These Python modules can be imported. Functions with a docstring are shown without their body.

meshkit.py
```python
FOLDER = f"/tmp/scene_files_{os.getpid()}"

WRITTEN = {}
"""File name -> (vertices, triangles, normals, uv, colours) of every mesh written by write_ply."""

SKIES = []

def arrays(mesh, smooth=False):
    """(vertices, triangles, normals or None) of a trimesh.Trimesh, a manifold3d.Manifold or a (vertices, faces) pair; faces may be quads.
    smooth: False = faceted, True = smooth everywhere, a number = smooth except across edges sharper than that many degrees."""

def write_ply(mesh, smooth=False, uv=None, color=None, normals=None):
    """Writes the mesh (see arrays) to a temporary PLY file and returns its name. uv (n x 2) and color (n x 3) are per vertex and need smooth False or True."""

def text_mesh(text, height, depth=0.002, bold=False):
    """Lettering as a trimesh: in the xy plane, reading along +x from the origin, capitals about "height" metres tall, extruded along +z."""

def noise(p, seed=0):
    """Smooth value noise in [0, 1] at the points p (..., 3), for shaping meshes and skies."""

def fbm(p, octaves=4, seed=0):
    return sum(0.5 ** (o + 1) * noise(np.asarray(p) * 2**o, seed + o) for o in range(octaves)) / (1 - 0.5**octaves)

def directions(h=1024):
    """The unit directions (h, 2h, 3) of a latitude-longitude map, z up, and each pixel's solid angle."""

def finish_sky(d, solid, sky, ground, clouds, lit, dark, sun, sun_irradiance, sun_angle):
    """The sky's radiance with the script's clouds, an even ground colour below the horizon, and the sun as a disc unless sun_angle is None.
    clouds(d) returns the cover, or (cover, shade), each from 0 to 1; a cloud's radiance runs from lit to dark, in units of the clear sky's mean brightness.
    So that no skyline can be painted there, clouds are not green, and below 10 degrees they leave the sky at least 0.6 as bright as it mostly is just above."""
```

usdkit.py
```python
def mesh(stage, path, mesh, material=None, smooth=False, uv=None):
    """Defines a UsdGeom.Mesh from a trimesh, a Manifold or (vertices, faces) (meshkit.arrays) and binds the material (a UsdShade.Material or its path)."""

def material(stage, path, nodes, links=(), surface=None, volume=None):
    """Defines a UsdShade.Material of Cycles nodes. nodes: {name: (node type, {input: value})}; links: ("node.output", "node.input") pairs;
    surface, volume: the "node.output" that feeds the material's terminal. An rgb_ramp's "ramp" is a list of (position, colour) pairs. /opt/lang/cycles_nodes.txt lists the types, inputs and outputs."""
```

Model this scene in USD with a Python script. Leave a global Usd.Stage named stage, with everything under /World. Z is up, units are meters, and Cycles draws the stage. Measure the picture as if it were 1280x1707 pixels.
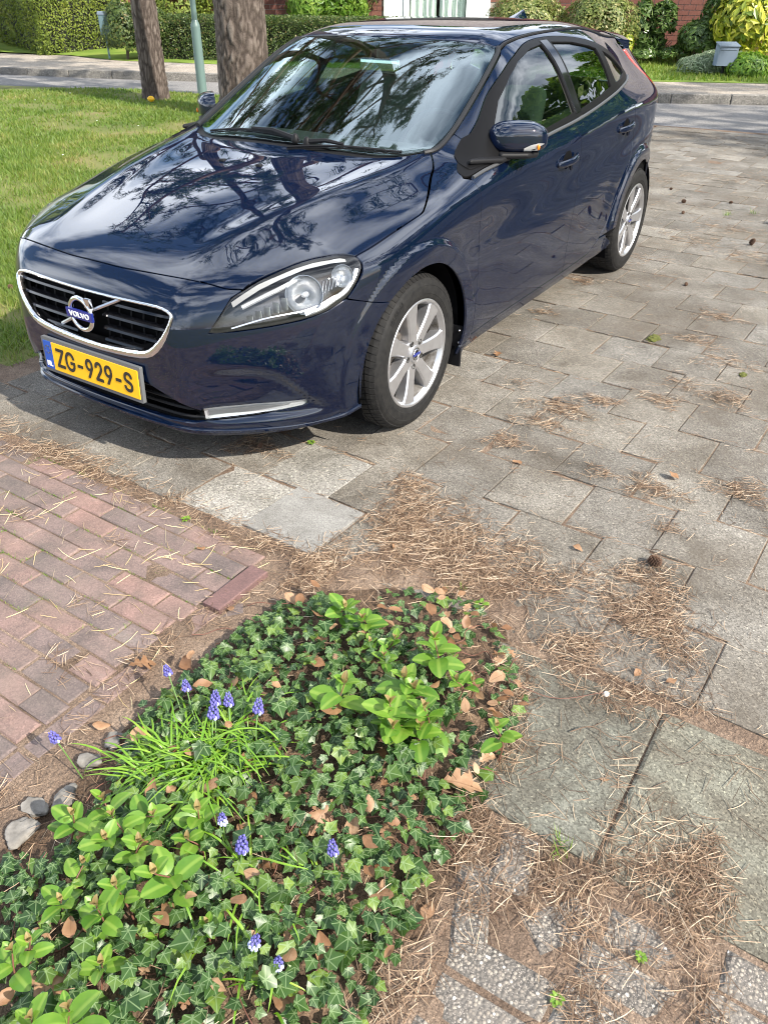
import math, random
import numpy as np, trimesh, manifold3d as m3, usdkit, meshkit
from scipy.interpolate import PchipInterpolator, CubicSpline
from scipy.spatial import cKDTree
import shapely
from shapely.geometry import Polygon, box as sbox, LineString, Point
from shapely import affinity
from pxr import Usd, UsdGeom, UsdLux, UsdShade, Sdf, Gf, Vt

stage = Usd.Stage.CreateInMemory()
UsdGeom.SetStageUpAxis(stage, 'Z'); UsdGeom.SetStageMetersPerUnit(stage, 1.0)
W_ = UsdGeom.Xform.Define(stage, '/World')
UsdGeom.Scope.Define(stage, '/World/Looks')
_T = Sdf.ValueTypeNames

# ---------------- camera, sky, sun, exposure ----------------
EYE = (2.54493, 2.36636, 1.54699)
YAW, PITCH, ROLL, FPX = 3.717222, -0.597071, 0.0100485, 1288.66
cam = UsdGeom.Camera.Define(stage, '/World/Camera')
f_ = np.array([math.cos(YAW) * math.cos(PITCH), math.sin(YAW) * math.cos(PITCH), math.sin(PITCH)])
r_ = np.cross(f_, [0, 0, 1]); r_ /= np.linalg.norm(r_); u_ = np.cross(r_, f_)
r2 = math.cos(ROLL) * r_ + math.sin(ROLL) * u_; u2 = -math.sin(ROLL) * r_ + math.cos(ROLL) * u_
cam.AddTransformOp().Set(Gf.Matrix4d(*r2, 0, *u2, 0, *(-f_), 0, *EYE, 1))
cam.CreateHorizontalApertureAttr(36.0); cam.CreateVerticalApertureAttr(48.0)
cam.CreateFocalLengthAttr(36.0 * FPX / 1280)
cam.CreateExposureAttr(1.05)

SUN_EL = math.radians(40.0)
SUN_AZ = np.array([.14, .99]); SUN_AZ /= np.linalg.norm(SUN_AZ)
SUN = np.array([SUN_AZ[0] * math.cos(SUN_EL), SUN_AZ[1] * math.cos(SUN_EL), math.sin(SUN_EL)])
sun = UsdLux.DistantLight.Define(stage, '/World/sun')
sun.CreateIntensityAttr(1.25); sun.CreateAngleAttr(0.55); sun.CreateColorAttr(Gf.Vec3f(1.0, .93, .82)); sun.CreateNormalizeAttr(True)
zz = SUN; xx = np.cross([0, 0, 1], zz); xx /= np.linalg.norm(xx); yy = np.cross(zz, xx)
sun.AddTransformOp().Set(Gf.Matrix4d(*xx, 0, *yy, 0, *zz, 0, 0, 0, 30, 1))
sky = usdkit.material(stage, '/World/Looks/sky', {
    's': ('sky_texture', {'sky_type': 'single_scattering', 'sun_disc': False, 'sun_elevation': SUN_EL, 'sun_rotation': math.atan2(SUN[0], SUN[1]), 'air_density': 1.0, 'aerosol_density': 1.5}),
    'tc': ('texture_coordinate', {}), 'mp': ('mapping', {'scale': (1.0, 1.0, 1.9), 'location': (.35, .2, .1)}),
    'n': ('noise_texture', {'scale': 2.1, 'detail': 7.0, 'roughness': .55, 'distortion': .35}),
    'r': ('rgb_ramp', {'ramp': [(0, (0, 0, 0)), (.44, (0, 0, 0)), (.60, (.85, .85, .85)), (1, (1, 1, 1))]}),
    'n2': ('noise_texture', {'scale': 4.5, 'detail': 5.0}),
    'cr': ('rgb_ramp', {'ramp': [(0, (12.5, 13.8, 16.0)), (.45, (17.2, 18.4, 20.2)), (1, (24.5, 25.2, 26.2))]}),
    'm': ('mix_color', {}), 'bg': ('background_shader', {'strength': 0.10})},
    [('tc.generated', 'mp.vector'), ('mp.vector', 'n.vector'), ('mp.vector', 'n2.vector'), ('n.fac', 'r.fac'), ('n2.fac', 'cr.fac'), ('r.color', 'm.fac'), ('s.color', 'm.a'), ('cr.color', 'm.b'), ('m.result', 'bg.color')],
    surface='bg.background')
dome = UsdLux.DomeLight.Define(stage, '/World/sky')
UsdShade.MaterialBindingAPI.Apply(dome.GetPrim()).Bind(sky)
dome.GetPrim().SetCustomDataByKey('kind', 'structure')

# ---------------- helpers ----------------
USED = {}
def numbered(path):
    k = USED.get(path, 0); USED[path] = k + 1
    return path if k == 0 else '%s_%03d' % (path, k)
def tag(path, label=None, cat=None, group=None, kind=None):
    p = stage.GetPrimAtPath(path)
    for k, v in (('label', label), ('category', cat), ('group', group), ('kind', kind)):
        if v: p.SetCustomDataByKey(k, v)
def bind(prim, mat): UsdShade.MaterialBindingAPI.Apply(prim).Bind(UsdShade.Material.Get(stage, '/World/Looks/' + mat))
def put(parent, name, mesh, mat, normals=None, smooth=False, label=None, kind=None, cat=None, group=None, isl=None, colors=None):
    path = numbered(parent + '/' + name)
    if normals is not None:
        v, f = mesh; n = normals
    else:
        v, f, n = meshkit.arrays(mesh, smooth)
    m = UsdGeom.Mesh.Define(stage, path)
    m.CreatePointsAttr(Vt.Vec3fArray.FromNumpy(np.ascontiguousarray(v, np.float32)))
    m.CreateFaceVertexCountsAttr(Vt.IntArray.FromNumpy(np.full(len(f), f.shape[1], np.int32)))
    m.CreateFaceVertexIndicesAttr(Vt.IntArray.FromNumpy(np.ascontiguousarray(f, np.int32).ravel()))
    m.CreateSubdivisionSchemeAttr('none')
    if n is not None:
        m.CreateNormalsAttr(Vt.Vec3fArray.FromNumpy(np.ascontiguousarray(n, np.float32))); m.SetNormalsInterpolation('vertex')
    isl = isl or (getattr(mesh, 'metadata', None) or {}).get('isl')
    if isl and colors is None:      # every leaf, blade, needle or brick of a mesh gets a tone of its own
        k = len(v) // isl; colors = np.repeat(np.random.default_rng(len(v) + len(path)).uniform(0, 1, k), isl)[:, None] * np.ones(3)
    if colors is not None:
        UsdGeom.PrimvarsAPI(m).CreatePrimvar('tone', _T.Color3fArray, 'vertex').Set(Vt.Vec3fArray.FromNumpy(np.ascontiguousarray(colors, np.float32)))
    bind(m.GetPrim(), mat)
    tag(path, label, cat, group, kind)
    return path
def thing(name, label, cat, group=None, loc=(0, 0, 0), rotz=0., kind=None):
    path = numbered('/World/' + name)
    x = UsdGeom.Xform.Define(stage, path)
    x.AddTranslateOp().Set(Gf.Vec3d(*map(float, loc))); x.AddRotateZOp().Set(math.degrees(rotz))
    tag(path, label, cat, group, kind)
    return path
def copy(src, label, group=None, loc=(0, 0, 0), rotz=0., scale=None, tilt=None):
    name = src.rsplit('/', 1)[1]
    name = name[:-4] if name[-3:].isdigit() else name
    path = numbered('/World/' + name)
    x = UsdGeom.Xform.Define(stage, path)
    x.AddTranslateOp().Set(Gf.Vec3d(*map(float, loc)))
    x.AddRotateZOp().Set(math.degrees(rotz))
    if tilt: x.AddRotateXOp().Set(math.degrees(tilt))
    if scale: x.AddScaleOp().Set(Gf.Vec3f(*scale))
    x.SetXformOpOrder(x.GetOrderedXformOps())
    x.GetPrim().GetReferences().AddInternalReference(src)
    x.GetPrim().SetInstanceable(True)
    was = stage.GetPrimAtPath(src).GetCustomData()
    tag(path, label, was.get('category'), group or was.get('group'))
    return path
def cat_(meshes): return trimesh.util.concatenate([m for m in meshes if m is not None])
def TM(v, f): return trimesh.Trimesh(v, f, process=False)
def box(c, s, R=None):
    b = trimesh.creation.box(s)
    if R is not None: b.apply_transform(R)
    b.apply_translation(c); return b
def rbox(c, s, r=.01, seg=8):
    s = np.array(s, float); r = min(r, s.min() / 2 * .98); h = s / 2 - r
    ms = [m3.Manifold.sphere(r, seg).translate((a * h[0], b * h[1], d * h[2])) for a in (-1, 1) for b in (-1, 1) for d in (-1, 1)]
    m = m3.Manifold.batch_hull(ms).to_mesh()
    t = TM(np.array(m.vert_properties[:, :3], float), np.array(m.tri_verts)); t.apply_translation(c); return t
def man(m):
    m = m.to_mesh(); return TM(np.array(m.vert_properties[:, :3], float), np.array(m.tri_verts))
def hull_balls(balls, seg=12):
    return man(m3.Manifold.batch_hull([m3.Manifold.sphere(r, seg).translate(tuple(map(float, c))) for c, r in balls]))
def tube(pts, rad, sides=8, caps=True):
    pts = np.asarray(pts, float); n = len(pts); rad = np.broadcast_to(np.asarray(rad, float), (n,))
    t = np.gradient(pts, axis=0); t /= np.maximum(np.linalg.norm(t, axis=1, keepdims=True), 1e-9)
    ref = np.array([0, 0, 1.]) if abs(t[0, 2]) < .9 else np.array([1., 0, 0])
    V = []; u = np.cross(t[0], ref); u /= np.linalg.norm(u)
    for i in range(n):
        u = u - t[i] * (u @ t[i]); u /= np.linalg.norm(u); w = np.cross(t[i], u)
        a = np.arange(sides) / sides * 2 * np.pi
        V.append(pts[i] + rad[i] * (np.cos(a)[:, None] * u + np.sin(a)[:, None] * w))
    V = np.vstack(V); F = []
    for i in range(n - 1):
        for j in range(sides):
            a, b = i * sides + j, i * sides + (j + 1) % sides
            F += [(a, b, b + sides), (a, b + sides, a + sides)]
    if caps:
        V = np.vstack([V, pts[:1], pts[-1:]]); e = n * sides
        for j in range(sides):
            F += [(e, (j + 1) % sides, j), (e + 1, (n - 1) * sides + j, (n - 1) * sides + (j + 1) % sides)]
    return TM(V, np.array(F))
def lathe(prof, seg=64, axis='y'):
    """prof: (r, h) pairs about the axis"""
    prof = np.array(prof, float); a = np.arange(seg) / seg * 2 * np.pi
    c, s = np.cos(a)[:, None], np.sin(a)[:, None]; r, h = prof[:, 0][None], prof[:, 1][None] + 0 * c
    P = np.stack([r * s, h, r * c], -1) if axis == 'y' else np.stack([r * c, r * s, h], -1)
    k = len(prof); V = P.reshape(-1, 3); F = []
    for i in range(seg):
        for j in range(k - 1):
            p, q = i * k + j, (i + 1) % seg * k + j
            F += [(p, q, q + 1), (p, q + 1, p + 1)]
    return TM(V, np.array(F))
def flip(m): m = m.copy(); m.faces = m.faces[:, ::-1]; return m
def mirror(m):
    m = m.copy(); m.vertices = m.vertices * [1, -1, 1]; m.faces = m.faces[:, ::-1]; return m
def extr(poly, h):
    g = [poly] if poly.geom_type == 'Polygon' else list(poly.geoms)
    return cat_([trimesh.creation.extrude_polygon(p, h, engine='earcut') for p in g])
def frame(o, x, y):
    x = np.array(x, float); x /= np.linalg.norm(x); z = np.cross(x, y); z /= np.linalg.norm(z); y = np.cross(z, x)
    M = np.eye(4); M[:3, 0], M[:3, 1], M[:3, 2], M[:3, 3] = x, y, z, o; return M
def catmull(pts, n=8, closed=False):
    pts = np.asarray(pts, float)
    P = np.vstack([pts[-1:], pts, pts[:2]]) if closed else np.vstack([2 * pts[0] - pts[1], pts, 2 * pts[-1] - pts[-2]])
    out = []
    for i in range(1, len(P) - 2):
        p0, p1, p2, p3 = P[i - 1:i + 3]
        for t in np.arange(n) / n:
            out.append(.5 * (2 * p1 + (p2 - p0) * t + (2 * p0 - 5 * p1 + 4 * p2 - p3) * t * t + (3 * p1 - p0 - 3 * p2 + p3) * t ** 3))
    if not closed: out.append(pts[-1])
    return np.array(out)
rng = np.random.default_rng(5)

# ---------------- materials ----------------
def mat(name, nodes, links, surface): return usdkit.material(stage, '/World/Looks/' + name, nodes, links, surface=surface)
def plain(name, col, rough=.5, metal=0., coat=0., spec=.5, **kw):
    return mat(name, {'p': ('principled_bsdf', {'base_color': col, 'roughness': rough, 'metallic': metal, 'coat_weight': coat, 'specular_ior_level': spec, **kw})}, [], 'p.BSDF')
def noisy(name, c1, c2, scale, rough=.8, bump=0., bscale=None, detail=5., metal=0., spec=.3, lo=.35, hi=.65, dist=.002):
    return mat(name, {'g': ('geometry', {}), 'n': ('noise_texture', {'scale': scale, 'detail': detail, 'roughness': .6}), 'r': ('rgb_ramp', {'ramp': [(lo, c1), (hi, c2)]}),
                      'b': ('noise_texture', {'scale': bscale or scale * 3, 'detail': 4.}), 'bm': ('bump', {'strength': bump, 'distance': dist}),
                      'p': ('principled_bsdf', {'roughness': rough, 'metallic': metal, 'specular_ior_level': spec})},
               [('g.position', 'n.vector'), ('g.position', 'b.vector'), ('n.fac', 'r.fac'), ('r.color', 'p.base_color'), ('b.fac', 'bm.height'), ('bm.normal', 'p.normal')], 'p.BSDF')
mat('paint', {'g': ('geometry', {}), 'n': ('noise_texture', {'scale': 900., 'detail': 1.}), 'r': ('rgb_ramp', {'ramp': [(.35, (.0007, .0025, .0086)), (.75, (.0014, .0047, .0160))]}),
              'p': ('principled_bsdf', {'metallic': .0, 'roughness': .45, 'coat_weight': 1., 'coat_roughness': .012, 'coat_ior': 1.68, 'specular_ior_level': .0})},
    [('g.position', 'n.vector'), ('n.fac', 'r.fac'), ('r.color', 'p.base_color')], 'p.BSDF')
plain('black_plastic', (.010, .010, .011), .5, spec=.16)
plain('dark_plastic', (.014, .0145, .016), .45, spec=.2)
plain('gloss_black', (.005, .005, .006), .08)
plain('liner', (.004, .004, .0045), .95, spec=.05)
plain('chrome', (.74, .74, .75), .10, 1.)
plain('reflector', (.62, .63, .64), .26, 1.)
plain('satin_chrome', (.62, .62, .63), .22, 1.)
plain('mirror_glass', (.75, .78, .8), .01, 1.)
noisy('tyre', (.008, .008, .0085), (.017, .0165, .016), 40., .7, .3, 300., spec=.2)
noisy('alloy', (.46, .46, .475), (.53, .53, .545), 25., .30, .0, metal=.85, spec=.5)
noisy('alloy_dirty', (.10, .088, .072), (.30, .29, .28), 30., .55, .0, metal=.6)
noisy('brake', (.10, .085, .07), (.22, .2, .18), 60., .5, metal=.7)
plain('steel_bolt', (.12, .12, .12), .4, 1.)
plain('plate_yellow', (.80, .43, .008), .35)
plain('plate_blue', (.01, .07, .36), .35)
plain('plate_frame', (.10, .105, .11), .4)
plain('ink_black', (.01, .01, .01), .35)
plain('white_ink', (.75, .76, .78), .4)
plain('emblem_blue', (.012, .022, .16), .2, coat=.7)
plain('seat_fabric', (.20, .195, .185), .85)
plain('dash', (.022, .023, .025), .7)
plain('belt_trim', (.05, .052, .055), .45)
plain('amber', (.75, .20, .01), .25)
plain('red_lens', (.42, .010, .008), .12, coat=.8)
def pane(name, tint, ior, rough=.0, gl=(1, 1, 1)):
    f0 = ((ior - 1) / (ior + 1)) ** 2      # the same share mirrored from either side of the pane (Schlick)
    return mat(name, {'t': ('transparent_bsdf', {'color': tint}), 'g': ('glossy_bsdf', {'color': gl, 'roughness': rough}), 'w': ('layer_weight', {'blend': .5}), 'p5': ('math', {'math_type': 'power', 'value2': 5.}), 'f': ('math', {'math_type': 'multiply_add', 'value2': 1 - f0, 'value3': f0}), 'm': ('mix_closure', {})},
               [('w.facing', 'p5.value1'), ('p5.value', 'f.value1'), ('f.value', 'm.fac'), ('t.BSDF', 'm.closure1'), ('g.BSDF', 'm.closure2')], 'm.closure')
pane('windscreen_glass', (.60, .74, .69), 2.35, gl=(.80, .93, 1.0))
pane('side_glass', (.25, .35, .28), 1.85)
pane('lamp_glass', (.93, .94, .95), 1.5)
mat('lamp_white', {'p': ('principled_bsdf', {'base_color': (.60, .61, .62), 'metallic': .55, 'roughness': .24})}, [], 'p.BSDF')

plain('lamp_dark', (.085, .086, .09), .30, .7)

plain('trim_black', (.006, .006, .0065), .4, spec=.06)
# ---- car body: one implicit surface B(p)=0 (inside negative); panels are cut from it
def sp(xs, ys, s=0.):
    p = PchipInterpolator(np.array(xs, float), np.array(ys, float), extrapolate=True)
    if not s: return p
    # rounded: the curve averaged over a width s, so that its curvature has no steps
    a, b = xs[0] - s, xs[-1] + s; t = np.linspace(a, b, 240); w = np.linspace(-2, 2, 25); g = np.exp(-w * w); g /= g.sum()
    return CubicSpline(t, sum(k * p(np.clip(t + u * s, xs[0], xs[-1])) for k, u in zip(g, w)))
def smax(a, b, k):
    h = np.maximum(k - np.abs(a - b), 0) / k
    return np.maximum(a, b) + h * h * h * k / 6
def smin(a, b, k): return -smax(-a, -b, k)
def sstep(a, b, x):
    t = np.clip((x - a) / (b - a), 0, 1)
    return t * t * (3 - 2 * t)
HC = CubicSpline([-1.2, -.6, -.25, 0, .3, .55, .7, .80, .88, 1.0], [1.12, 1.055, .985, .945, .888, .825, .780, .735, .68, .56])   # bonnet centre line
DROP = sp([0, .2, .4, .5, .56, .65, .75, .81, .87, .95, 1.1], [0, .004, .017, .028, .040, .064, .098, .124, .166, .25, .45], 0.03)
ROOF = CubicSpline([-3.6, -3.2, -3.0, -2.6, -2.1, -1.6, -1.1, -.6, .2], [1.16, 1.280, 1.322, 1.374, 1.414, 1.415, 1.383, 1.28, 1.02])
RDROP = sp([0, .2, .4, .55, .65, .75, .85], [0, .003, .011, .024, .055, .10, .16], 0.04)
WPLAN = sp([-3.7, -3.4, -3.15, -2.9, -2.6, -2.2, -1.5, -.5, -.2, 0, .2, .4, .6, .8, 1.0], [.50, .66, .755, .815, .850, .874, .884, .884, .882, .878, .866, .842, .80, .73, .62], 0.14)
ZS = sp([-3.4, -2.8, -2.1, -1.5, -.45, -.13, .1, .4, .8], [1.03, 1.01, .985, .935, .858, .842, .82, .77, .70], 0.15)      # shoulder crease height
WLOW = sp([0, .17, .24, .34, .5, .64, .76, .86, 1.1], [-.10, -.058, -.026, -.014, -.010, -.002, .004, .004, 0], 0.055)
NX = sp([.0, .15, .19, .24, .28, .32, .40, .48, .57, .64, .70, .75, .80, .9, 1.2], [.80, .832, .852, .866, .868, .880, .888, .885, .876, .860, .842, .825, .79, .70, .3])
NF = sp([0, .25, .38, .42, .46, .52, .60, .66, .72, .78, .82, .86, .90], [0, .006, .018, .034, .056, .098, .168, .228, .30, .39, .475, .59, .75], 0.02)
RX = sp([.0, .2, .45, .6, .75, .9, 1.0, 1.1, 1.25, 1.5], [-3.28, -3.40, -3.45, -3.445, -3.42, -3.39, -3.34, -3.27, -3.17, -3.0], 0.05)
RF = sp([0, .3, .5, .65, .75, .82, .90], [0, .03, .09, .16, .25, .36, .6], 0.04)
ZR = sp([0, .60, .66, .70, .73, .75, .80, .9], [.45, .448, .435, .41, .355, .30, .24, .2], .03)
RIDGE = sp([-.6, -.4, 0, .35, .6, .9], [.63, .615, .545, .43, .37, .31], .08)
def body(p):
    x, y, z = p[..., 0], np.abs(p[..., 1]), p[..., 2]
    yl = np.sqrt(y * y + .0004) - .02
    # top: bonnet and windscreen, roof
    hood = HC(x) - DROP(yl) * (1 - .30 * sstep(.35, -.25, x) + .45 * sstep(.35, .8, x))
    hood = hood + .011 * np.exp(-((yl - RIDGE(x)) / .075) ** 2) * sstep(.80, .45, x)
    wsx = -.185 - .62 * yl ** 2.2                                   # foot of the windscreen, in plan
    wind = .985 - .02 * yl - (x - wsx) * (.455 + .03 * yl)
    top = smin(ROOF(x) - RDROP(yl), wind, .10)
    T = smax(hood, top, .02)
    # side
    zs = ZS(x)
    up = np.maximum(z - zs, 0)
    bend = .10 * (np.sqrt((up / .10) ** 2 + .05) - .05 ** .5)
    W = WPLAN(x) + WLOW(z) - .50 * bend - .05 * sstep(.95, 1.4, z) - .085 * sstep(-2.05, -2.7, x) * sstep(.98, 1.22, z)
    W = W - .010 * np.exp(-((z - (zs - .17)) / .10) ** 2) * sstep(.2, -.4, x) * sstep(-2.9, -2.2, x)
    for hx in (0., -2.647):
        r = np.hypot(x - hx, z - .315)
        W = W + (.018 if hx == 0 else .022) * sstep(.455, .43, r) * sstep(.92, .70, z)
        W = W + .008 * sstep(.70, .43, r) * sstep(1.0, .75, z)
    N = NX(z) - NF(yl)
    zr = ZR(y)
    N = N - .024 * sstep(-.022, .040, zr - z) * sstep(.42, .54, y) * sstep(.232, .268, z)
    R_ = -RX(z) - RF(yl)
    a = smax(z - T, (y - W) * .96, .10)
    a = smax(a, (x - N) * .92, .10)
    a = smax(a, (-x - R_) * .95, .10)
    return a
def grad(p, e=1.5e-3, f=None):
    f = f or body
    g = np.stack([f(p + e * np.eye(3)[i]) - f(p - e * np.eye(3)[i]) for i in range(3)], -1)
    return g / np.maximum(np.linalg.norm(g, axis=-1, keepdims=True), 1e-12)
def shoot(o, d, t0=0., t1=3., n=160, f=None):
    """first crossing from outside to inside along o+t*d (t0 outside)"""
    f = f or body
    o, d = np.broadcast_arrays(np.asarray(o, float), np.asarray(d, float))
    ts = np.linspace(t0, t1, n)
    lo = np.full(len(o), np.nan); hi = lo.copy(); mn = np.full(len(o), 9.); tm = lo.copy(); done = np.zeros(len(o), bool)
    prev = np.full(len(o), t0)
    for t in ts:
        v = f(o + t * d)
        b = v < mn; mn = np.where(b, v, mn); tm = np.where(b, t, tm)
        new = (v < 0) & ~done
        lo = np.where(new, prev, lo); hi = np.where(new, t, hi); done |= new
        prev = np.full(len(o), t)
    lo = np.where(done, lo, tm); hi = np.where(done, hi, tm)
    for _ in range(32):
        m = (lo + hi) / 2
        ins = f(o + m[:, None] * d) < 0
        hi = np.where(ins, m, hi); lo = np.where(ins, lo, m)
    return o + hi[:, None] * d, done, mn

# ================= the car =================
CAR = thing('parked_car', 'dark navy blue five door hatchback parked on the grey slabs', 'car')
class Dom:
    def __init__(s, kind, **k): s.kind = kind; s.__dict__.update(k)
    def ray(s, uv):
        u, v = uv[:, 0], uv[:, 1]
        if s.kind == 'side': return np.stack([u, 0 * u + 1.25, v], 1), np.array([0, -1., 0])
        if s.kind == 'top': return np.stack([u, v, 0 * u + 1.7], 1), np.array([0, 0, -1.])
        if s.kind == 'cyl':
            a = u / s.r; d = np.stack([np.cos(a), np.sin(a), 0 * a], 1)
            return np.array([s.ax, 0, 0]) + d * s.far + np.stack([0 * a, 0 * a, v], 1), -d
        if s.kind == 'lin':
            return s.o + u[:, None] * s.e1 + v[:, None] * s.e2 + s.D * 1.3, -s.D
    def uv(s, p):
        p = np.atleast_2d(np.asarray(p, float))
        if s.kind == 'side': return p[:, [0, 2]]
        if s.kind == 'top': return p[:, :2]
        if s.kind == 'cyl': return np.stack([np.arctan2(p[:, 1], p[:, 0] - s.ax) * s.r if s.r > 0 else np.arctan2(p[:, 1], -(p[:, 0] - s.ax)) * -s.r, p[:, 2]], 1)
        q = p - s.o; return np.stack([q @ s.e1, q @ s.e2], 1)
def lin(D, o=(0, 0, 0)):
    D = np.array(D, float); D /= np.linalg.norm(D); e1 = np.cross([0, 0, 1.], D); e1 /= np.linalg.norm(e1); e2 = np.cross(D, e1)
    return Dom('lin', D=D, e1=e1, e2=e2, o=np.array(o, float))
SIDE, TOP, CYL = Dom('side'), Dom('top'), Dom('cyl', ax=-.25, r=1.05, far=1.9)
DIAG = lin((0, .80, .60)); HEAD = lin((.58, .66, .47)); FRT = lin((1, 0, 0))
class RearDom(Dom):
    def ray(s, uv):
        a = uv[:, 0] / 1.0; d = np.stack([-np.cos(a), np.sin(a), 0 * a], 1)
        return np.array([-2.3, 0, 0]) + d * 2. + np.stack([0 * a, 0 * a, uv[:, 1]], 1), -d
    def uv(s, p):
        p = np.atleast_2d(np.asarray(p, float)); return np.stack([np.arctan2(p[:, 1], -(p[:, 0] + 2.3)), p[:, 2]], 1)
REAR = RearDom('rear')
def surf(dom, uv, f=None):
    o, d = dom.ray(uv); p, ok, _ = shoot(o, d, 0., 2.6, 70, f); return p
def cells(poly, h):
    x0, y0, x1, y1 = poly.bounds; shapely.prepare(poly); V = {}; P = []; F = []
    def vid(a, b):
        k = (round(a, 6), round(b, 6))
        if k not in V: V[k] = len(P); P.append(k)
        return V[k]
    i0, i1, j0, j1 = math.floor(x0 / h), math.ceil(x1 / h), math.floor(y0 / h), math.ceil(y1 / h)
    II, JJ = np.meshgrid(np.arange(i0, i1), np.arange(j0, j1), indexing='ij'); II, JJ = II.ravel(), JJ.ravel()
    B = shapely.box(II * h, JJ * h, (II + 1) * h, (JJ + 1) * h)
    inside = shapely.contains_properly(poly, B); touch = shapely.intersects(poly, B) & ~inside
    for i, j in zip(II[inside], JJ[inside]):
        a, b, c, d = vid(i * h, j * h), vid((i + 1) * h, j * h), vid((i + 1) * h, (j + 1) * h), vid(i * h, (j + 1) * h)
        F += [(a, b, c), (a, c, d)]
    for g in shapely.intersection(poly, B[touch]):
        for q in getattr(g, 'geoms', [g]):
            if q.geom_type != 'Polygon' or q.area < 1e-9: continue
            v, f = trimesh.creation.triangulate_polygon(q, engine='earcut')
            ids = [vid(*p) for p in v]
            for t in f:
                a, b, c = ids[t[0]], ids[t[1]], ids[t[2]]
                if len({a, b, c}) < 3: continue
                pa, pb, pc = P[a], P[b], P[c]
                if (pb[0] - pa[0]) * (pc[1] - pa[1]) - (pb[1] - pa[1]) * (pc[0] - pa[0]) < 0: b, c = c, b
                F.append((a, b, c))
    return np.array(P), np.array(F)
def panel(poly, dom, h=.024, thick=.012, gap=.0022, lift=0., f=None):
    """(vertices, faces, normals) of one body panel: the outer skin and a flange turned in all round its edge"""
    poly = poly.buffer(-gap, join_style=2) if gap else poly
    if poly.geom_type != 'Polygon': poly = max(poly.geoms, key=lambda g: g.area)
    uv, F = cells(poly, h)
    P = surf(dom, uv, f); N = grad(P, f=f)
    o, d = dom.ray(uv[:1]); 
    t = np.cross(P[F[:, 1]] - P[F[:, 0]], P[F[:, 2]] - P[F[:, 0]])
    bad = (t * N[F].mean(1)).sum(1) < 0
    F[bad] = F[bad][:, ::-1]
    P = P + lift * N
    V, NN, FF = [P], [N], [F]
    if thick:
        e = np.vstack([F[:, [0, 1]], F[:, [1, 2]], F[:, [2, 0]]]); key = np.sort(e, 1)
        _, inv, cnt = np.unique(key, axis=0, return_inverse=True, return_counts=True)
        be = e[cnt[inv.ravel()] == 1]; a, b = P[be[:, 0]], P[be[:, 1]]
        out = np.cross(b - a, N[be].mean(1)); out /= np.maximum(np.linalg.norm(out, axis=1, keepdims=True), 1e-9)
        na, nb = N[be[:, 0]], N[be[:, 1]]; k = len(P); m = len(be); i = np.arange(m)
        # average the outward direction at shared edge points, for a smooth rolled edge
        acc = np.zeros_like(P); np.add.at(acc, be[:, 0], out); np.add.at(acc, be[:, 1], out); acc /= np.maximum(np.linalg.norm(acc, axis=1, keepdims=True), 1e-9)
        oa, ob = acc[be[:, 0]], acc[be[:, 1]]
        V += [a, b, b - nb * thick, a - na * thick]
        h1 = (na + oa); h1 /= np.linalg.norm(h1, axis=1, keepdims=True); h2 = (nb + ob); h2 /= np.linalg.norm(h2, axis=1, keepdims=True)
        NN += [h1, h2, ob, oa]
        q = np.stack([k + i, k + 3 * m + i, k + 2 * m + i, k + m + i], 1)
        FF += [q[:, [0, 1, 2]], q[:, [0, 2, 3]]]
    return np.vstack(V), np.vstack(FF), np.vstack(NN)
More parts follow.
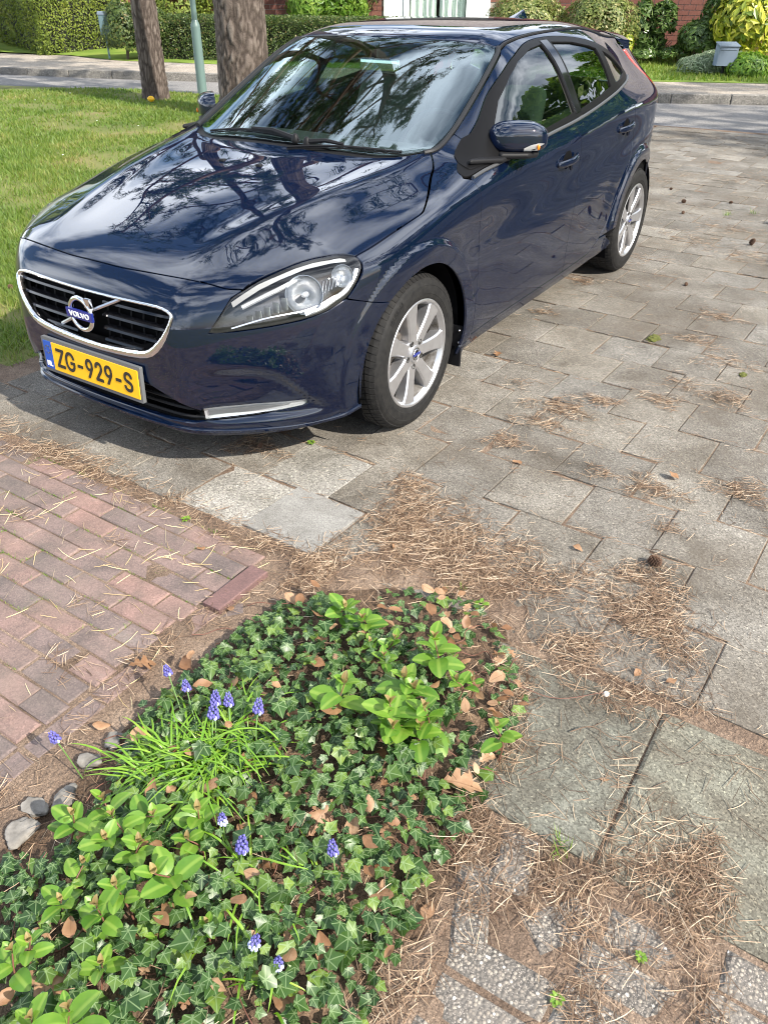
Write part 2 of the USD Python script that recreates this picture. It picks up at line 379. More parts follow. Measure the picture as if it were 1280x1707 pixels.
def mir(g): v, f, n = g; return v * [1, -1, 1], f[:, ::-1], n * [1, -1, 1]
def putp(parent, name, g, m, **k): return put(parent, name, (g[0], g[1]), m, normals=g[2], **k)
def both(parent, name, g, m, **k): return putp(parent, name, g, m, **k), putp(parent, name, mir(g), m, **k)
def sym(pts): pts = list(map(tuple, pts)); return pts + [(x, -y) for x, y in reversed(pts) if abs(y) > 1e-6]
def arc(cx, cz, r, a0, a1, n=28): return [(cx + r * math.cos(math.radians(a)), cz + r * math.sin(math.radians(a))) for a in np.linspace(a0, a1, n)]
def path3(dom, pts, n=6): return [tuple(q) for q in catmull(dom.uv(pts), n)]

# outlines shared by neighbouring panels (points on the body, car's left side)
HL_TOP = [(.79, .52, .58), (.755, .55, .64), (.72, .57, .69), (.68, .59, .71), (.63, .61, .73), (.56, .64, .75), (.47, .68, .77), (.39, .73, .78), (.345, .765, .782), (.322, .795, .772)]
HL_REAR = [(.322, .795, .772), (.322, .818, .752), (.335, .825, .725), (.37, .825, .685), (.41, .815, .65)]
HL_LOW = [(.41, .815, .65), (.48, .79, .622), (.56, .74, .603), (.65, .67, .592), (.73, .59, .583), (.79, .52, .58)]
HOOD_SIDE = [(.322, .795), (.24, .808), (.12, .82), (.02, .83), (-.05, .835), (-.09, .825), (-.15, .80), (-.21, .77), (-.28, .735), (-.34, .71), (-.385, .68), (-.43, .64)]
HOOD_REAR = [(-.43, .64), (-.385, .612), (-.32, .555), (-.255, .43), (-.21, .24), (-.195, 0)]
HOOD_FRONT = [(.79, 0), (.788, .13), (.775, .27), (.758, .38), (.738, .47), (.715, .54), (.68, .59)]
hp = lambda *a: sum([list(map(tuple, x)) for x in a], [])
half = hp(catmull(HOOD_FRONT, 5), catmull([p[:2] for p in HL_TOP[3:]], 4)[1:], catmull(HOOD_SIDE, 5)[1:], catmull(HOOD_REAR, 5)[1:])
half = half[1:] if abs(half[0][1]) < 1e-6 else half
poly = Polygon([(.79, 0)] + half + [(x, -y) for x, y in reversed(half) if abs(y) > 1e-6]).buffer(0)
putp(CAR, 'bonnet', panel(poly, TOP), 'paint')
# fender
top_side = [(x, z) for x, z in [(.322, .772), (.24, .792), (.12, .82), (.02, .838), (-.05, .852), (-.09, .865), (-.15, .888), (-.21, .913), (-.28, .937), (-.34, .952), (-.385, .967), (-.43, .985)]]
def on_side(ptsxy):            # height of a plan curve on the body
    return [(p[0], p[2]) for p in surf(TOP, np.array(ptsxy))]
fs = catmull(HOOD_SIDE, 5); fside = on_side(fs)
DOORF = [(-.415, .918), (-.43, .875), (-.438, .85), (-.447, .80), (-.458, .71), (-.468, .57), (-.472, .42), (-.474, .252)]
BLINE = [(-1.425, 1.005), (-1.48, .95), (-1.508, .89), (-1.53, .79), (-1.54, .66), (-1.535, .52), (-1.53, .39), (-1.54, .268)]
A0 = [(-.43, .985), (-.50, 1.012), (-.575, 1.045)]                      # wing to windscreen pillar
TRI = [(-.575, 1.015), (-.50, .975), (-.43, .945), (-.395, .93), (-.385, .919), (-.415, .912)]
fen = hp(fside, A0[1:], TRI, catmull(DOORF, 4)[1:], [(-.36, .236)], arc(0, .315, .362, 192, 52, 40), [(.26, .605), (.33, .623)], [(p[0], p[2]) for p in reversed(HL_REAR)])
both(CAR, 'front_wing', panel(Polygon(fen).buffer(0), SIDE, h=.011), 'paint')
# doors
DLO = [(-.575, 1.02), (-.70, 1.085), (-.85, 1.17), (-1.0, 1.237), (-1.14, 1.285), (-1.37, 1.335), (-1.63, 1.35), (-1.88, 1.343), (-2.10, 1.318), (-2.32, 1.268), (-2.46, 1.205), (-2.51, 1.165), (-2.49, 1.14), (-2.40, 1.125), (-2.21, 1.108), (-2.08, 1.092), (-1.74, 1.05), (-1.47, 1.022), (-1.15, .998), (-.85, .972), (-.56, .94), (-.43, .922), (-.395, .925), (-.40, .94), (-.48, .972)]
dlo = Polygon(catmull(DLO, 6, closed=True)).buffer(0)
belt = [(-.43, .922), (-.56, .94), (-.85, .972), (-1.15, .998), (-1.425, 1.018)]
dF = hp(belt, catmull(BLINE, 4), [(-1.54, .262), (-.474, .246)], [p for p in reversed(catmull(DOORF, 4)[1:].tolist())])
both(CAR, 'front_door', panel(Polygon(dF).buffer(0).difference(dlo.buffer(.001)), SIDE), 'paint')
RARCH = [(-1.99, .298), (-2.06, .335), (-2.13, .39), (-2.18, .455), (-2.225, .52), (-2.30, .61), (-2.365, .685), (-2.392, .75), (-2.40, .83), (-2.375, .91), (-2.33, .99), (-2.29, 1.05), (-2.27, 1.09), (-2.262, 1.12)]
belt2 = [(-1.425, 1.018), (-1.47, 1.022), (-1.74, 1.05), (-2.08, 1.092), (-2.21, 1.108), (-2.262, 1.118)]
dR = hp(belt2, [p for p in reversed(catmull(RARCH, 4).tolist())], [(-1.92, .272), (-1.54, .262)], [p for p in reversed(catmull(BLINE, 4).tolist())])
both(CAR, 'rear_door', panel(Polygon(dR).buffer(0).difference(dlo.buffer(.001)), SIDE, h=.014), 'paint')
# sill below the doors
sill = [(-.36, .236), (-.474, .246), (-1.54, .262), (-1.92, .272), (-1.99, .298), (-2.06, .33), (-2.17, .33), (-2.24, .27), (-2.2, .215), (-1.5, .195), (-.40, .178), (-.355, .19)]
both(CAR, 'sill', panel(Polygon(sill).buffer(0), SIDE), 'paint')
# body side: windscreen pillar, roof rail, rear pillar and rear quarter
WS_SIDE = [(-.575, .652), (-.72, .642), (-.94, .615), (-1.09, .588), (-1.13, .572)]
def at_top(x, y, d=0.): return surf(TOP, np.array([[x, y]]))[0]
pil = [at_top(x, y) for x, y in [(-.43, .64), (-.575, .668), (-.72, .658), (-.94, .63), (-1.09, .602), (-1.125, .585)]]
rail = [at_top(x, y) for x, y in [(-1.20, .573), (-1.35, .562), (-1.55, .552), (-1.85, .547), (-2.2, .543), (-2.55, .535), (-2.80, .525)]]
back = surf(REAR, np.array([(.90, 1.28), (.88, 1.20), (.84, 1.10), (.83, 1.05), (.81, .98), (.82, .90), (.83, .80), (.84, .72)]))
rq = [(-2.80, .62), (-2.90, .50)]
dd = lambda P: [tuple(q) for q in DIAG.uv(np.array(P))]
s3 = lambda pts: surf(SIDE, np.array(pts))
arcR = s3(arc(-2.647, .315, .362, 118, 6, 40))
rd = s3(catmull(RARCH, 4))
outer = hp(dd(pil), dd(rail), dd(back), dd(arcR), dd(rd[rd[:, 2] > .334]))
dlo3 = s3(np.array(dlo.exterior.coords)[:-1]); dloD = Polygon(dd(dlo3)).buffer(0)
tip = dd(s3([(-2.262, 1.118)]))
endA = dd(s3([(-.40, .95), (-.43, .985)]))
side_poly = Polygon(outer + endA).buffer(0)
low = Polygon(dd(s3(hp(belt2, [p for p in reversed(catmull(RARCH, 4).tolist())], [(-1.0, .3), (-.3, .3), (-.3, .93)], belt)))).buffer(.0)
side_poly = side_poly.difference(dloD.buffer(.0015))
cutl = Polygon(dd(s3([(-.43, .905)])) + dd(s3(np.array(belt) + [0, .003])) + dd(s3(np.array(belt2) + [0, .003])) + dd(s3([p for p in reversed(catmull(RARCH, 4).tolist())])) + dd(s3([(-1.9, .3), (-.43, .3)]))).buffer(.0)
side_poly = side_poly.difference(cutl.buffer(.002)).difference(Polygon(dd(s3(fen))).buffer(.001))
if side_poly.geom_type != 'Polygon': side_poly = max(side_poly.geoms, key=lambda g: g.area)
both(CAR, 'body_side', panel(side_poly, DIAG, thick=.016, h=.015), 'paint')
# window surround, panes
GLF = [(-.72, 1.052), (-.86, 1.145), (-1.03, 1.225), (-1.18, 1.277), (-1.36, 1.312), (-1.51, 1.325), (-1.50, 1.20), (-1.485, 1.05), (-1.30, 1.032), (-1.0, 1.005), (-.80, .988), (-.70, .98)]
GLR = [(-1.625, 1.33), (-1.85, 1.322), (-2.02, 1.30), (-2.09, 1.285), (-2.075, 1.20), (-2.05, 1.118), (-1.9, 1.096), (-1.70, 1.071), (-1.57, 1.056), (-1.60, 1.2)]
GLQ = [(-2.165, 1.272), (-2.28, 1.243), (-2.40, 1.202), (-2.445, 1.172), (-2.43, 1.155), (-2.30, 1.138), (-2.14, 1.128), (-2.15, 1.2)]
gl = [Polygon(g).buffer(.012).buffer(-.012) for g in (GLF, GLR, GLQ)]
mt = Polygon([(-.575, 1.028), (-.69, 1.065), (-.69, .968), (-.56, .948), (-.455, .937), (-.43, .942), (-.48, .978)])
trim = dlo.buffer(-.001)
for g in gl: trim = trim.difference(g)
both(CAR, 'window_surround', panel(trim, SIDE, gap=0, lift=.002, h=.03), 'trim_black')
for nm, g in zip(('front_window', 'rear_window', 'quarter_window'), gl):
    both(CAR, nm, panel(g, SIDE, gap=-.001, lift=-.006, thick=0, h=.05), 'side_glass')
beltline = surf(SIDE, np.array(catmull([(-.43, .917), (-.56, .935), (-.85, .967), (-1.15, .993), (-1.47, 1.017), (-1.74, 1.045), (-2.08, 1.087), (-2.21, 1.103), (-2.40, 1.120), (-2.49, 1.136)], 5)))
bl = tube(beltline + [0, .004, 0], .0075, 8)
put(CAR, 'window_moulding', bl, 'belt_trim', smooth=40); put(CAR, 'window_moulding', mirror(bl), 'belt_trim', smooth=40)
# black pillar cover between the doors (gloss) stands proud of the surround
pc = Polygon([(-1.522, 1.335), (-1.60, 1.337), (-1.575, 1.20), (-1.555, 1.045), (-1.50, 1.04), (-1.515, 1.2)])
both(CAR, 'pillar_cover', panel(pc, SIDE, gap=0, lift=.005, thick=.004, h=.03), 'gloss_black')
# windscreen
WSB = [(-.22, 0), (-.235, .2), (-.275, .4), (-.335, .53), (-.425, .625), (-.47, .64)]
WSL = [(-.47, .64), (-.575, .648), (-.72, .636), (-.94, .607), (-1.08, .58), (-1.125, .56)]
WST = [(-1.125, .56), (-1.085, .45), (-1.04, .25), (-1.022, 0)]
wh = hp(catmull(WSB, 4), catmull(WSL, 4)[1:], catmull(WST, 4)[1:])
wpoly = Polygon(sym(wh)).buffer(0)
inner = wpoly.buffer(-.032).buffer(-.05).buffer(.05)
putp(CAR, 'windscreen', panel(wpoly, TOP, gap=.004, thick=.004, h=.04), 'windscreen_glass')
putp(CAR, 'windscreen_border', panel(wpoly.buffer(-.003).difference(inner), TOP, gap=0, lift=-.007, thick=0, h=.03), 'gloss_black')
ed = [at_top(x, y) + np.array([0, 0, .003]) for x, y in catmull([(-.40, .63), (-.46, .655)] + [(x, y + .011) for x, y in WSL[1:]], 6)]
for m in (tube(ed, .0105, 8),): put(CAR, 'windscreen_moulding', m, 'dark_plastic', smooth=40); put(CAR, 'windscreen_moulding', mirror(m), 'dark_plastic', smooth=40)
# cowl between bonnet and windscreen
cw = hp([(x + .012, y) for x, y in catmull([(-.195, 0), (-.21, .24), (-.255, .43), (-.32, .555), (-.385, .612), (-.43, .64)], 4)], reversed([(x - .02, y) for x, y in catmull(WSB[:5], 4).tolist()]))
cwp = Polygon(cw).buffer(0); cwp = cwp.union(affinity.scale(cwp, 1, -1, origin=(0, 0))).buffer(.004)
putp(CAR, 'cowl', panel(cwp, TOP, gap=0, lift=-.011, thick=.0, h=.03), 'black_plastic')
# roof
RFE = [(-1.125, .565), (-1.20, .555), (-1.35, .545), (-1.55, .536), (-1.85, .532), (-2.2, .528), (-2.55, .52), (-2.80, .51)]
rh = hp([(-1.026, 0)], catmull([(-1.03, .12), (-1.045, .25), (-1.09, .45), (-1.128, .56)], 4), catmull(RFE, 4)[1:], [(-2.83, .30), (-2.85, 0)])
putp(CAR, 'roof', panel(Polygon(sym(rh)).buffer(0), TOP, h=.03), 'paint')
dt = tube([at_top(x, y + .0105) + np.array([0, 0, -.001]) for x, y in catmull(RFE, 4)], .008, 8)
put(CAR, 'roof_moulding', dt, 'black_plastic', smooth=40); put(CAR, 'roof_moulding', mirror(dt), 'black_plastic', smooth=40)
# spoiler at the roof's rear end, with its side cheeks
sv = []
for y in np.linspace(-.57, .57, 25):
    a = at_top(-2.80 + .0 * y, y * .93); tipx = -3.06 + .10 * (y / .57) ** 2
    sv.append([a + [0, 0, .003], [(-2.95), y, a[2] - .012], [tipx, y, a[2] - .045], [tipx + .01, y, a[2] - .065], [-2.90, y, a[2] - .05]])
sv = np.array(sv); nv, nk = sv.shape[:2]
ff = [[i * nk + j, i * nk + (j + 1) % nk, (i + 1) * nk + (j + 1) % nk, (i + 1) * nk + j] for i in range(nv - 1) for j in range(nk)]
ff = np.array(ff); ff = np.vstack([ff[:, [0, 2, 1]], ff[:, [0, 3, 2]]])
caps = [[0, j, j + 1] for j in range(1, nk - 1)] + [[(nv - 1) * nk, (nv - 1) * nk + j + 1, (nv - 1) * nk + j] for j in range(1, nk - 1)]
put(CAR, 'roof_spoiler', TM(sv.reshape(-1, 3), np.vstack([ff, caps])), 'paint', smooth=35)
fin = man(m3.Manifold.batch_hull([m3.Manifold.sphere(.012, 12).translate(tuple(p)) for p in [(-2.42, -.02, 1.385), (-2.42, .02, 1.385), (-2.62, -.028, 1.36), (-2.62, .028, 1.36)]] + [m3.Manifold.sphere(.007, 12).translate((-2.60, 0, 1.435))]))
put(CAR, 'roof_antenna', fin, 'paint', smooth=50)
# hatch, rear lamps and rear bumper
rearp = Polygon([(-.80, 1.26), (.80, 1.26), (.80, 1.12), (.70, .95), (.62, .78), (-.62, .78), (-.70, .95), (-.80, 1.12)])
hw = Polygon([(-.62, 1.24), (.62, 1.24), (.64, 1.10), (.5, 1.04), (-.5, 1.04), (-.64, 1.10)])
putp(CAR, 'tailgate', panel(rearp.difference(hw), REAR, h=.04), 'paint')
putp(CAR, 'rear_windscreen', panel(hw, REAR, h=.05, lift=-.004, thick=0), 'side_glass')
tl = Polygon([(.805, 1.25), (.875, 1.25), (.845, 1.09), (.84, 1.0), (.835, .90), (.70, .86), (.64, .90), (.71, .96), (.80, 1.11)])
both(CAR, 'rear_lamp', panel(tl.buffer(.008).buffer(-.008), REAR, h=.03), 'red_lens')
rbr = [(.815, .77), (.845, .715), (.985, .650), (.985, .62), (.925, .52), (.890, .42), (.880, .32), (.85, .22)]
rb = Polygon(rbr + [(-a, b) for a, b in reversed(rbr)])
putp(CAR, 'rear_bumper', panel(rb, REAR, h=.04), 'paint')
q2 = Polygon([(.80, .77), (.815, .90), (.84, .90), (.84, .72), (.85, .66), (.78, .56), (.83, .72)])

# front bumper
cu = lambda P: [tuple(q) for q in CYL.uv(np.array(P))]
cy = lambda y, z: None
def fr(pts): return surf(FRT, np.array([(y, z) for y, z in pts]))
hf = surf(TOP, np.array(catmull(HOOD_FRONT, 5)))
GR = [(0, .652), (.14, .653), (.31, .656), (.375, .652), (.405, .640), (.412, .622), (.395, .575), (.362, .528), (.318, .490), (.26, .472), (.14, .462), (0, .458)]
IN = [(0, .375), (.27, .372), (.345, .345), (.42, .312), (.462, .285), (.475, .250), (.44, .238), (.32, .232), (0, .230)]
edge_arch = s3(arc(0, .315, .362, 52, -8, 24)); 
DR = [(.468, .292), (.472, .250), (.62, .262), (.74, .279), (.752, .286), (.748, .299), (.62, .303)]
low_edge = surf(CYL, np.array(cu([(.36, .83, .235), (.38, .82, .21), (.48, .77, .19), (.65, .65, .182), (.76, .52, .180), (.82, .42, .180), (.84, .2, .180), (.84, 0, .180)])))
bp = hp(cu(hf), cu(HL_TOP[3::-1])[1:], cu(HL_LOW[::-1])[1:], cu([(.33, .855, .623), (.26, .875, .605)]), cu(edge_arch), cu(low_edge))
bp = Polygon([(a, b) for a, b in bp] + [(-a, b) for a, b in reversed(bp)]).buffer(0)
grp = Polygon(sym([(a, b) for a, b in []]) or [(y, z) for y, z in GR] + [(-y, z) for y, z in reversed(GR)]).buffer(0)
def to_cyl(poly):
    c = np.array(poly.exterior.segmentize(.02).coords)[:-1]; return Polygon(cu(fr(c))).buffer(0)
inp = Polygon([(y, z) for y, z in IN] + [(-y, z) for y, z in reversed(IN)]).buffer(0)
grC, inC = to_cyl(grp), to_cyl(inp.buffer(-.006).buffer(.006))
drC = Polygon(cu(surf(CYL, np.array(cu([(.82, .468, .292), (.82, .472, .250), (.70, .62, .262), (.58, .735, .279), (.565, .745, .286), (.565, .742, .299), (.70, .62, .303)]))))).buffer(0)
drM = affinity.scale(drC, -1, 1, origin=(0, 0))
hole = bp.difference(grC.buffer(-.004)).difference(inC).difference(drC.buffer(.002)).difference(drM.buffer(.002))
putp(CAR, 'front_bumper', panel(hole, CYL, h=.014, thick=.02, gap=.002), 'paint')
# grille: recessed mesh, slats, uprights, chrome surround, badge
def offs(d): return lambda p: body(p) + d
GRL = put(CAR, 'grille', (lambda g: TM(g[0], g[1]))(panel(grp.buffer(.01), FRT, h=.04, thick=0, gap=0, f=offs(.055))), 'liner')
ring = np.array(Polygon(catmull(grp.exterior.coords[:-1], 2, closed=True)).buffer(.02).buffer(-.024).exterior.segmentize(.012).coords)[:-1]
r3 = fr(ring); rn = grad(r3)
prof = [(-.010, .000), (-.007, .007), (0, .010), (.008, .007), (.011, .000), (.010, -.02), (-.009, -.02)]
nx = np.roll(r3, -1, 0) - np.roll(r3, 1, 0); nx /= np.linalg.norm(nx, axis=1, keepdims=True); sd = np.cross(rn, nx)
w_ = .62 + .85 * sstep(.62, .50, ring[:, 1])
RV = np.stack([r3 + sd * (a * w_)[:, None] + rn * b for a, b in prof for a in [np.full(len(r3), a)]], 1)
k = len(prof); F = []
for i in range(len(r3)):
    for j in range(k):
        a, b = i * k + j, i * k + (j + 1) % k; c2, d2 = (i + 1) % len(r3) * k + (j + 1) % k, (i + 1) % len(r3) * k + j
        F += [(a, c2, b), (a, d2, c2)]
mm = TM(RV.reshape(-1, 3), np.array(F)); trimesh.repair.fix_normals(mm)
put(GRL, 'chrome_surround', mm, 'chrome', smooth=50)
for z0 in (.617, .573, .527, .484):
    inside = grp.buffer(-.012).intersection(LineString([(-1, z0), (1, z0)]))
    if inside.is_empty: continue
    a, b = inside.bounds[0], inside.bounds[2]
    for y0, y1 in ((a, -.075), (.075, b)):
        ys = np.linspace(y0, y1, 14); P = surf(FRT, np.stack([ys, 0 * ys + z0], 1), offs(.016))
        hw_ = .0085
        prof2 = np.array([(.006, .0), (.002, .008), (-.026, .010), (-.028, -.005), (-.002, -.006)])
        V = np.concatenate([P + [dx, 0, dz] for dx, dz in prof2]).reshape(5, -1, 3).transpose(1, 0, 2).reshape(-1, 3); F = []
        for i in range(13):
            for j in range(5):
                p, q = i * 5 + j, i * 5 + (j + 1) % 5; F += [(p, q, q + 5), (p, q + 5, p + 5)]
        F += [(0, 1, 2), (0, 2, 3), (0, 3, 4)] + [(65, 67, 66), (65, 68, 67), (65, 69, 68)]
        t = TM(V, np.array(F)); trimesh.repair.fix_normals(t); put(GRL, 'slat', t, 'gloss_black', smooth=40)
for y0 in np.arange(-.36, .361, .06):
    if abs(y0) < .03: continue
    seg_ = grp.buffer(-.008).intersection(LineString([(y0, 0), (y0, 1)]))
    z0, z1_ = seg_.bounds[1], seg_.bounds[3]; zs_ = np.linspace(z0, z1_, 6)
    P = surf(FRT, np.stack([0 * zs_ + y0, zs_], 1), offs(.030))
    put(GRL, 'upright', tube(P - [.016, 0, 0], .0028, 6), 'black_plastic', smooth=40)
# badge
BC = np.array([.893, 0, .572]); BR = .057
a = np.linspace(0, 2 * np.pi, 49)[:-1]
BDG = put(CAR, 'badge', tube(np.vstack([np.stack([0 * a + BC[0], BC[1] + BR * np.cos(a), BC[2] + BR * np.sin(a)], 1), [[BC[0], BC[1] + BR, BC[2]]]]), .0095, 10, caps=False), 'chrome', smooth=60)
FB = lambda o, s=(0, 1, 0): frame(o, (0, 1, 0), (0, 0, 1))
def plate_mesh(poly, h, o): m = extr(poly, h); m.apply_transform(frame(o, (0, 1, 0), (0, 0, 1))); return m
put(BDG, 'backing', plate_mesh(Point(0, 0).buffer(.052), .006, BC - [.016, 0, 0]), 'liner')
put(BDG, 'name_bar', plate_mesh(sbox(-.066, -.014, .066, .014).buffer(.003), .008, BC + [.004, 0, 0]), 'emblem_blue')
tx = meshkit.text_mesh('VOLVO', .0175, .002, bold=True); w = tx.bounds[1, 0] - tx.bounds[0, 0]; tx.apply_translation([-tx.bounds[0, 0] - w / 2, -.0088, 0]); tx.vertices *= [.106 / w, 1, 1]
tx.apply_transform(frame(BC + [.0122, 0, 0], (0, 1, 0), (0, 0, 1))); put(BDG, 'lettering', tx, 'white_ink')
arrow = Polygon([(.034, .034), (.044, .044), (.034, .064), (.064, .064), (.064, .034), (.050, .041), (.041, .031)])
put(BDG, 'arrow', plate_mesh(arrow, .012, BC - [.004, 0, 0]), 'chrome')
d0, d1 = surf(FRT, np.array([(-.155, .500), (-.05, .551), (.05, .594), (.165, .644)]), offs(.008))[[0, -1]]
for p0, p1 in ((d0, BC + [-.008, -.048, -.020]), (BC + [-.008, .048, .020], d1)):
    put(GRL, 'diagonal_bar', tube(np.linspace(p0, p1, 4), .0065, 6), 'satin_chrome', smooth=False)
# lower intake
INT = put(CAR, 'lower_intake', (lambda g: TM(g[0], g[1]))(panel(inp.buffer(.02), FRT, h=.04, thick=0, gap=0, f=offs(.06))), 'liner')
for z0 in (.352, .318, .284, .252):
    ins = inp.buffer(-.004).intersection(LineString([(-1, z0), (1, z0)]))
    ys = np.linspace(ins.bounds[0], ins.bounds[2], 20); P = surf(FRT, np.stack([ys, 0 * ys + z0], 1), offs(.024))
    put(INT, 'slat', tube(P, .006, 6), 'black_plastic', smooth=40)
# lip below the bumper: a painted splitter edge
LP = catmull([(.36, .835, .228), (.42, .80, .205), (.50, .755, .20), (.60, .69, .20), (.70, .60, .202), (.78, .50, .203), (.835, .40, .204), (.858, .2, .204), (.862, 0, .204)], 5)
LP = np.vstack([LP, LP[-2::-1] * [1, -1, 1]])
tn = np.gradient(LP, axis=0); tn /= np.linalg.norm(tn, axis=1, keepdims=True); on = np.cross(tn, [0, 0, 1]); on = on * np.sign(on[:, :1] + 1e-9) ; on[:, 2] = 0; on /= np.linalg.norm(on, axis=1, keepdims=True)
pr = [(-.03, .018), (.006, .012), (.014, .004), (.012, -.006), (.0, -.014), (-.10, -.016)]
V = np.stack([LP + on * a + np.array([0, 0, b]) for a, b in pr], 1); n_, k = V.shape[:2]
F = np.array([[(i * k + j, i * k + j + 1, (i + 1) * k + j + 1), (i * k + j, (i + 1) * k + j + 1, (i + 1) * k + j)] for i in range(n_ - 1) for j in range(k - 1)]).reshape(-1, 3)
t = TM(V.reshape(-1, 3), F)
if t.face_normals[0, 2] < 0: t = flip(t)
put(CAR, 'front_lip', t, 'paint', smooth=40)
# daytime lamps
for sgn in (1, -1):
    g = panel(drC if sgn == 1 else drM, CYL, h=.03, gap=0, thick=.02, lift=-.001)
    L = putp(CAR, 'daytime_lamp', g, 'lamp_glass')
    bk = panel((drC if sgn == 1 else drM).buffer(.002), CYL, h=.03, gap=0, thick=0, f=offs(.018)); putp(L, 'reflector', bk, 'lamp_white')
    strip = panel((drC if sgn == 1 else drM).buffer(-.013), CYL, h=.03, gap=0, thick=.004, f=offs(.010)); putp(L, 'light_guide', strip, 'plate_frame')
# number plate
PO = np.array([.892, 0, .366]); tilt = frame(PO, (0, 1, 0), (-.06, 0, 1))
def onplate(m, d): m.apply_translation([0, 0, d]); m.apply_transform(tilt); return m
PL = put(CAR, 'number_plate', onplate(extr(sbox(-.268, -.064, .268, .064).buffer(.004), .014), 0), 'plate_frame')
put(PL, 'yellow_field', onplate(extr(sbox(-.212, -.054, .260, .054), .003), .0142), 'plate_yellow')
put(PL, 'blue_field', onplate(extr(sbox(-.260, -.054, -.2125, .054), .003), .0142), 'plate_blue')
def plate_text(s, h, x0, y0, wid, m, bold=True, d=.0174, dep=.0016):
    t = meshkit.text_mesh(s, h, dep, bold=bold); t.apply_translation([-t.bounds[0, 0], -t.bounds[0, 1], 0]); t.vertices *= [wid / t.bounds[1, 0], h / t.bounds[1, 1], 1]; t.apply_translation([x0, y0, 0])
    return put(PL, 'lettering', onplate(t, d), m)
plate_text('ZG-929-S', .077, -.188, -.038, .42, 'ink_black', bold=True)
plate_text('NL', .020, -.252, -.044, .030, 'white_ink')
for i in range(12):
    a = i / 12 * 2 * np.pi; put(PL, 'star', onplate(extr(affinity.translate(Point(0, 0).buffer(.0026, 2), -.236 + .0145 * math.cos(a), .022 + .0145 * math.sin(a)), .001), .0174), 'plate_frame' if i % 2 else 'belt_trim')
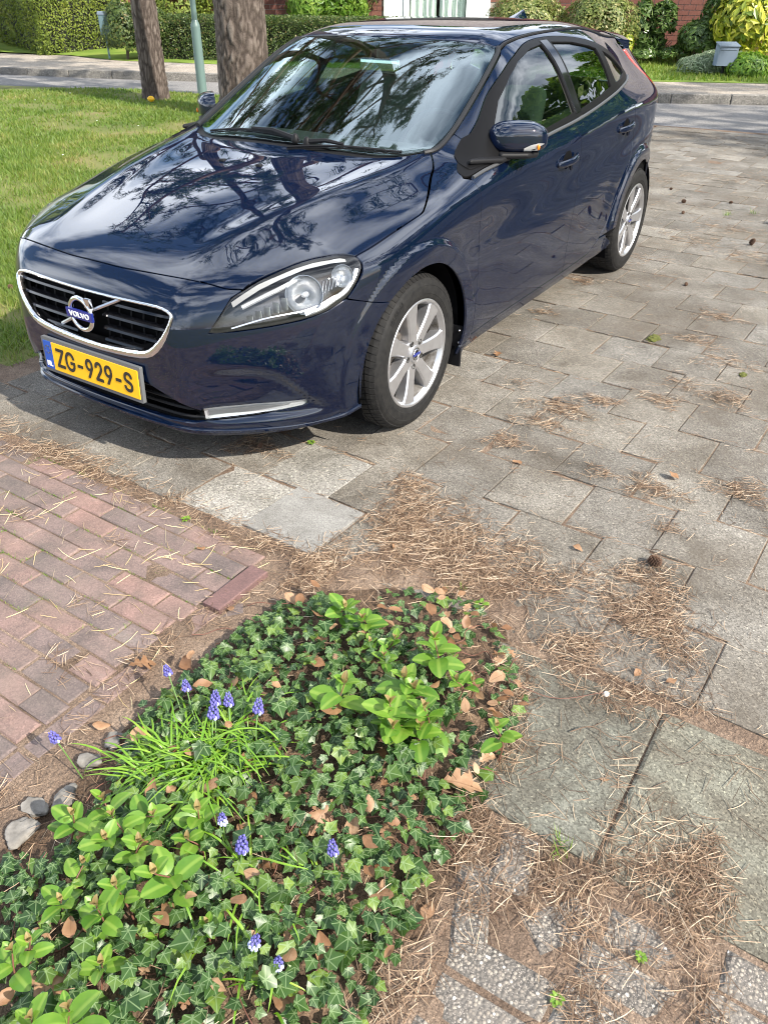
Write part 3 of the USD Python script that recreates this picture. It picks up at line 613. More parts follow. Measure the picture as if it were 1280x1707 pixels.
# headlamps
hl = Polygon([tuple(q) for q in HEAD.uv(np.array(HL_TOP + HL_REAR[1:] + HL_LOW[1:-1]))]).buffer(0)
hl = Polygon(catmull(np.array(hl.exterior.coords)[:-1], 3, closed=True)).buffer(0)
def hu(P): return HEAD.uv(np.array(P))
def head(s):
    M = (lambda g: g) if s > 0 else mir
    L = putp(CAR, 'headlamp', M(panel(hl, HEAD, gap=.0035, thick=.004, h=.03)), 'lamp_glass')
    putp(L, 'housing', M(panel(hl.buffer(.004), HEAD, gap=0, thick=0, h=.02, f=offs(.085))), 'lamp_dark')
    putp(L, 'bezel', M(panel(hl.difference(hl.buffer(-.007)), HEAD, gap=.001, thick=.045, h=.02, lift=-.006)), 'black_plastic')
    P = lambda p, d: surf(HEAD, hu([p]), offs(d))[0]
    c = P((.535, .738, .688), .034); c2 = P((.40, .80, .728), .026); c3 = P((.655, .665, .645), .030)
    ax = np.array([.80, .42, .25]); ax /= np.linalg.norm(ax)
    def bowl(cc, r, dep, ax, seg=40):
        pr = [(r * math.sin(t), dep * (1 - math.cos(t))) for t in np.linspace(.05, np.pi / 2, 10)] + [(r * 1.02, dep * 1.0)]
        m = lathe(pr, seg, 'z'); m.apply_transform(frame(cc - ax * dep * .8, np.cross([0, 0, 1], ax), np.cross(ax, np.cross([0, 0, 1], ax)))); return m
    MM = (lambda m: m) if s > 0 else mirror
    put(L, 'main_reflector', MM(bowl(c, .064, .058, ax)), 'reflector', smooth=50)
    put(L, 'bulb', MM(hull_balls([(c - ax * .025, .011), (c + ax * .012, .009)])), 'lamp_white', smooth=60)
    put(L, 'outer_reflector', MM(bowl(c2, .037, .035, ax)), 'reflector', smooth=50)
    # facets of the reflectors, trims and dividers that catch light behind the lens
    e1 = np.cross([0, 0, 1.], ax); e1 /= np.linalg.norm(e1); e2 = np.cross(ax, e1)
    def plate(o, du, dv, w, h, t=.002):
        M = frame(o, du, dv); b = rbox((0, 0, 0), (w, h, t), .0008, 6); b.apply_transform(M); return b
    for k in range(7):
        o = P((.475 - .011 * k, .765 + .007 * k, .700 + .004 * k), .040 + .004 * (k % 2)); put(L, 'reflector_facet', MM(plate(o, e1 * .35 + ax * .8, e2 + e1 * .15, .030, .046 - .003 * k)), 'reflector', smooth=30)
    for k in range(5):
        o = P((.60 + .022 * k, .705 - .021 * k, .672 - .012 * k), .050); put(L, 'reflector_facet', MM(plate(o, e1 + ax * .5, e2 - e1 * .25, .026, .040 - .004 * k)), 'reflector', smooth=30)
    tr = np.array([P(q, .030) for q in [(.74, .58, .598), (.66, .655, .622), (.60, .70, .628), (.54, .74, .632), (.48, .775, .650), (.42, .80, .672)]])
    put(L, 'lower_trim', MM(tube(catmull(tr, 4), .0045, 6)), 'reflector', smooth=50)
    tr = np.array([P(q, .040) for q in [(.70, .60, .665), (.64, .64, .690), (.58, .675, .712), (.52, .705, .735)]])
    put(L, 'upper_trim', MM(tube(catmull(tr, 4), .008, 6)), 'lamp_white', smooth=50)
    # white light guide under the upper edge, chrome blade across
    up = np.array(HL_TOP[2:9]); gd = []
    for i, p in enumerate(up): gd.append([P(p + [0, 0, -.012], .012), P(p + [-.004, .004, -.028], .028)])
    gd = np.array(gd); n_ = len(gd); V = gd.reshape(-1, 3); F = np.array([[(2 * i, 2 * i + 1, 2 * i + 3), (2 * i, 2 * i + 3, 2 * i + 2)] for i in range(n_ - 1)]).reshape(-1, 3)
    blade = TM(np.vstack([V, V - ax * .006]), np.vstack([F, F[:, ::-1] + len(V)])); put(L, 'light_guide', MM(blade), 'lamp_white', smooth=40)
    bl_ = np.array([P(q, .022) for q in [(.735, .585, .602), (.68, .635, .632), (.61, .69, .665), (.56, .715, .70), (.50, .745, .735), (.43, .775, .76)]])
    lo = np.array([P(q, .02) for q in [(.55, .745, .622), (.50, .78, .640), (.46, .80, .66), (.41, .815, .68), (.37, .82, .71), (.345, .82, .74)]])
    put(L, 'indicator_strip', MM(tube(catmull(lo, 4), .009, 6)), 'lamp_white', smooth=50)
head(1); head(-1)
# wheels
def tyre_mesh():
    R = .3155; w2 = .1025
    prof = [(.218, -.085), (.222, -.094), (.240, -.1015), (.258, -.1025), (.276, -.1005), (.292, -.094), (.302, -.086), (.309, -.076), (.3125, -.062), (R, -.04), (R, 0), (R, .04), (.3125, .062), (.309, .076), (.302, .086), (.292, .094), (.290, .0955), (.276, .1005), (.2745, .0995), (.258, .1025), (.243, .1020), (.2415, .1005), (.230, .099), (.222, .094), (.218, .085)]
    return lathe(prof, 96, 'y')
def wheel(s_outer, loc, steer=0.):
    W = put(CAR, 'wheel', (lambda m: m)(tyre_base.copy().apply_transform(place(loc, s_outer, steer))), 'tyre', smooth=35)
    for nm, m, mt_, sm in wheel_parts: put(W, nm, m.copy().apply_transform(place(loc, s_outer, steer)) if s_outer > 0 else fixm(m, loc, s_outer, steer), mt_, smooth=sm)
    return W
def place(loc, s, steer):
    M = np.eye(4); a = steer + (0 if s > 0 else np.pi); M[:3, :3] = [[math.cos(a), -math.sin(a), 0], [math.sin(a), math.cos(a), 0], [0, 0, 1]]; M[:3, 3] = loc; return M
def fixm(m, loc, s, steer): return m.copy().apply_transform(place(loc, s, steer))
tyre_base = tyre_mesh()
# tread blocks: thin raised sipe blocks in a V pattern
blk = []
for i in range(72):
    a0 = i / 72 * 2 * np.pi
    for y0, y1, sk in ((-.088, -.052, -.03), (-.046, -.012, .05), (-.006, .006, .0), (.012, .046, -.05), (.052, .088, .03)):
        ys = np.array([y0, (y0 + y1) / 2, y1]); V = []
        wa = 2 * np.pi / 72 * .80 if abs(y0) > .01 else 2 * np.pi / 72 * .97
        for y in ys:
            rr = .3185 - max(0, abs(y) - .045) ** 2 * 8.0
            for aa in (a0 + sk * abs(y) / .05 * np.sign(1) , a0 + sk * abs(y) / .05 + wa):
                for r in (rr - .012, rr): V.append([r * math.sin(aa), y, r * math.cos(aa)])
        V = np.array(V); F = []
        for q in range(2):
            b = q * 4
            F += [(b + 1, b + 3, b + 7), (b + 1, b + 7, b + 5), (b, b + 1, b + 5), (b, b + 5, b + 4), (b + 2, b + 6, b + 7), (b + 2, b + 7, b + 3)]
        F += [(0, 2, 3), (0, 3, 1), (8, 9, 11), (8, 11, 10)]
        blk.append((V, np.array(F)))
tread = cat_([TM(v, f) for v, f in blk]); 
rimf = lathe([(.2185, .088), (.2225, .092), (.2225, .096), (.219, .0985), (.2125, .0975), (.206, .089), (.200, .078)], 96, 'y')
barrel = lathe([(.200, .078), (.192, .05), (.188, 0), (.19, -.06), (.2, -.085)], 72, 'y')
# seven spokes: each a tapered hull, ribbed
spk = []
def spoke(k):
    a = math.radians(k * 360 / 7 + 12); M = np.eye(4); M[0, 0] = M[2, 2] = math.cos(a); M[0, 2] = math.sin(a); M[2, 0] = -math.sin(a)
    st = [(.045, .0290, .080), (.085, .0275, .0835), (.125, .0290, .0865), (.165, .0335, .0895), (.207, .0445, .0905)]
    parts = []
    for (r0, w0, y0), (r1, w1, y1) in zip(st[:-1], st[1:]):
        pts = []
        for r, w, y in ((r0, w0, y0), (r1, w1, y1)):
            for sx in (-1, 1):
                pts += [(sx * w, y - .007, r), (sx * (w - .006), y, r), (sx * (w - .004), y - .05, r)]
            pts += [(0, y + .001, r)]
        parts.append(m3.Manifold.hull_points(np.array(pts, float)))
    m = man(m3.Manifold.batch_boolean(parts, m3.OpType.Add)); m.apply_transform(M); return m
spokes = [spoke(k) for k in range(7)]
hub = lathe([(.0, .088), (.030, .0885), (.034, .087), (.036, .081), (.052, .080), (.068, .079), (.074, .070), (.074, .02)], 48, 'y')
bolts = []
for k in range(5):
    a = math.radians(k * 72 + 28); c0 = np.array([.054 * math.sin(a), 0, .054 * math.cos(a)])
    b = lathe([(.0, .0815), (.007, .0815), (.008, .0825), (.0115, .083), (.0135, .080), (.0135, .075)], 12, 'y'); b.apply_translation(c0); bolts.append(b)
capb = lathe([(.0, .0895), (.014, .0893), (.026, .0888), (.028, .087)], 32, 'y')
capr = lathe([(.0165, .0895), (.0185, .0912), (.0215, .0912), (.0235, .0895)], 32, 'y')
capn = box((0, .0905, 0), (.05, .003, .011))
disc = lathe([(.05, .03), (.135, .03), (.137, .018), (.05, .018)], 48, 'y')
calip = rbox((.10, .03, .06), (.07, .06, .10), .012)
back_ = lathe([(.0, -.02), (.196, -.02)], 48, 'y')
def side_text(s, r, ac, hgt):
    t = meshkit.text_mesh(s, hgt, .0012, bold=True); w = t.bounds[1, 0] - t.bounds[0, 0]; v = t.vertices.copy(); xx_ = (v[:, 0] - t.bounds[0, 0] - w / 2)
    a = ac + xx_ / r; rr = r + v[:, 1]; t.vertices = np.stack([rr * np.sin(a), .1005 + v[:, 2] * 1.2 - np.maximum(rr - .27, 0) ** 2 * 10, rr * np.cos(a)], 1); t.faces = t.faces[:, ::-1]; return t
letters = side_text('205/55 R16', .272, math.radians(-38), .013)
# the wheel faces +y; viewed from +y the x axis runs to the left, so text runs with decreasing x
letters.vertices = letters.vertices * [-1, 1, 1]; letters.faces = letters.faces[:, ::-1]
letters2 = side_text('WINTER', .272, math.radians(150), .012); letters2.vertices = letters2.vertices * [-1, 1, 1]; letters2.faces = letters2.faces[:, ::-1]
wheel_parts = [('tread', tread, 'tyre', False), ('rim', rimf, 'alloy', 40), ('barrel', barrel, 'alloy_dirty', 40)] + [('spoke', m, 'alloy', 30) for m in spokes] + [('hub', hub, 'alloy', 40)] + [('wheel_bolt', b, 'steel_bolt', 40) for b in bolts] + \
    [('hub_cap', capb, 'gloss_black', 40), ('hub_ring', capr, 'satin_chrome', 40), ('hub_bar', capn, 'emblem_blue', False), ('brake_disc', disc, 'brake', 40), ('brake_caliper', calip, 'brake', 40), ('back_plate', back_, 'liner', 40), ('size_lettering', letters, 'tyre', False)]
for loc, s in (((0, .775, .3165), 1), ((-2.647, .770, .3165), 1), ((0, -.775, .3165), -1), ((-2.647, -.770, .3165), -1)): wheel(s, loc)
# arch liners, underbody, mud flaps
for x0 in (0, -2.647):
    for s in (1, -1):
        a = np.radians(np.linspace(-25, 205, 36)); ys = [.55, .60, .845]
        V = np.array([[x0 + .378 * math.cos(t) * (1 if y > .56 else .2), s * y, .315 + .378 * math.sin(t) * (1 if y > .56 else .2)] for t in a for y in ys]); F = []
        for i in range(35):
            for j in range(2): p = i * 3 + j; F += [(p, p + 1, p + 4), (p, p + 4, p + 3)]
        put(CAR, 'arch_liner', TM(V, np.array(F)), 'liner')
flap = rbox((-.372, .80, .225), (.012, .15, .19), .004)
put(CAR, 'mud_guard', flap, 'black_plastic', smooth=40); put(CAR, 'mud_guard', mirror(flap), 'black_plastic', smooth=40)
for zz_ in (.30, .245):
    for s in (1, -1): put(CAR, 'screw', trimesh.creation.icosphere(1, .006).apply_translation((-.366, s * .862, zz_)), 'satin_chrome', smooth=True)
put(CAR, 'underbody', cat_([box((-1.32, 0, .24), (3.6, 1.06, .06)), box((-1.32, 0, .235), (1.72, 1.60, .05)), box((.55, 0, .26), (.4, 1.0, .10)), box((-3.1, 0, .3), (.4, 1.2, .12))]), 'liner')
# dark inner shell seen through the shut lines
def shell(poly, dom, d): g = panel(poly, dom, h=.05, thick=0, gap=0, f=offs(d)); return TM(g[0], g[1])
in_side = Polygon([(.35, .70), (-.36, .93), (-1.4, .98), (-2.3, 1.08), (-2.75, .98), (-2.9, .75), (-2.75, .72)] + arc(-2.647, .315, .39, 75, 165, 12) + [(-2.02, .28), (-.39, .22)] + arc(0, .315, .39, 190, 60, 14)).buffer(0)
inA = [shell(in_side, SIDE, .02)]
ipA = Polygon(dd(pil[1:] + rail + [at_top(-2.9, .5)]) + dd(s3([(-2.75, 1.0), (-2.6, 1.06), (-2.53, 1.13), (-2.54, 1.19), (-2.34, 1.295), (-2.1, 1.345), (-1.63, 1.378), (-1.37, 1.362), (-1.14, 1.312), (-.85, 1.197), (-.62, 1.065)]))).buffer(0).buffer(.004)
inA.append(shell(max(getattr(ipA, 'geoms', [ipA]), key=lambda g: g.area), DIAG, .02))
innr = cat_(inA + [mirror(m) for m in inA])
innr = cat_([innr, shell(Polygon(sym([(.74, 0), (.70, .45), (.60, .57), (.3, .74), (0, .78), (-.3, .68), (-.34, .5), (-.24, .2), (-.22, 0)])), TOP, .025), shell(Polygon(sym([(-1.04, 0), (-1.14, .54), (-2.85, .5), (-2.9, 0)])), TOP, .02),
              shell(bp.buffer(-.02).difference(grC.buffer(-.03)).difference(inC.buffer(-.02)).difference(Polygon(cu(np.array(HL_TOP + HL_REAR[1:] + HL_LOW[1:-1]))).buffer(.0)).difference(drC.buffer(.004)).difference(drM.buffer(.004)), CYL, .022)])
put(CAR, 'inner_shell', innr, 'liner')
# mirrors
def mirror_parts(s):
    A, B = np.array([-.675, .832]), np.array([-.800, .968]); ax = (B - A) / np.linalg.norm(B - A); nrm = np.array([ax[1], -ax[0]])  # nrm points forward
    if nrm[0] < 0: nrm = -nrm
    U, Vn = 40, 24; P = []
    L = np.linalg.norm(B - A) / 2 + .034; C = (A + B) / 2
    for i in range(U):
        th = i / U * 2 * np.pi
        for j in range(Vn + 1):
            ph = j / Vn * np.pi / 2
            ct, st = np.cos(th), np.sin(th); e = .62
            lx = np.sign(ct) * abs(ct) ** e * np.cos(ph) ** .55; lz = np.sign(st) * abs(st) ** e * np.cos(ph) ** .55; dp = np.sin(ph) ** .9
            X = L * lx; Z = (.068 if lz > 0 else .056) * lz * (1 - .22 * (lx > 0) * abs(lx) ** 2 * (lz > 0)); D = .085 * dp - .045
            P.append([*(C + ax * X + nrm * D), 1.024 + Z])
    P = np.array(P); F = []
    for i in range(U):
        for j in range(Vn): a, b = i * (Vn + 1) + j, (i + 1) % U * (Vn + 1) + j; F += [(a, b, b + 1), (a, b + 1, a + 1)]
    hs = TM(P, np.array(F)); hs.merge_vertices(); trimesh.repair.fix_normals(hs)
    rim = P.reshape(U, Vn + 1, 3)[:, 0]; cen = rim.mean(0); bk = np.array([*(-nrm * .004), 0])
    gv = np.vstack([cen + (rim - cen) * .97 - np.array([*(nrm * -.006), 0]), [cen - np.array([*(nrm * -.006), 0])]])
    glass = TM(gv, np.array([(U, i, (i + 1) % U) for i in range(U)]))
    base = hull_balls([((C + ax * q + nrm * r).tolist() + [z], rr) for q, r, z, rr in [(-.085, .0, .966, .016), (-.085, .028, .968, .013), (.07, .0, .964, .012), (.085, -.03, .968, .010), (.02, .03, .966, .012), (-.07, -.03, .968, .014)]])
    arm = hull_balls([((-.53, .80, .958), .013), ((-.48, .805, .964), .010), ((-.66, .85, .953), .013), ((-.63, .87, .955), .010), ((-.72, .86, .953), .012)])
    tri = panel(mt.buffer(-.012).buffer(.012), SIDE, gap=0, lift=.004, thick=.008, h=.02)
    ind = [(C + ax * q + nrm * r).tolist() + [z] for q, r, z in []]
    ilo = []
    for q, z0, z1_ in [(.005, .984, .996), (.032, .983, 1.008), (.066, .984, 1.014), (.094, .986, 1.012)]:
        ilo.append((q, z0, z1_))
    iv = []
    kd = cKDTree(P)
    for q, z0, z1_ in ilo:
        for z in (z0, (z0 + z1_) / 2, z1_):
            o = np.array([*(C + ax * q + nrm * .2), z]); lo_, hi_ = 0, 1
            best = P[(np.abs((P[:, :2] - C) @ ax - q) < .02)]; best = best[((best[:, :2] - C) @ nrm) > -.03]
            dz = np.abs(best[:, 2] - z); dpt = np.sort(((best[:, :2] - C) @ nrm)[np.argsort(dz)[:5]])[2]
            iv.append([*(C + ax * q + nrm * (dpt + .003)), z])
    iv = np.array(iv); F = []
    for i in range(3):
        for j in range(2): a = i * 3 + j; F += [(a, a + 3, a + 4), (a, a + 4, a + 1)]
    indm = TM(iv, np.array(F)); 
    if (indm.face_normals.mean(0)[:2] @ nrm) < 0: indm = flip(indm)
    indm = cat_([indm, flip(TM(indm.vertices - np.array([*(nrm * .006), 0]), indm.faces))])
    MM = (lambda m: m) if s > 0 else mirror
    R = put(CAR, 'door_mirror', MM(hs), 'paint', smooth=55)
    put(R, 'mirror_glass', MM(glass), 'mirror_glass'); put(R, 'mirror_base', MM(base), 'black_plastic', smooth=50); put(R, 'mirror_arm', MM(arm), 'black_plastic', smooth=50)
    putp(R, 'corner_plate', tri if s > 0 else mir(tri), 'trim_black')
    I = put(R, 'side_indicator', MM(indm), 'lamp_white', smooth=40)
    am = trimesh.creation.icosphere(2, .006); am.vertices *= [1, 1, 1.8]; am.apply_translation(iv[7] + [*(nrm * .004), 0]); put(I, 'amber_bulb', MM(am), 'amber', smooth=True)
mirror_parts(1); mirror_parts(-1)
# door handles
for x0, z0 in ((-1.335, .862), (-2.19, .915)):
    for s in (1, -1):
        P = surf(SIDE, np.array([(x0 + d, z0 + .10 * -d) for d in (.10, .06, 0, -.05, -.095)])); n_ = grad(P)
        off = np.array([.004, .022, .034, .030, .014])[:, None]
        Q = P + n_ * off
        hd = man(m3.Manifold.batch_boolean([m3.Manifold.batch_hull([m3.Manifold.sphere(1, 12).scale((.014, .010, .0165 - .003 * (i == 0))).translate(tuple(Q[i])), m3.Manifold.sphere(1, 12).scale((.014, .010, .0165 - .003 * (i == 3))).translate(tuple(Q[i + 1]))]) for i in range(4)], m3.OpType.Add))
        cup = trimesh.creation.icosphere(3, 1.); cup.vertices *= [.055, .004, .036]; cup.apply_translation(P[2] + n_[2] * .0005 + [0.0, 0, .006])
        kh = hull_balls([(P[3] + n_[3] * .010 + [.012, 0, -.030], .011), (P[3] + n_[3] * .010 + [.010, 0, -.048], .009)])
        MM = (lambda m: m) if s > 0 else mirror
        H = put(CAR, 'door_handle', MM(hd), 'paint', smooth=50); put(H, 'handle_recess', MM(cup), 'liner', smooth=True)
        if s > 0: put(H, 'key_cover', MM(kh), 'paint', smooth=50)
# wipers
def wiper(p0, p1, p2):
    arm = tube(np.array([at_top(*p0) + [0, 0, .012], at_top(*((np.array(p0) + p1) / 2)) + [0, 0, .024], at_top(*p1) + [0, 0, .020]]), [.012, .009, .006], 6)
    a = put(CAR, 'wiper', arm, 'black_plastic', smooth=40)
    d = (np.array(p2) - p1); pts = [at_top(*(np.array(p1) + d * t)) + [0, 0, .012] for t in np.linspace(-1, 1, 15)]
    put(a, 'blade', cat_([tube(np.array(pts), .005, 6), tube(np.array(pts) - [0, 0, .008], .0028, 4)]), 'black_plastic', smooth=40)
    put(a, 'pivot_cap', hull_balls([(at_top(*p0) + [0, 0, .006], .018), (at_top(*p0) + [0, 0, .02], .013)]), 'black_plastic', smooth=50)
wiper((-.235, .10), (-.262, -.16), (-.290, -.44))
wiper((-.285, -.48), (-.315, -.30), (-.262, .05)) if False else None
wiper((-.262, .34), (-.275, .08), (-.30, .42)) if False else None
wiper((-.30, -.535), (-.265, -.30), (-.31, -.56)) if False else None
wiper((-.23, .165), (-.262, .33), (-.345, .56))
for y0 in (.10, -.10):
    p = at_top(.0, y0); put(CAR, 'washer_nozzle', hull_balls([(p + [.008, .008, .001], .007), (p + [.008, -.008, .001], .007), (p + [-.010, 0, .0], .007)]), 'black_plastic', smooth=50)
# interior
IN_ = put(CAR, 'dashboard', cat_([hull_balls([((-.36, -.60, .90), .06), ((-.36, .60, .90), .06), ((-.80, -.64, .88), .07), ((-.80, .64, .88), .07), ((-.70, -.64, .70), .07), ((-.70, .64, .70), .07)])]), 'dash', smooth=50)
def seat(y):
    S = put(CAR, 'front_seat', cat_([rbox((-1.25, y, .52), (.52, .50, .16), .05), hull_balls([((-1.50, y - .19, .58), .065), ((-1.50, y + .19, .58), .065), ((-1.72, y - .17, 1.08), .05), ((-1.72, y + .17, 1.08), .05)])]), 'seat_fabric', smooth=50)
    put(S, 'headrest', rbox((-1.75, y, 1.21), (.10, .26, .17), .04), 'seat_fabric', smooth=50)
seat(.36); seat(-.36)
put(CAR, 'rear_seat', cat_([rbox((-2.15, 0, .55), (.5, 1.25, .16), .05), hull_balls([((-2.38, -.58, .60), .07), ((-2.38, .58, .60), .07), ((-2.56, -.52, 1.06), .05), ((-2.56, .52, 1.06), .05)])]), 'seat_fabric', smooth=50)
a = np.linspace(0, 2 * np.pi, 33); sw = np.array([np.array([-.93, .36, .90]) + .185 * (math.cos(t) * np.array([0, 1, 0]) + math.sin(t) * np.array([-.42, 0, .91])) for t in a])
SW = put(CAR, 'steering_wheel', tube(sw, .015, 8, caps=False), 'gloss_black', smooth=50)
put(SW, 'wheel_boss', hull_balls([((-.91, .36, .90), .05), ((-.92, .43, .90), .02), ((-.92, .29, .90), .02), ((-.90, .36, .82), .02)]), 'dash', smooth=50)
put(CAR, 'interior_mirror', rbox((-1.03, 0, 1.235), (.03, .23, .065), .012), 'mirror_glass', smooth=40)
put(CAR, 'cabin_floor', cat_([box((-1.7, 0, .40), (2.4, 1.5, .04)), box((-.62, 0, .55), (.04, 1.5, .5))]), 'liner')
st = panel(Polygon([(-.50, .55), (-.53, .57), (-.50, .50), (-.47, .48)]), TOP, gap=0, thick=0, lift=-.009, h=.05)

# ================= ground, paving, street =================
def ramp_mat(name, stops, scale, rough=.85, bump=.3, bscale=120., dist=.003, spec=.25, speck=None, obj=True, detail=6., tint=None, warp=0., stain=None):
    """mottled mineral surface: broad stains, fine speckle, a tone of its own for each piece"""
    n = {'g': ('geometry', {}), 'n': ('noise_texture', {'scale': scale, 'detail': detail, 'roughness': .62, 'distortion': warp}), 'r': ('rgb_ramp', {'ramp': stops}),
         'v': ('voronoi_texture', {'scale': speck[0] if speck else 200., 'feature': 'f1'}), 'vr': ('rgb_ramp', {'ramp': (speck[1] if speck else [(0, (1, 1, 1)), (1, (1, 1, 1))]), 'interpolate': True}),
         'm1': ('mix_color', {'blend_type': 'multiply', 'fac': 1.0}),
         'o': ('object_info', {}), 'orr': ('rgb_ramp', {'ramp': tint or [(0, (.80, .80, .80)), (.5, (1, 1, 1)), (1, (1.14, 1.12, 1.08))]}), 'm2': ('mix_color', {'blend_type': 'multiply', 'fac': 1.0 if obj else 0.0}),
         'b': ('noise_texture', {'scale': bscale, 'detail': 5.}), 'bm': ('bump', {'strength': bump, 'distance': dist}),
         'p': ('principled_bsdf', {'roughness': rough, 'specular_ior_level': spec})}
    l = [('g.position', 'n.vector'), ('g.position', 'v.vector'), ('g.position', 'b.vector'), ('n.fac', 'r.fac'), ('v.color', 'vr.fac'), ('r.color', 'm1.a'), ('vr.color', 'm1.b'),
         ('o.random', 'orr.fac'), ('m1.result', 'm2.a'), ('orr.color', 'm2.b'), ('m2.result', 'p.base_color'), ('b.fac', 'bm.height'), ('bm.normal', 'p.normal')]
    if stain:        # broad patches of dirt
        n.update({'sn': ('noise_texture', {'scale': stain[0], 'detail': 8., 'roughness': .68}), 'sr': ('rgb_ramp', {'ramp': [(stain[2], (0, 0, 0)), (stain[3], (stain[4],) * 3)]}), 'sm': ('mix_color', {'b': stain[1]})})
        l = [x for x in l if x[1] != 'p.base_color'] + [('g.position', 'sn.vector'), ('sn.fac', 'sr.fac'), ('sr.color', 'sm.fac'), ('m2.result', 'sm.a'), ('sm.result', 'p.base_color')]
    return mat(name, n, l, 'p.BSDF')
SPK = [(0, (.38, .37, .36)), (.3, (.72, .71, .70)), (.6, (1.0, 1.0, 1.0)), (.84, (1.3, 1.28, 1.24)), (1, (2.3, 2.25, 2.1))]
ramp_mat('slab', [(.26, (.074, .065, .053)), (.40, (.130, .119, .103)), (.58, (.178, .166, .147)), (.8, (.238, .225, .202))], 3.6, bump=.6, bscale=260., speck=(230., SPK), warp=.4, stain=(1.3, (.085, .068, .050), .46, .70, .70), tint=[(0, (.86, .86, .86)), (.5, (1, 1, 1)), (1, (1.09, 1.08, 1.05))])
ramp_mat('slab_pale', [(.26, (.10, .092, .078)), (.45, (.17, .16, .143)), (.7, (.235, .223, .202))], 5., bump=.7, bscale=220., speck=(210., SPK), warp=.4)
ramp_mat('slab_light', [(.26, (.15, .14, .12)), (.45, (.25, .238, .212)), (.7, (.32, .305, .278))], 5., bump=.8, bscale=220., speck=(190., SPK), warp=.4)
ramp_mat('slab_new', [(.3, (.155, .148, .134)), (.5, (.195, .188, .174)), (.7, (.23, .224, .208))], 7., bump=.5, bscale=420., speck=(330., [(0, (.62, .62, .62)), (.5, (1, 1, 1)), (1, (1.35, 1.35, 1.33))]), obj=False, stain=(3., (.12, .10, .08), .50, .75, .55))
ramp_mat('slab_green', [(.30, (.066, .056, .042)), (.46, (.112, .106, .086)), (.60, (.150, .150, .124)), (.76, (.198, .196, .168))], 4.5, bump=.5, bscale=280., speck=(250., SPK), warp=.6)
PEB = [(0, (.28, .25, .22)), (.25, (.50, .46, .42)), (.5, (.85, .78, .70)), (.72, (1.15, 1.05, .92)), (.9, (1.9, 1.8, 1.65)), (1, (3.0, 2.95, 2.85))]
def pebbled(name, sc, base):
    n = {'g': ('geometry', {}), 'v': ('voronoi_texture', {'scale': sc}), 'w': ('voronoi_texture', {'scale': sc * 2.6}), 'm1': ('rgb_ramp', {'ramp': [(0, (1, 1, 1)), (.34, (1, 1, 1)), (.46, (0, 0, 0))]}), 'm2': ('rgb_ramp', {'ramp': [(0, (.8, .8, .8)), (.40, (.8, .8, .8)), (.5, (0, 0, 0))]}),
         'c1': ('rgb_ramp', {'ramp': [(0, (.10, .09, .08)), (.35, (.16, .14, .12)), (.6, (.26, .225, .185)), (.88, (.27, .24, .20)), (.96, (.42, .39, .35)), (1, (.62, .59, .54))]}), 'c2': ('rgb_ramp', {'ramp': [(0, (.09, .085, .08)), (.5, (.17, .15, .128)), (1, (.34, .30, .26))]}),
         's1': ('separate_color', {}), 's2': ('separate_color', {}), 'n': ('noise_texture', {'scale': 6., 'detail': 6.}), 'b': ('rgb_ramp', {'ramp': base}), 'x2': ('mix_color', {}), 'x1': ('mix_color', {}),
         'ad': ('math', {'math_type': 'multiply_add', 'value2': -1.}), 'bm': ('bump', {'strength': .8, 'distance': .004}), 'p': ('principled_bsdf', {'roughness': .75, 'specular_ior_level': .3})}
    return mat(name, n, [('g.position', 'v.vector'), ('g.position', 'w.vector'), ('g.position', 'n.vector'), ('v.distance', 'm1.fac'), ('w.distance', 'm2.fac'), ('v.color', 's1.color'), ('w.color', 's2.color'), ('s1.r', 'c1.fac'), ('s2.g', 'c2.fac'), ('n.fac', 'b.fac'),
        ('b.color', 'x2.a'), ('c2.color', 'x2.b'), ('m2.color', 'x2.fac'), ('x2.result', 'x1.a'), ('c1.color', 'x1.b'), ('m1.color', 'x1.fac'), ('x1.result', 'p.base_color'), ('v.distance', 'ad.value1'), ('ad.value', 'bm.height'), ('bm.normal', 'p.normal')], 'p.BSDF')
pebbled('pebble_paver', 120., [(.35, (.075, .068, .06)), (.65, (.135, .122, .108))])
ramp_mat('clinker', [(.30, (.108, .086, .078)), (.45, (.156, .116, .104)), (.60, (.196, .140, .125)), (.78, (.208, .172, .152))], 7.5, bump=.6, bscale=240., speck=(260., [(0, (.72, .72, .74)), (.6, (1, 1, 1)), (1, (1.32, 1.3, 1.28))]),
         tint=[(0, (.74, .80, .82)), (.3, (.85, .88, .90)), (.5, (.98, .97, .96)), (.78, (1.08, 1.0, .97)), (1, (1.18, 1.05, 1.0))], warp=.5, stain=(2.2, (.155, .130, .108), .48, .72, .50))
ramp_mat('clinker_new', [(.3, (.105, .066, .062)), (.7, (.145, .088, .082))], 20., bump=.35, bscale=300., speck=(300., [(0, (.8, .8, .8)), (1, (1.25, 1.2, 1.2))]), obj=False)
ramp_mat('sand_soil', [(.30, (.085, .058, .041)), (.5, (.150, .107, .078)), (.7, (.225, .170, .128))], 4., bump=.9, bscale=90., dist=.008, speck=(430., SPK), obj=False)
ramp_mat('bed_soil', [(.3, (.045, .030, .020)), (.55, (.095, .062, .040)), (.75, (.17, .115, .075))], 9., bump=1., bscale=70., dist=.01, speck=(330., SPK), obj=False)
ramp_mat('asphalt', [(.3, (.155, .152, .150)), (.7, (.215, .208, .202))], .8, bump=.3, bscale=120., speck=(90., SPK), obj=False)
ramp_mat('asphalt_edge', [(.3, (.105, .108, .118)), (.7, (.145, .147, .155))], 1.2, bump=.3, bscale=120., speck=(90., SPK), obj=False)
ramp_mat('pavement', [(.3, (.27, .235, .195)), (.7, (.36, .32, .275))], 1.5, bump=.3, bscale=60., speck=(60., SPK))
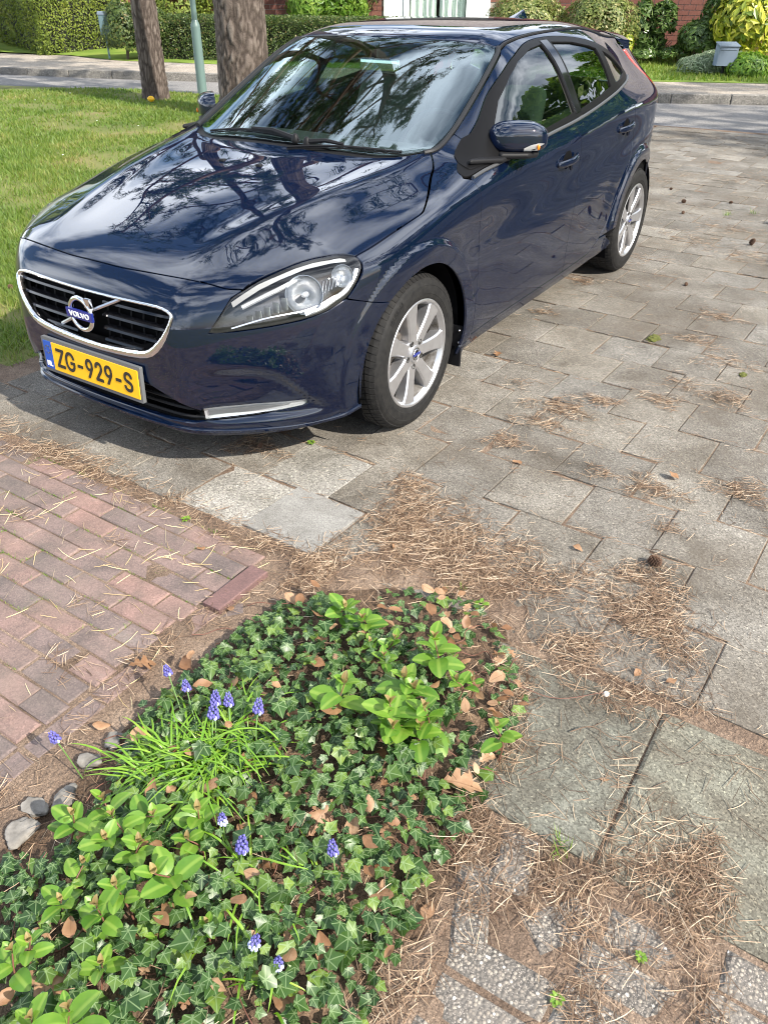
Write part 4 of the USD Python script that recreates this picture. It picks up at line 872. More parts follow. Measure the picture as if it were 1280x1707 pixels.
ramp_mat('kerb', [(.3, (.13, .125, .115)), (.7, (.21, .20, .185))], 4., bump=.4, bscale=60., speck=(80., SPK))
ramp_mat('stone', [(.3, (.22, .21, .20)), (.7, (.36, .345, .33))], 14., bump=.7, bscale=60., dist=.006, speck=(90., SPK))
ramp_mat('lawn_soil', [(.30, (.075, .095, .022)), (.5, (.11, .128, .032)), (.7, (.17, .145, .06))], 1.1, bump=.8, bscale=60., dist=.01, obj=False)
ramp_mat('terrain', [(.3, (.06, .075, .025)), (.7, (.10, .11, .045))], .6, obj=False)

def sheet(name, poly, z, m, h=1.0, parent='/World', dz=None, kind='structure', **k):
    uv, F = cells(poly, h) if h else trimesh.creation.triangulate_polygon(poly, engine='earcut')
    P = np.column_stack([uv, np.full(len(uv), z)])
    if dz is not None: P[:, 2] += dz(P)
    return put(parent, name, TM(P, F), m, smooth=True, kind=kind, **k)
sheet('ground', sbox(-160, -160, 90, 160), -.075, 'terrain', h=25.)
# street
NEAR = [(4, -40), (-4.0, -19.5), (-5.6, -16), (-7.1, -12.45), (-8.2, -9.8), (-8.95, -5.2), (-9.44, -1.05), (-9.62, .8), (-9.95, 3), (-10.9, 8), (-14, 22), (-20, 42)]
FARK = [(-1.0, -41), (-6.8, -21.0), (-8.2, -16.8), (-8.62, -15.2), (-9.207, -13.294), (-9.788, -11.548), (-10.392, -10.109), (-11.75, -5.0), (-12.434, -1.944), (-13.348, -0.283), (-14.9, 2.2), (-16.4, 6.5), (-20, 18), (-27, 38)]
street = Polygon(NEAR + FARK[::-1]).buffer(0)
sheet('road', street, -.060, 'asphalt', h=2.)
edge = LineString(NEAR).buffer(.62, single_sided=False).intersection(street)
sheet('gutter', edge, -.055, 'asphalt_edge', h=2.)
# far pavement with kerb stones
BACK = [(-6, -42), (-10.4, -21.5), (-11.3, -18.2), (-11.75, -16.3), (-11.515, -14.233), (-12.197, -11.842), (-13.382, -8.709), (-15.1, -6.0), (-14.614, -2.633), (-15.619, -0.741), (-18.8, 1.5), (-21, 7), (-25, 19), (-32, 38)]
FARL = LineString(FARK)
pv = Polygon(FARK + BACK[::-1]).buffer(0)
PVM = thing('pavement', None, None, kind='structure')
kerbL = FARL.parallel_offset(.14, 'right') if False else FARL
kz = np.array(FARL.coords)
sheet('slab_surface', pv.difference(FARL.buffer(.145)), .070, 'pavement', h=2., parent=PVM, kind='stuff')
i = 0; s = 0.
while s < FARL.length - 1.0:
    a, b = np.array(FARL.interpolate(s + .006).coords[0]), np.array(FARL.interpolate(s + .994).coords[0]); s += 1.0
    t = (b - a) / np.linalg.norm(b - a); n = np.array([t[1], -t[0]]); mid = (a + b) / 2
    if np.linalg.norm(mid - [-11, -8]) > 16: continue
    if n @ (np.array([-20, -6]) - mid) < 0: n = -n
    low = (mid[1] < -13.4)
    hgt = .072 if low else .088
    kb = rbox((0, 0, 0), (np.linalg.norm(b - a), .14, .25), .018, 8); kb.apply_transform(frame([*(mid + n * .07), hgt - .125], [*t, 0], [*n, 0]))
    put(PVM, 'kerb_stone', kb, 'kerb', smooth=40)
# garden ground beyond, rising gently to the house
def gz(P): return .075 + .26 * sstep(0, 1, np.clip(((P[:, 0] + 14.5) * -.93 + (P[:, 1] + 4) * -.36 - 1.0) / 6.5, 0, 1))
garden = Polygon(BACK + [(-60, 40), (-60, -60), (-30, -60)]).buffer(0)
ramp_mat('far_lawn', [(.3, (.10, .155, .022)), (.5, (.135, .205, .03)), (.7, (.20, .235, .05))], 1.6, bump=.9, bscale=40., dist=.02, obj=False)
sheet('garden_ground', garden, 0, 'far_lawn', h=1.2, dz=gz)

# ---- driveway slabs, 30 x 30 cm, half bond; two larger greenish ones; clinker bricks
DRV = thing('driveway', None, None, kind='structure')
drive = Polygon([(2.95, -1.4), (2.95, 5), (-9.9, 5), (-9.66, 1.0), (-9.44, -1.02), (.68, -1.04), (.72, -1.6)])
sheet('bedding', Polygon([(3.4, -2.0), (3.4, 5.2), (-9.9, 5.2), (-9.62, .8), (-9.44, -1.05), (.60, -1.10), (.62, -2.0)]), -.005, 'sand_soil', h=.12, parent=DRV, kind='stuff', dz=lambda P: .009 * (meshkit.fbm(P * [3, 3, 0] + 5, 3) - .5) + .004 * (meshkit.noise(P * [14, 14, 0], 3) - .5))
rs = np.random.default_rng(11)
def chamfer(w, d, t, c=.006):
    b = np.array([[-w, -d], [w, -d], [w, d], [-w, d]]) / 2
    i = b - np.sign(b) * c
    V = np.vstack([np.column_stack([b, [-t] * 4]), np.column_stack([b, [-c * .8] * 4]), np.column_stack([i, [0] * 4])])
    F = []
    for l in (0, 4):
        for j in range(4): F += [(l + j, l + (j + 1) % 4, l + 4 + (j + 1) % 4), (l + j, l + 4 + (j + 1) % 4, l + 4 + j)]
    return V, np.array(F + [(8, 9, 10), (8, 10, 11)])
def piece(cx, cy, w, d, rz, t=.05, dz=0., tilt=.004, c=.006, z=0.):
    V, F = chamfer(w, d, t, c); V = V.copy()
    # corners worn a little unevenly
    V[8:, :2] += rs.normal(0, .0012, (4, 2)); V[:, 2] += V[:, 0] * rs.normal(0, tilt) + V[:, 1] * rs.normal(0, tilt) + dz
    R = np.array([[math.cos(rz), -math.sin(rz)], [math.sin(rz), math.cos(rz)]]); V[:, :2] = V[:, :2] @ R.T + [cx, cy]; V[:, 2] += z
    return TM(V, F)
def infr(x, y, z=0., m=60):
    q = np.array([x, y, z]) - EYE; d = q @ f_
    if d < .2: return False, d
    px, py = 640 + FPX * (q @ r2) / d, 853.5 - FPX * (q @ u2) / d
    return (-m < px < 1280 + m) and (-m < py < 1707 + m), d
hard = []; slabs = []
bedhole = Polygon([(1.03, .0), (2.6, .0), (2.6, 2.05), (1.03, 2.0)])
for kx in range(-2, 34):
    x1 = .983 - .3055 * kx; x0 = x1 - .3055
    for ky in range(-8, 16):
        y0 = .770 + .3065 * ky + (.153 if kx % 2 else 0) - (.012 if kx % 2 else 0); cx, cy = (x0 + x1) / 2, y0 + .150
        cxx = cx - .028 * (cy - .9)
        if not drive.contains(Point(cxx, cy)) or cxx > 1.02 and cy < 5: continue
        if cxx < -9.25: continue
        slabs.append((cxx, cy))
BED = Polygon([(2.30, 1.165), (2.13, 1.163), (2.02, 1.168), (1.89, 1.15), (1.73, 1.12), (1.55, 1.112), (1.38, 1.112), (1.23, 1.14), (1.08, 1.235), (.96, 1.37), (.885, 1.54), (.905, 1.74), (1.0, 1.86), (1.117, 1.925), (1.315, 1.985), (1.485, 1.972), (1.642, 1.98), (1.74, 1.976), (1.85, 1.99), (1.95, 2.0), (2.05, 2.0), (2.4, 2.0)])
near = []
for (cx, cy) in slabs:
    ok, d = infr(cx, cy)
    new = abs(cx - .838) < .06 and abs(cy - .92) < .06
    if BED.buffer(-.10).contains(Point(cx, cy)): continue
    m_ = piece(cx, cy, .3005, .3015, rs.normal(-.028, .006), dz=rs.normal(0, .0016) + (.006 if new else 0), tilt=.005, c=.003)
    near.append((d if ok else 99, m_, 'slab_new' if new else 'slab_light' if (abs(cx - .53) < .06 and abs(cy - .77) < .08) or (abs(cx - .838) < .06 and abs(cy - .61) < .08) else 'slab_pale' if rs.uniform() < .13 else 'slab'))
near.sort(key=lambda t: t[0])
for d, m_, mt_ in near[:270]: put(DRV, 'slab', m_, mt_)
put(DRV, 'far_slabs', cat_([m_ for d, m_, _ in near[270:]]), 'slab', kind='stuff')
for cx, cy, w, d in [(1.252, 1.985, .505, .49), (1.256, 2.486, .512, .50), (1.252, 3.0, .505, .50), (.99, 1.95, .03, .03)][:3]:
    put(DRV, 'large_slab', piece(cx, cy, w, d, .0 + rs.normal(0, .006), dz=.004 + rs.normal(0, .001), tilt=.003, c=.007), 'slab_green')
for (cx, cy, w, d, rz) in [(1.815, 2.165, .085, .205, .03), (1.662, 2.222, .135, .085, -.62), (1.70, 2.38, .088, .205, .01), (1.605, 2.40, .085, .205, .02), (1.73, 2.06, .20, .075, .4), (1.905, 2.17, .085, .205, .02), (1.995, 2.165, .085, .205, .0), (1.80, 2.375, .09, .205, .0),
                           (1.895, 2.38, .085, .205, .0), (1.57, 2.62, .085, .205, .0), (1.665, 2.60, .085, .205, .0), (1.76, 2.59, .085, .205, .0), (1.59, 2.09, .14, .085, .2), (2.09, 2.17, .085, .205, .02), (1.855, 2.59, .085, .205, 0), (1.99, 2.38, .085, .205, 0), (1.58, 2.84, .085, .205, 0), (1.68, 2.82, .085, .205, .02), (1.95, 2.6, .085, .205, 0)]:
    put(DRV, 'pebble_paver', piece(cx, cy, w, d, rz + rs.normal(0, .02), dz=rs.normal(-.002, .002), tilt=.02, c=.008), 'pebble_paver')
# clinker bricks: courses along y, half bond, and a border course along x
CLK = thing('clinker_paving', None, None, kind='structure')
for kx in range(0, 17):
    x0 = 1.066 + .0772 * kx
    for ky in range(-9, 6):
        y0 = .005 + .207 * ky + (.1035 if kx % 2 else 0); y1 = y0 + .202
        y1 = min(y1, .944)
        if y1 - y0 < .03 or y0 < -1.75: continue
        if not infr(x0, (y0 + y1) / 2, 0, 120)[0]: continue
        put(CLK, 'brick', piece(x0 + .036, (y0 + y1) / 2, .0725, y1 - y0, rs.normal(0, .006), dz=rs.normal(-.001, .0016), tilt=.012, c=.005), 'clinker')
for j in range(6):
    x0 = 1.145 + .212 * j
    put(CLK, 'border_brick', piece(x0 + .104, .984, .206, .066, rs.normal(0, .01), dz=(-.004 if j else -.03), tilt=.01, c=.005), 'clinker')
    if j < 5: put(CLK, 'border_brick', piece(x0 + .02, 1.056, .206, .066, rs.normal(0, .02), dz=-.009 + rs.normal(0, .003), tilt=.03, c=.005), 'clinker')
lb = piece(0, 0, .219, .067, 0, t=.055, tilt=0, c=.004); 
o = put('/World', 'loose_brick', TM(lb.vertices + [1.249, .984, .015], lb.faces), 'clinker_new', label='loose dark red brick lying proud on the border course by the ivy', cat='brick')

# ---- planted bed: soil mound
def bedz(P):
    d = shapely.distance(shapely.points(P[:, :2]), BED.exterior); ins = shapely.contains(BED, shapely.points(P[:, :2]))
    return np.where(ins, .035 * sstep(0, .25, d), 0) + .016 * (meshkit.fbm(P * [9, 9, 0], 3, 2) - .4) * ins
sheet('flower_bed', BED.buffer(.02), -.006, 'bed_soil', h=.03, dz=bedz)
def drift(name, pts, seed, top=.016):
    pg = Polygon(catmull(pts, 4, closed=True)).buffer(0)
    def dz(P):
        d = shapely.distance(shapely.points(P[:, :2]), pg.exterior); Q = np.column_stack([P[:, :2], 0 * P[:, 0]])
        return top * sstep(0, .16, d + .10 * (meshkit.fbm(Q * 7, 3, seed) - .5)) * (.35 + .9 * meshkit.fbm(Q * 11, 3, seed + 3)) + .003 * meshkit.noise(Q * 60, seed)
    sheet(name, pg, -.012, 'sand_soil', h=.02, dz=dz)
drift('bare_soil', [(1.192, 0.947), (0.970, 0.962), (0.881, 1.095), (0.680, 1.106), (0.503, 1.197), (0.511, 1.423), (0.625, 1.680), (0.769, 1.883), (0.999, 1.941), (1.239, 1.993), (1.447, 2.025), (1.331, 1.922), (1.163, 1.891), (1.006, 1.624), (1.058, 1.405), (1.200, 1.241), (1.320, 1.156), (1.582, 1.149), (1.763, 1.138), (1.923, 1.191), (2.125, 1.197), (2.262, 1.187), (2.194, 1.040), (2.028, 1.065), (1.830, 1.037), (1.614, 1.021), (1.389, 1.007)], 7)
drift('loose_soil', [(1.470, 1.990), (1.541, 2.126), (1.516, 2.239), (1.434, 2.236), (1.324, 2.267), (1.324, 2.375), (1.395, 2.469), (1.500, 2.512), (1.686, 2.539), (1.770, 2.446), (1.644, 2.418), (1.621, 2.266), (1.663, 2.180), (1.786, 2.081), (1.914, 2.048), (2.029, 2.055), (2.097, 1.987), (1.903, 1.987), (1.729, 1.966), (1.602, 1.983)], 9, .012)
drift('sand_strip', [(0.964, -0.711), (0.934, -0.423), (0.957, -0.054), (0.961, 0.447), (0.982, 0.945), (1.090, 0.960), (1.084, 0.573), (1.097, -0.056), (1.138, -0.450)], 11, .014)

# ---- lawn
LAWN = Polygon([(.62, -1.07), (-9.42, -1.05), (-8.95, -5.2), (-8.2, -9.8), (-7.1, -12.45), (-5.6, -16), (-3.5, -20), (6, -20), (6, -1.9), (.66, -1.9)])
def lz(P):
    d = shapely.distance(shapely.points(P[:, :2]), LAWN.exterior)
    return .035 * sstep(0, .5, d) * (.3 + meshkit.fbm(P * [1.1, 1.1, 0], 3, 4)) + .02 * sstep(0, .3, d) * (meshkit.noise(P * [6, 6, 0], 9) - .5)
sheet('lawn_ground', LAWN, -.012, 'lawn_soil', h=.22, dz=lz)
def leafmat(name, stops, trans=.3, rough=.5, spec=.4, pos=None, tr=None):
    """leaf of which each island has its own tone; light passes through"""
    n = {'g': ('geometry', {}), 'at': ('attribute', {'attribute': 'tone'}), 'se': ('separate_color', {}), 'r': ('rgb_ramp', {'ramp': stops}), 'p': ('principled_bsdf', {'roughness': rough, 'specular_ior_level': spec}), 't': ('translucent_bsdf', {}), 'm': ('mix_closure', {'fac': trans}), 'hs': ('hsv', {'value': 1.35, 'saturation': 1.08})}
    l = [('at.color', 'se.color'), ('r.color', 'p.base_color'), ('r.color', 'hs.color'), ('hs.color', 't.color'), ('p.BSDF', 'm.closure1'), ('t.BSDF', 'm.closure2')]
    if pos:
        n.update({'nn': ('noise_texture', {'scale': pos[0], 'detail': 3.}), 'ma': ('math', {'math_type': 'multiply_add', 'value2': pos[1]}), 'mb': ('math', {'math_type': 'multiply_add', 'value2': 1 - pos[1]}), 'sc': ('math', {'math_type': 'subtract', 'value2': .5}), 'sm': ('math', {'math_type': 'multiply_add', 'value2': 2.2, 'value3': .5})})
        l += [('g.position', 'nn.vector'), ('nn.fac', 'sc.value1'), ('sc.value', 'sm.value1'), ('sm.value', 'ma.value1'), ('se.r', 'mb.value1'), ('mb.value', 'ma.value3'), ('ma.value', 'r.fac')]
    else: l += [('se.r', 'r.fac')]
    return mat(name, n, l, 'm.closure')
leafmat('grass', [(0, (.060, .112, .018)), (.30, (.095, .158, .024)), (.55, (.125, .185, .030)), (.75, (.175, .205, .045)), (.88, (.24, .225, .075)), (1, (.30, .26, .11))], .35, .5, pos=(1.1, .50))
def blades(n, sampler, hmin, hmax, w, lean=.5, seed=1, seg=1):
    r = np.random.default_rng(seed); P = sampler(n, r); n = len(P)
    a = r.uniform(0, 2 * np.pi, n); h = r.uniform(hmin, hmax, n); ln = np.abs(r.normal(0, lean, n)) * h
    d = np.stack([np.cos(a), np.sin(a), 0 * a], 1); s = np.stack([-np.sin(a), np.cos(a), 0 * a], 1) * (w * r.uniform(.6, 1.3, n))[:, None] / 2
    V = np.stack([P - s, P + s, P + d * ln[:, None] + np.stack([0 * h, 0 * h, h], 1)], 1).reshape(-1, 3)
    m = TM(V, np.arange(3 * n).reshape(-1, 3)); m.metadata['isl'] = 3; return m
def lawn_pts(n, r):
    # more blades where the lawn is near the camera
    out = []
    while sum(map(len, out)) < n:
        a = r.uniform(0, 1, 60000); b = r.uniform(0, 1, 60000)
        rad = 2.6 * (16.5 / 2.6) ** a; th = np.radians(193 + b * 55)
        X = np.stack([EYE[0] + rad * np.cos(th), EYE[1] + rad * np.sin(th)], 1)
        X = X[shapely.contains(LAWN, shapely.points(X))]
        z = lz(np.column_stack([X, 0 * X[:, :1]])) - .014
        bare = meshkit.fbm(np.column_stack([X * 1.3, 0 * X[:, :1]]), 3, 21)
        edge_ = shapely.distance(shapely.points(X), LAWN.exterior)
        keep = r.uniform(0, 1, len(X)) < np.clip((bare - .30) * 5, .12, 1) * np.clip(edge_ / .35, .15, 1)
        out.append(np.column_stack([X, z])[keep])
    return np.vstack(out)[:n]
gm = blades(150000, lawn_pts, .014, .038, .0046, .95, 3)
# blades far away stand for more grass: wider with the distance
dd_ = np.linalg.norm(gm.vertices.reshape(-1, 3, 3).mean(1) - EYE, axis=1); sc = np.clip(dd_ / 3.2, 1, 4.2)
V = gm.vertices.reshape(-1, 3, 3).copy(); c = (V[:, 0] + V[:, 1]) / 2; V[:, 0] = c + (V[:, 0] - c) * sc[:, None]; V[:, 1] = c + (V[:, 1] - c) * sc[:, None]; V[:, 2] = c + (V[:, 2] - c) * np.clip(sc, 1, 1.5)[:, None]
put('/World', 'lawn_grass', TM(V.reshape(-1, 3), gm.faces), 'grass', isl=3, kind='stuff', label='green and yellowish lawn grass beside the driveway', cat='grass')
fl = Polygon([(-22.291, -5.841), (-23.928, -3.943), (-16.486, -2.434), (-15.752, -3.347)])
def fl_pts(n, r):
    x0, y0, x1, y1 = fl.bounds; X = np.column_stack([r.uniform(x0 - 1, x1 + 1, n), r.uniform(y0 - 3, y1 + 2, n)]); X = X[shapely.contains(garden.buffer(-.25), shapely.points(X))]
    return np.column_stack([X, gz(np.column_stack([X, X[:, :1]]))])
leafmat('far_grass', [(0, (.10, .17, .022)), (.5, (.15, .225, .03)), (1, (.25, .27, .07))], .35, .5)
put('/World', 'garden_grass', blades(26000, fl_pts, .05, .10, .030, .5, 8), 'far_grass', kind='stuff', label='bright garden lawn across the street', cat='grass')

# ================= hedges, shrubs, house, posts =================
def foliage(P, N, size, seed, mode='leaf', up=.3, jit=.8, asp=.55):
    """many small folded leaves at P, roughly facing N"""
    r = np.random.default_rng(seed); n = len(P)
    nn = N + r.normal(0, jit, (n, 3)); nn[:, 2] += up; nn /= np.linalg.norm(nn, axis=1, keepdims=True)
    t = r.normal(0, 1, (n, 3)); t -= nn * (t * nn).sum(1, keepdims=True); t /= np.linalg.norm(t, axis=1, keepdims=True); b = np.cross(nn, t)
    s = (size * r.uniform(.6, 1.35, n))[:, None]; w = s * asp
    V = np.stack([P - t * s * .5, P - b * w * .5 + nn * s * .06, P + t * s * .5, P + b * w * .5 + nn * s * .06], 1).reshape(-1, 3)
    i = np.arange(n)[:, None] * 4
    m = TM(V, np.vstack([i + [0, 1, 2], i + [0, 2, 3]])); m.metadata['isl'] = 4; return m
def box_shell(corners, h, n, seed, rough=.12, z0=0., taper=0., depth=.35, topround=.25, fz=None):
    """points and outward normals through the outer skin of a clipped hedge over the polygon corners"""
    r = np.random.default_rng(seed); pg = Polygon(corners); P, N = [], []
    L = pg.exterior.length; A = pg.area; ns = int(n * L * h / (L * h + A)); nt = n - ns
    s = r.uniform(0, L, ns); q = np.array([pg.exterior.interpolate(v).coords[0] for v in s]); q2 = np.array([pg.exterior.interpolate((v + .02) % L).coords[0] for v in s])
    t = q2 - q; t /= np.maximum(np.linalg.norm(t, axis=1, keepdims=True), 1e-9); nr = np.stack([t[:, 1], -t[:, 0]], 1)
    if not pg.exterior.is_ccw: nr = -nr
    z = r.uniform(0, 1, ns) ** .9 * h
    inn = r.exponential(depth * .3, ns) + rough * (meshkit.fbm(np.column_stack([q * 1.7, z * 1.7]), 3, seed) - .35) * 2 + topround * sstep(h - topround * 1.2, h, z) * .5 + taper * z / h
    p = q - nr * inn[:, None]
    P.append(np.column_stack([p, z])); N.append(np.column_stack([nr, 0 * z + .1]))
    x0, y0, x1, y1 = pg.bounds; X = np.column_stack([r.uniform(x0, x1, nt * 4), r.uniform(y0, y1, nt * 4)]); X = X[shapely.contains(pg, shapely.points(X))][:nt]
    dz = r.exponential(depth * .25, len(X)) + rough * (meshkit.fbm(np.column_stack([X * 1.7, 0 * X[:, :1]]), 3, seed + 5) - .35) * 1.6 + topround * .4 * sstep(topround, 0, shapely.distance(shapely.points(X), pg.exterior))
    P.append(np.column_stack([X, h - dz])); N.append(np.tile([0, 0, 1.], (len(X), 1)))
    P, N = np.vstack(P), np.vstack(N); P[:, 2] += z0
    return P, N
def ball_shell(c, rad, n, seed, lump=.25, fill=.35):
    r = np.random.default_rng(seed); d = r.normal(0, 1, (n, 3)); d /= np.linalg.norm(d, axis=1, keepdims=True); d[:, 2] = np.where(d[:, 2] < -.55, -d[:, 2], d[:, 2])
    k = 1 + lump * (meshkit.fbm(d * 2.3 + seed, 3, seed) - .5) * 2; q = k * (1 - r.exponential(fill * .3, n)); q = np.clip(q, .25, 1.4)
    return np.array(c) + d * q[:, None] * rad, d
leafmat('thuja', [(0, (.075, .115, .016)), (.4, (.135, .185, .026)), (.75, (.21, .25, .035)), (1, (.30, .25, .09))], .3, .55, pos=(1.2, .45))
leafmat('dark_hedge', [(0, (.020, .040, .010)), (.4, (.045, .080, .016)), (.75, (.085, .125, .03)), (.93, (.13, .16, .045)), (1, (.22, .15, .07))], .25, .42)
leafmat('bright_leaf', [(0, (.07, .15, .02)), (.5, (.13, .24, .03)), (1, (.24, .34, .06))], .35, .4)
leafmat('yellow_leaf', [(0, (.10, .16, .02)), (.35, (.24, .29, .03)), (.7, (.45, .46, .05)), (1, (.60, .56, .12))], .35, .38)
leafmat('olive_leaf', [(0, (.06, .085, .02)), (.4, (.12, .16, .035)), (.8, (.21, .235, .07)), (1, (.33, .28, .13))], .3, .45)
leafmat('grey_leaf', [(0, (.12, .17, .10)), (.5, (.24, .31, .19)), (1, (.42, .47, .34))], .3, .6)
leafmat('rhodo_leaf', [(0, (.022, .048, .012)), (.5, (.06, .11, .025)), (1, (.14, .20, .06))], .25, .3)
plain('wood', (.09, .065, .045), .8)
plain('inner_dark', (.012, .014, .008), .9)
def hedge(name, corners, h, n, size, m, label, cat, seed, z0=.06, core=.8, **k):
    t = thing(name, label, cat); P, N = box_shell(corners, h, n, seed, z0=z0, **k)
    put(t, 'foliage', foliage(P, N, size, seed), m)
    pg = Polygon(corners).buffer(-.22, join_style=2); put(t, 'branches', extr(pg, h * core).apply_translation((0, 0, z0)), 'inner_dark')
    return t
def shrub(name, balls, n, size, m, label, cat, seed, group=None, asp=.5, up=.35, stems=True, lump=.25):
    t = thing(name, label, cat, group); PP, NN = [], []; tot = sum(b[1][0] * b[1][1] for b in balls)
    for i, (c, rad) in enumerate(balls):
        P, N = ball_shell(c, np.array(rad), max(60, int(n * rad[0] * rad[1] / tot)), seed + i * 7, lump); PP.append(P); NN.append(N)
    put(t, 'foliage', foliage(np.vstack(PP), np.vstack(NN), size, seed, asp=asp, up=up), m)
    for (c, rad) in balls:
        base = np.array([c[0], c[1], max(0, c[2] - rad[2] * 1.1)])
        for k in range(3): q = np.array(c) + rng.normal(0, .3, 3) * rad; put(t, 'stem', tube(np.array([base + [.05 * k, .03 * k, 0], (base + q) / 2 + [0, 0, .05], q]), [.022, .015, .008], 5), 'wood')
    return t
# clipped conifer block at the far left, hedge beside it
hedge('conifer_hedge', [(-11.30, -16.75), (-13.95, -16.45), (-14.4, -19.6), (-12.5, -20.6)], 3.0, 72000, .056, 'thuja', 'tall clipped yellow green conifer block on the far street corner', 'hedge', 31, taper=-.25, rough=.18)
H0, H1 = np.array((-11.923, -14.057)), np.array((-14.369, -9.060)); hd = (H1 - H0) / np.linalg.norm(H1 - H0); hn = np.array([-hd[1], hd[0]]); hn = -hn if hn @ np.array([1, 0]) > 0 else hn
cor = [tuple(H0 + hn * .12), tuple(H1 + hd * 1.8 + hn * .12), tuple(H1 + hd * 1.8 + hn * .95), tuple(H0 + hn * .95)]
hedge('clipped_hedge', cor, .93, 58000, .046, 'dark_hedge', 'long low clipped dark green hedge behind the far pavement', 'hedge', 37, rough=.06, topround=.10)
ge = np.array((-11.579, -14.202))
shrub('hedge_shrub', [((ge[0] + hn[0] * .35, ge[1] + hn[1] * .35, .62), (.52, .52, .62)), ((ge[0] + hn[0] * .5 - .15, ge[1] + hn[1] * .5 + .5, .72), (.5, .5, .5))], 9000, .062, 'dark_hedge', 'rounded dark green shrub at the left end of the low hedge', 'shrub', 41)
bk = H0 + hn * 2.4
shrub('conifer_shrub', [((*(bk + hd * .3), 1.0), (.8, .8, .9)), ((*(bk + hd * 1.4), 1.0), (.8, .8, .95))], 9000, .09, 'thuja', 'loose yellow green conifer behind the low hedge and the thin pine trunk', 'shrub', 43)
bk2 = H1 - hd * 1.2 + hn * 1.6
shrub('drooping_conifer', [((*(bk2 - hd * .5), 1.05), (.62, .62, .55)), ((*(bk2 + hd * .25), 1.05), (.62, .62, .55))], 5000, .13, 'bright_leaf', 'drooping bright green conifer rising behind the hedge right of the thick trunk', 'shrub', 47, asp=.35, up=-.4)
shrub('dark_conifer', [((*(bk2 + hn * 1.0), 1.6), (1.4, 1.0, 1.3))], 6000, .12, 'dark_hedge', 'dark conifer behind the drooping one, top out of sight', 'shrub', 48, asp=.35)
# left garden: low hedge, small shrub, shed
q = np.array((-11.198, -18.081)); q2 = np.array((-10.748, -19.230))
hedge('low_hedge', [tuple(q + [.75, .1]), tuple(q + [-.2, -.5]), tuple(q2 + [-1.4, -1.2]), tuple(q2 + [.3, -.6])], .42, 5000, .07, 'bright_leaf', 'low bright green hedge at the far left edge', 'hedge', 51, topround=.1)
shrub('garden_shrub', [((q[0] - 2.0, q[1] - 1.2, .55), (.5, .5, .42))], 2500, .11, 'yellow_leaf', 'small orange tipped yellow shrub behind the low hedge at far left', 'shrub', 53)
sh = np.array([q[0] - 3.6, q[1] - 3.2]); SHD = thing('garden_shed', 'low brown shed with tiled roof at the far left corner', 'shed')
noisy('shed_wall', (.16, .10, .065), (.24, .15, .10), 6.); noisy('roof_tile', (.14, .12, .11), (.26, .23, .21), 8.)
put(SHD, 'wall', box((sh[0] - 1.0, sh[1] - 1.0, .55), (3, 3, 1.1)), 'shed_wall')
rf = TM(np.array([[-1.9, -1.9, 1.08], [1.9, -1.9, 1.08], [1.9, 1.9, 1.08], [-1.9, 1.9, 1.08], [-1.2, 0, 1.9], [1.2, 0, 1.9]]) + [sh[0] - 1, sh[1] - 1, 0], np.array([(0, 1, 5), (0, 5, 4), (2, 3, 4), (2, 4, 5), (1, 2, 5), (3, 0, 4), (0, 2, 1), (0, 3, 2)]))
put(SHD, 'roof', rf, 'roof_tile'); put(SHD, 'fascia', box((sh[0] - 1, sh[1] - 1, 1.02), (3.82, 3.82, .10)), 'shed_wall')

# ---- house with brick wall, bay window with curtains
noisy('mortar', (.26, .23, .20), (.34, .30, .27), 10.)
mat('house_brick', {'at': ('attribute', {'attribute': 'tone'}), 'sc': ('separate_color', {}), 'g': ('geometry', {}), 'n': ('noise_texture', {'scale': 14., 'detail': 4.}), 'a': ('math', {'math_type': 'multiply_add', 'value2': .55}), 'a2': ('math', {'math_type': 'multiply', 'value2': .5}), 'r': ('rgb_ramp', {'ramp': [(0, (.075, .034, .030)), (.4, (.125, .052, .042)), (.7, (.17, .072, .055)), (1, (.22, .105, .08))]}), 'p': ('principled_bsdf', {'roughness': .85, 'specular_ior_level': .2})},
    [('g.position', 'n.vector'), ('at.color', 'sc.color'), ('sc.r', 'a2.value1'), ('n.fac', 'a.value1'), ('a2.value', 'a.value3'), ('a.value', 'r.fac'), ('r.color', 'p.base_color')], 'p.BSDF')
def at_dist(px, D):
    v = np.array(px, float); return v
WD = 22.8
wa = np.array((-19.313, -4.119)); wdir = np.array([-.40, .9165]); wn = np.array([.9165, .40])
def wp(s, z, off=0.): return np.array([*(wa + wdir * s + wn * off), z])
def wall_s(px):   # where the view direction through the picture column px meets the wall, along it
    return px
SW_ = lambda a, b: (a, b)
zb = .30
HSE = thing('brick_house', 'red brick house with white framed curtained window across the street', 'house')
s545, s640, s677, s780, s815, s1280 = -8.140, -6.671, -6.108, -4.564, -4.047, 2.457
def wallbox(s0, s1, z0, z1, off, th, m, name, par=HSE, **k):
    b = box((0, 0, 0), (s1 - s0, th, z1 - z0)); b.apply_transform(frame(wp((s0 + s1) / 2, (z0 + z1) / 2, off - th / 2), [*wdir, 0], [*wn, 0])); return put(par, name, b, m, **k)
WL = wallbox(-14, s640, zb - .5, 3.2, 0, .3, 'mortar', 'wall')
WR = wallbox(s815, 9, zb - .5, 3.2, 0, .3, 'mortar', 'wall')
wallbox(s640, s815, 2.4, 3.2, 0, .3, 'mortar', 'wall')
BW, BH = .275, .104
vis, rest = [], []
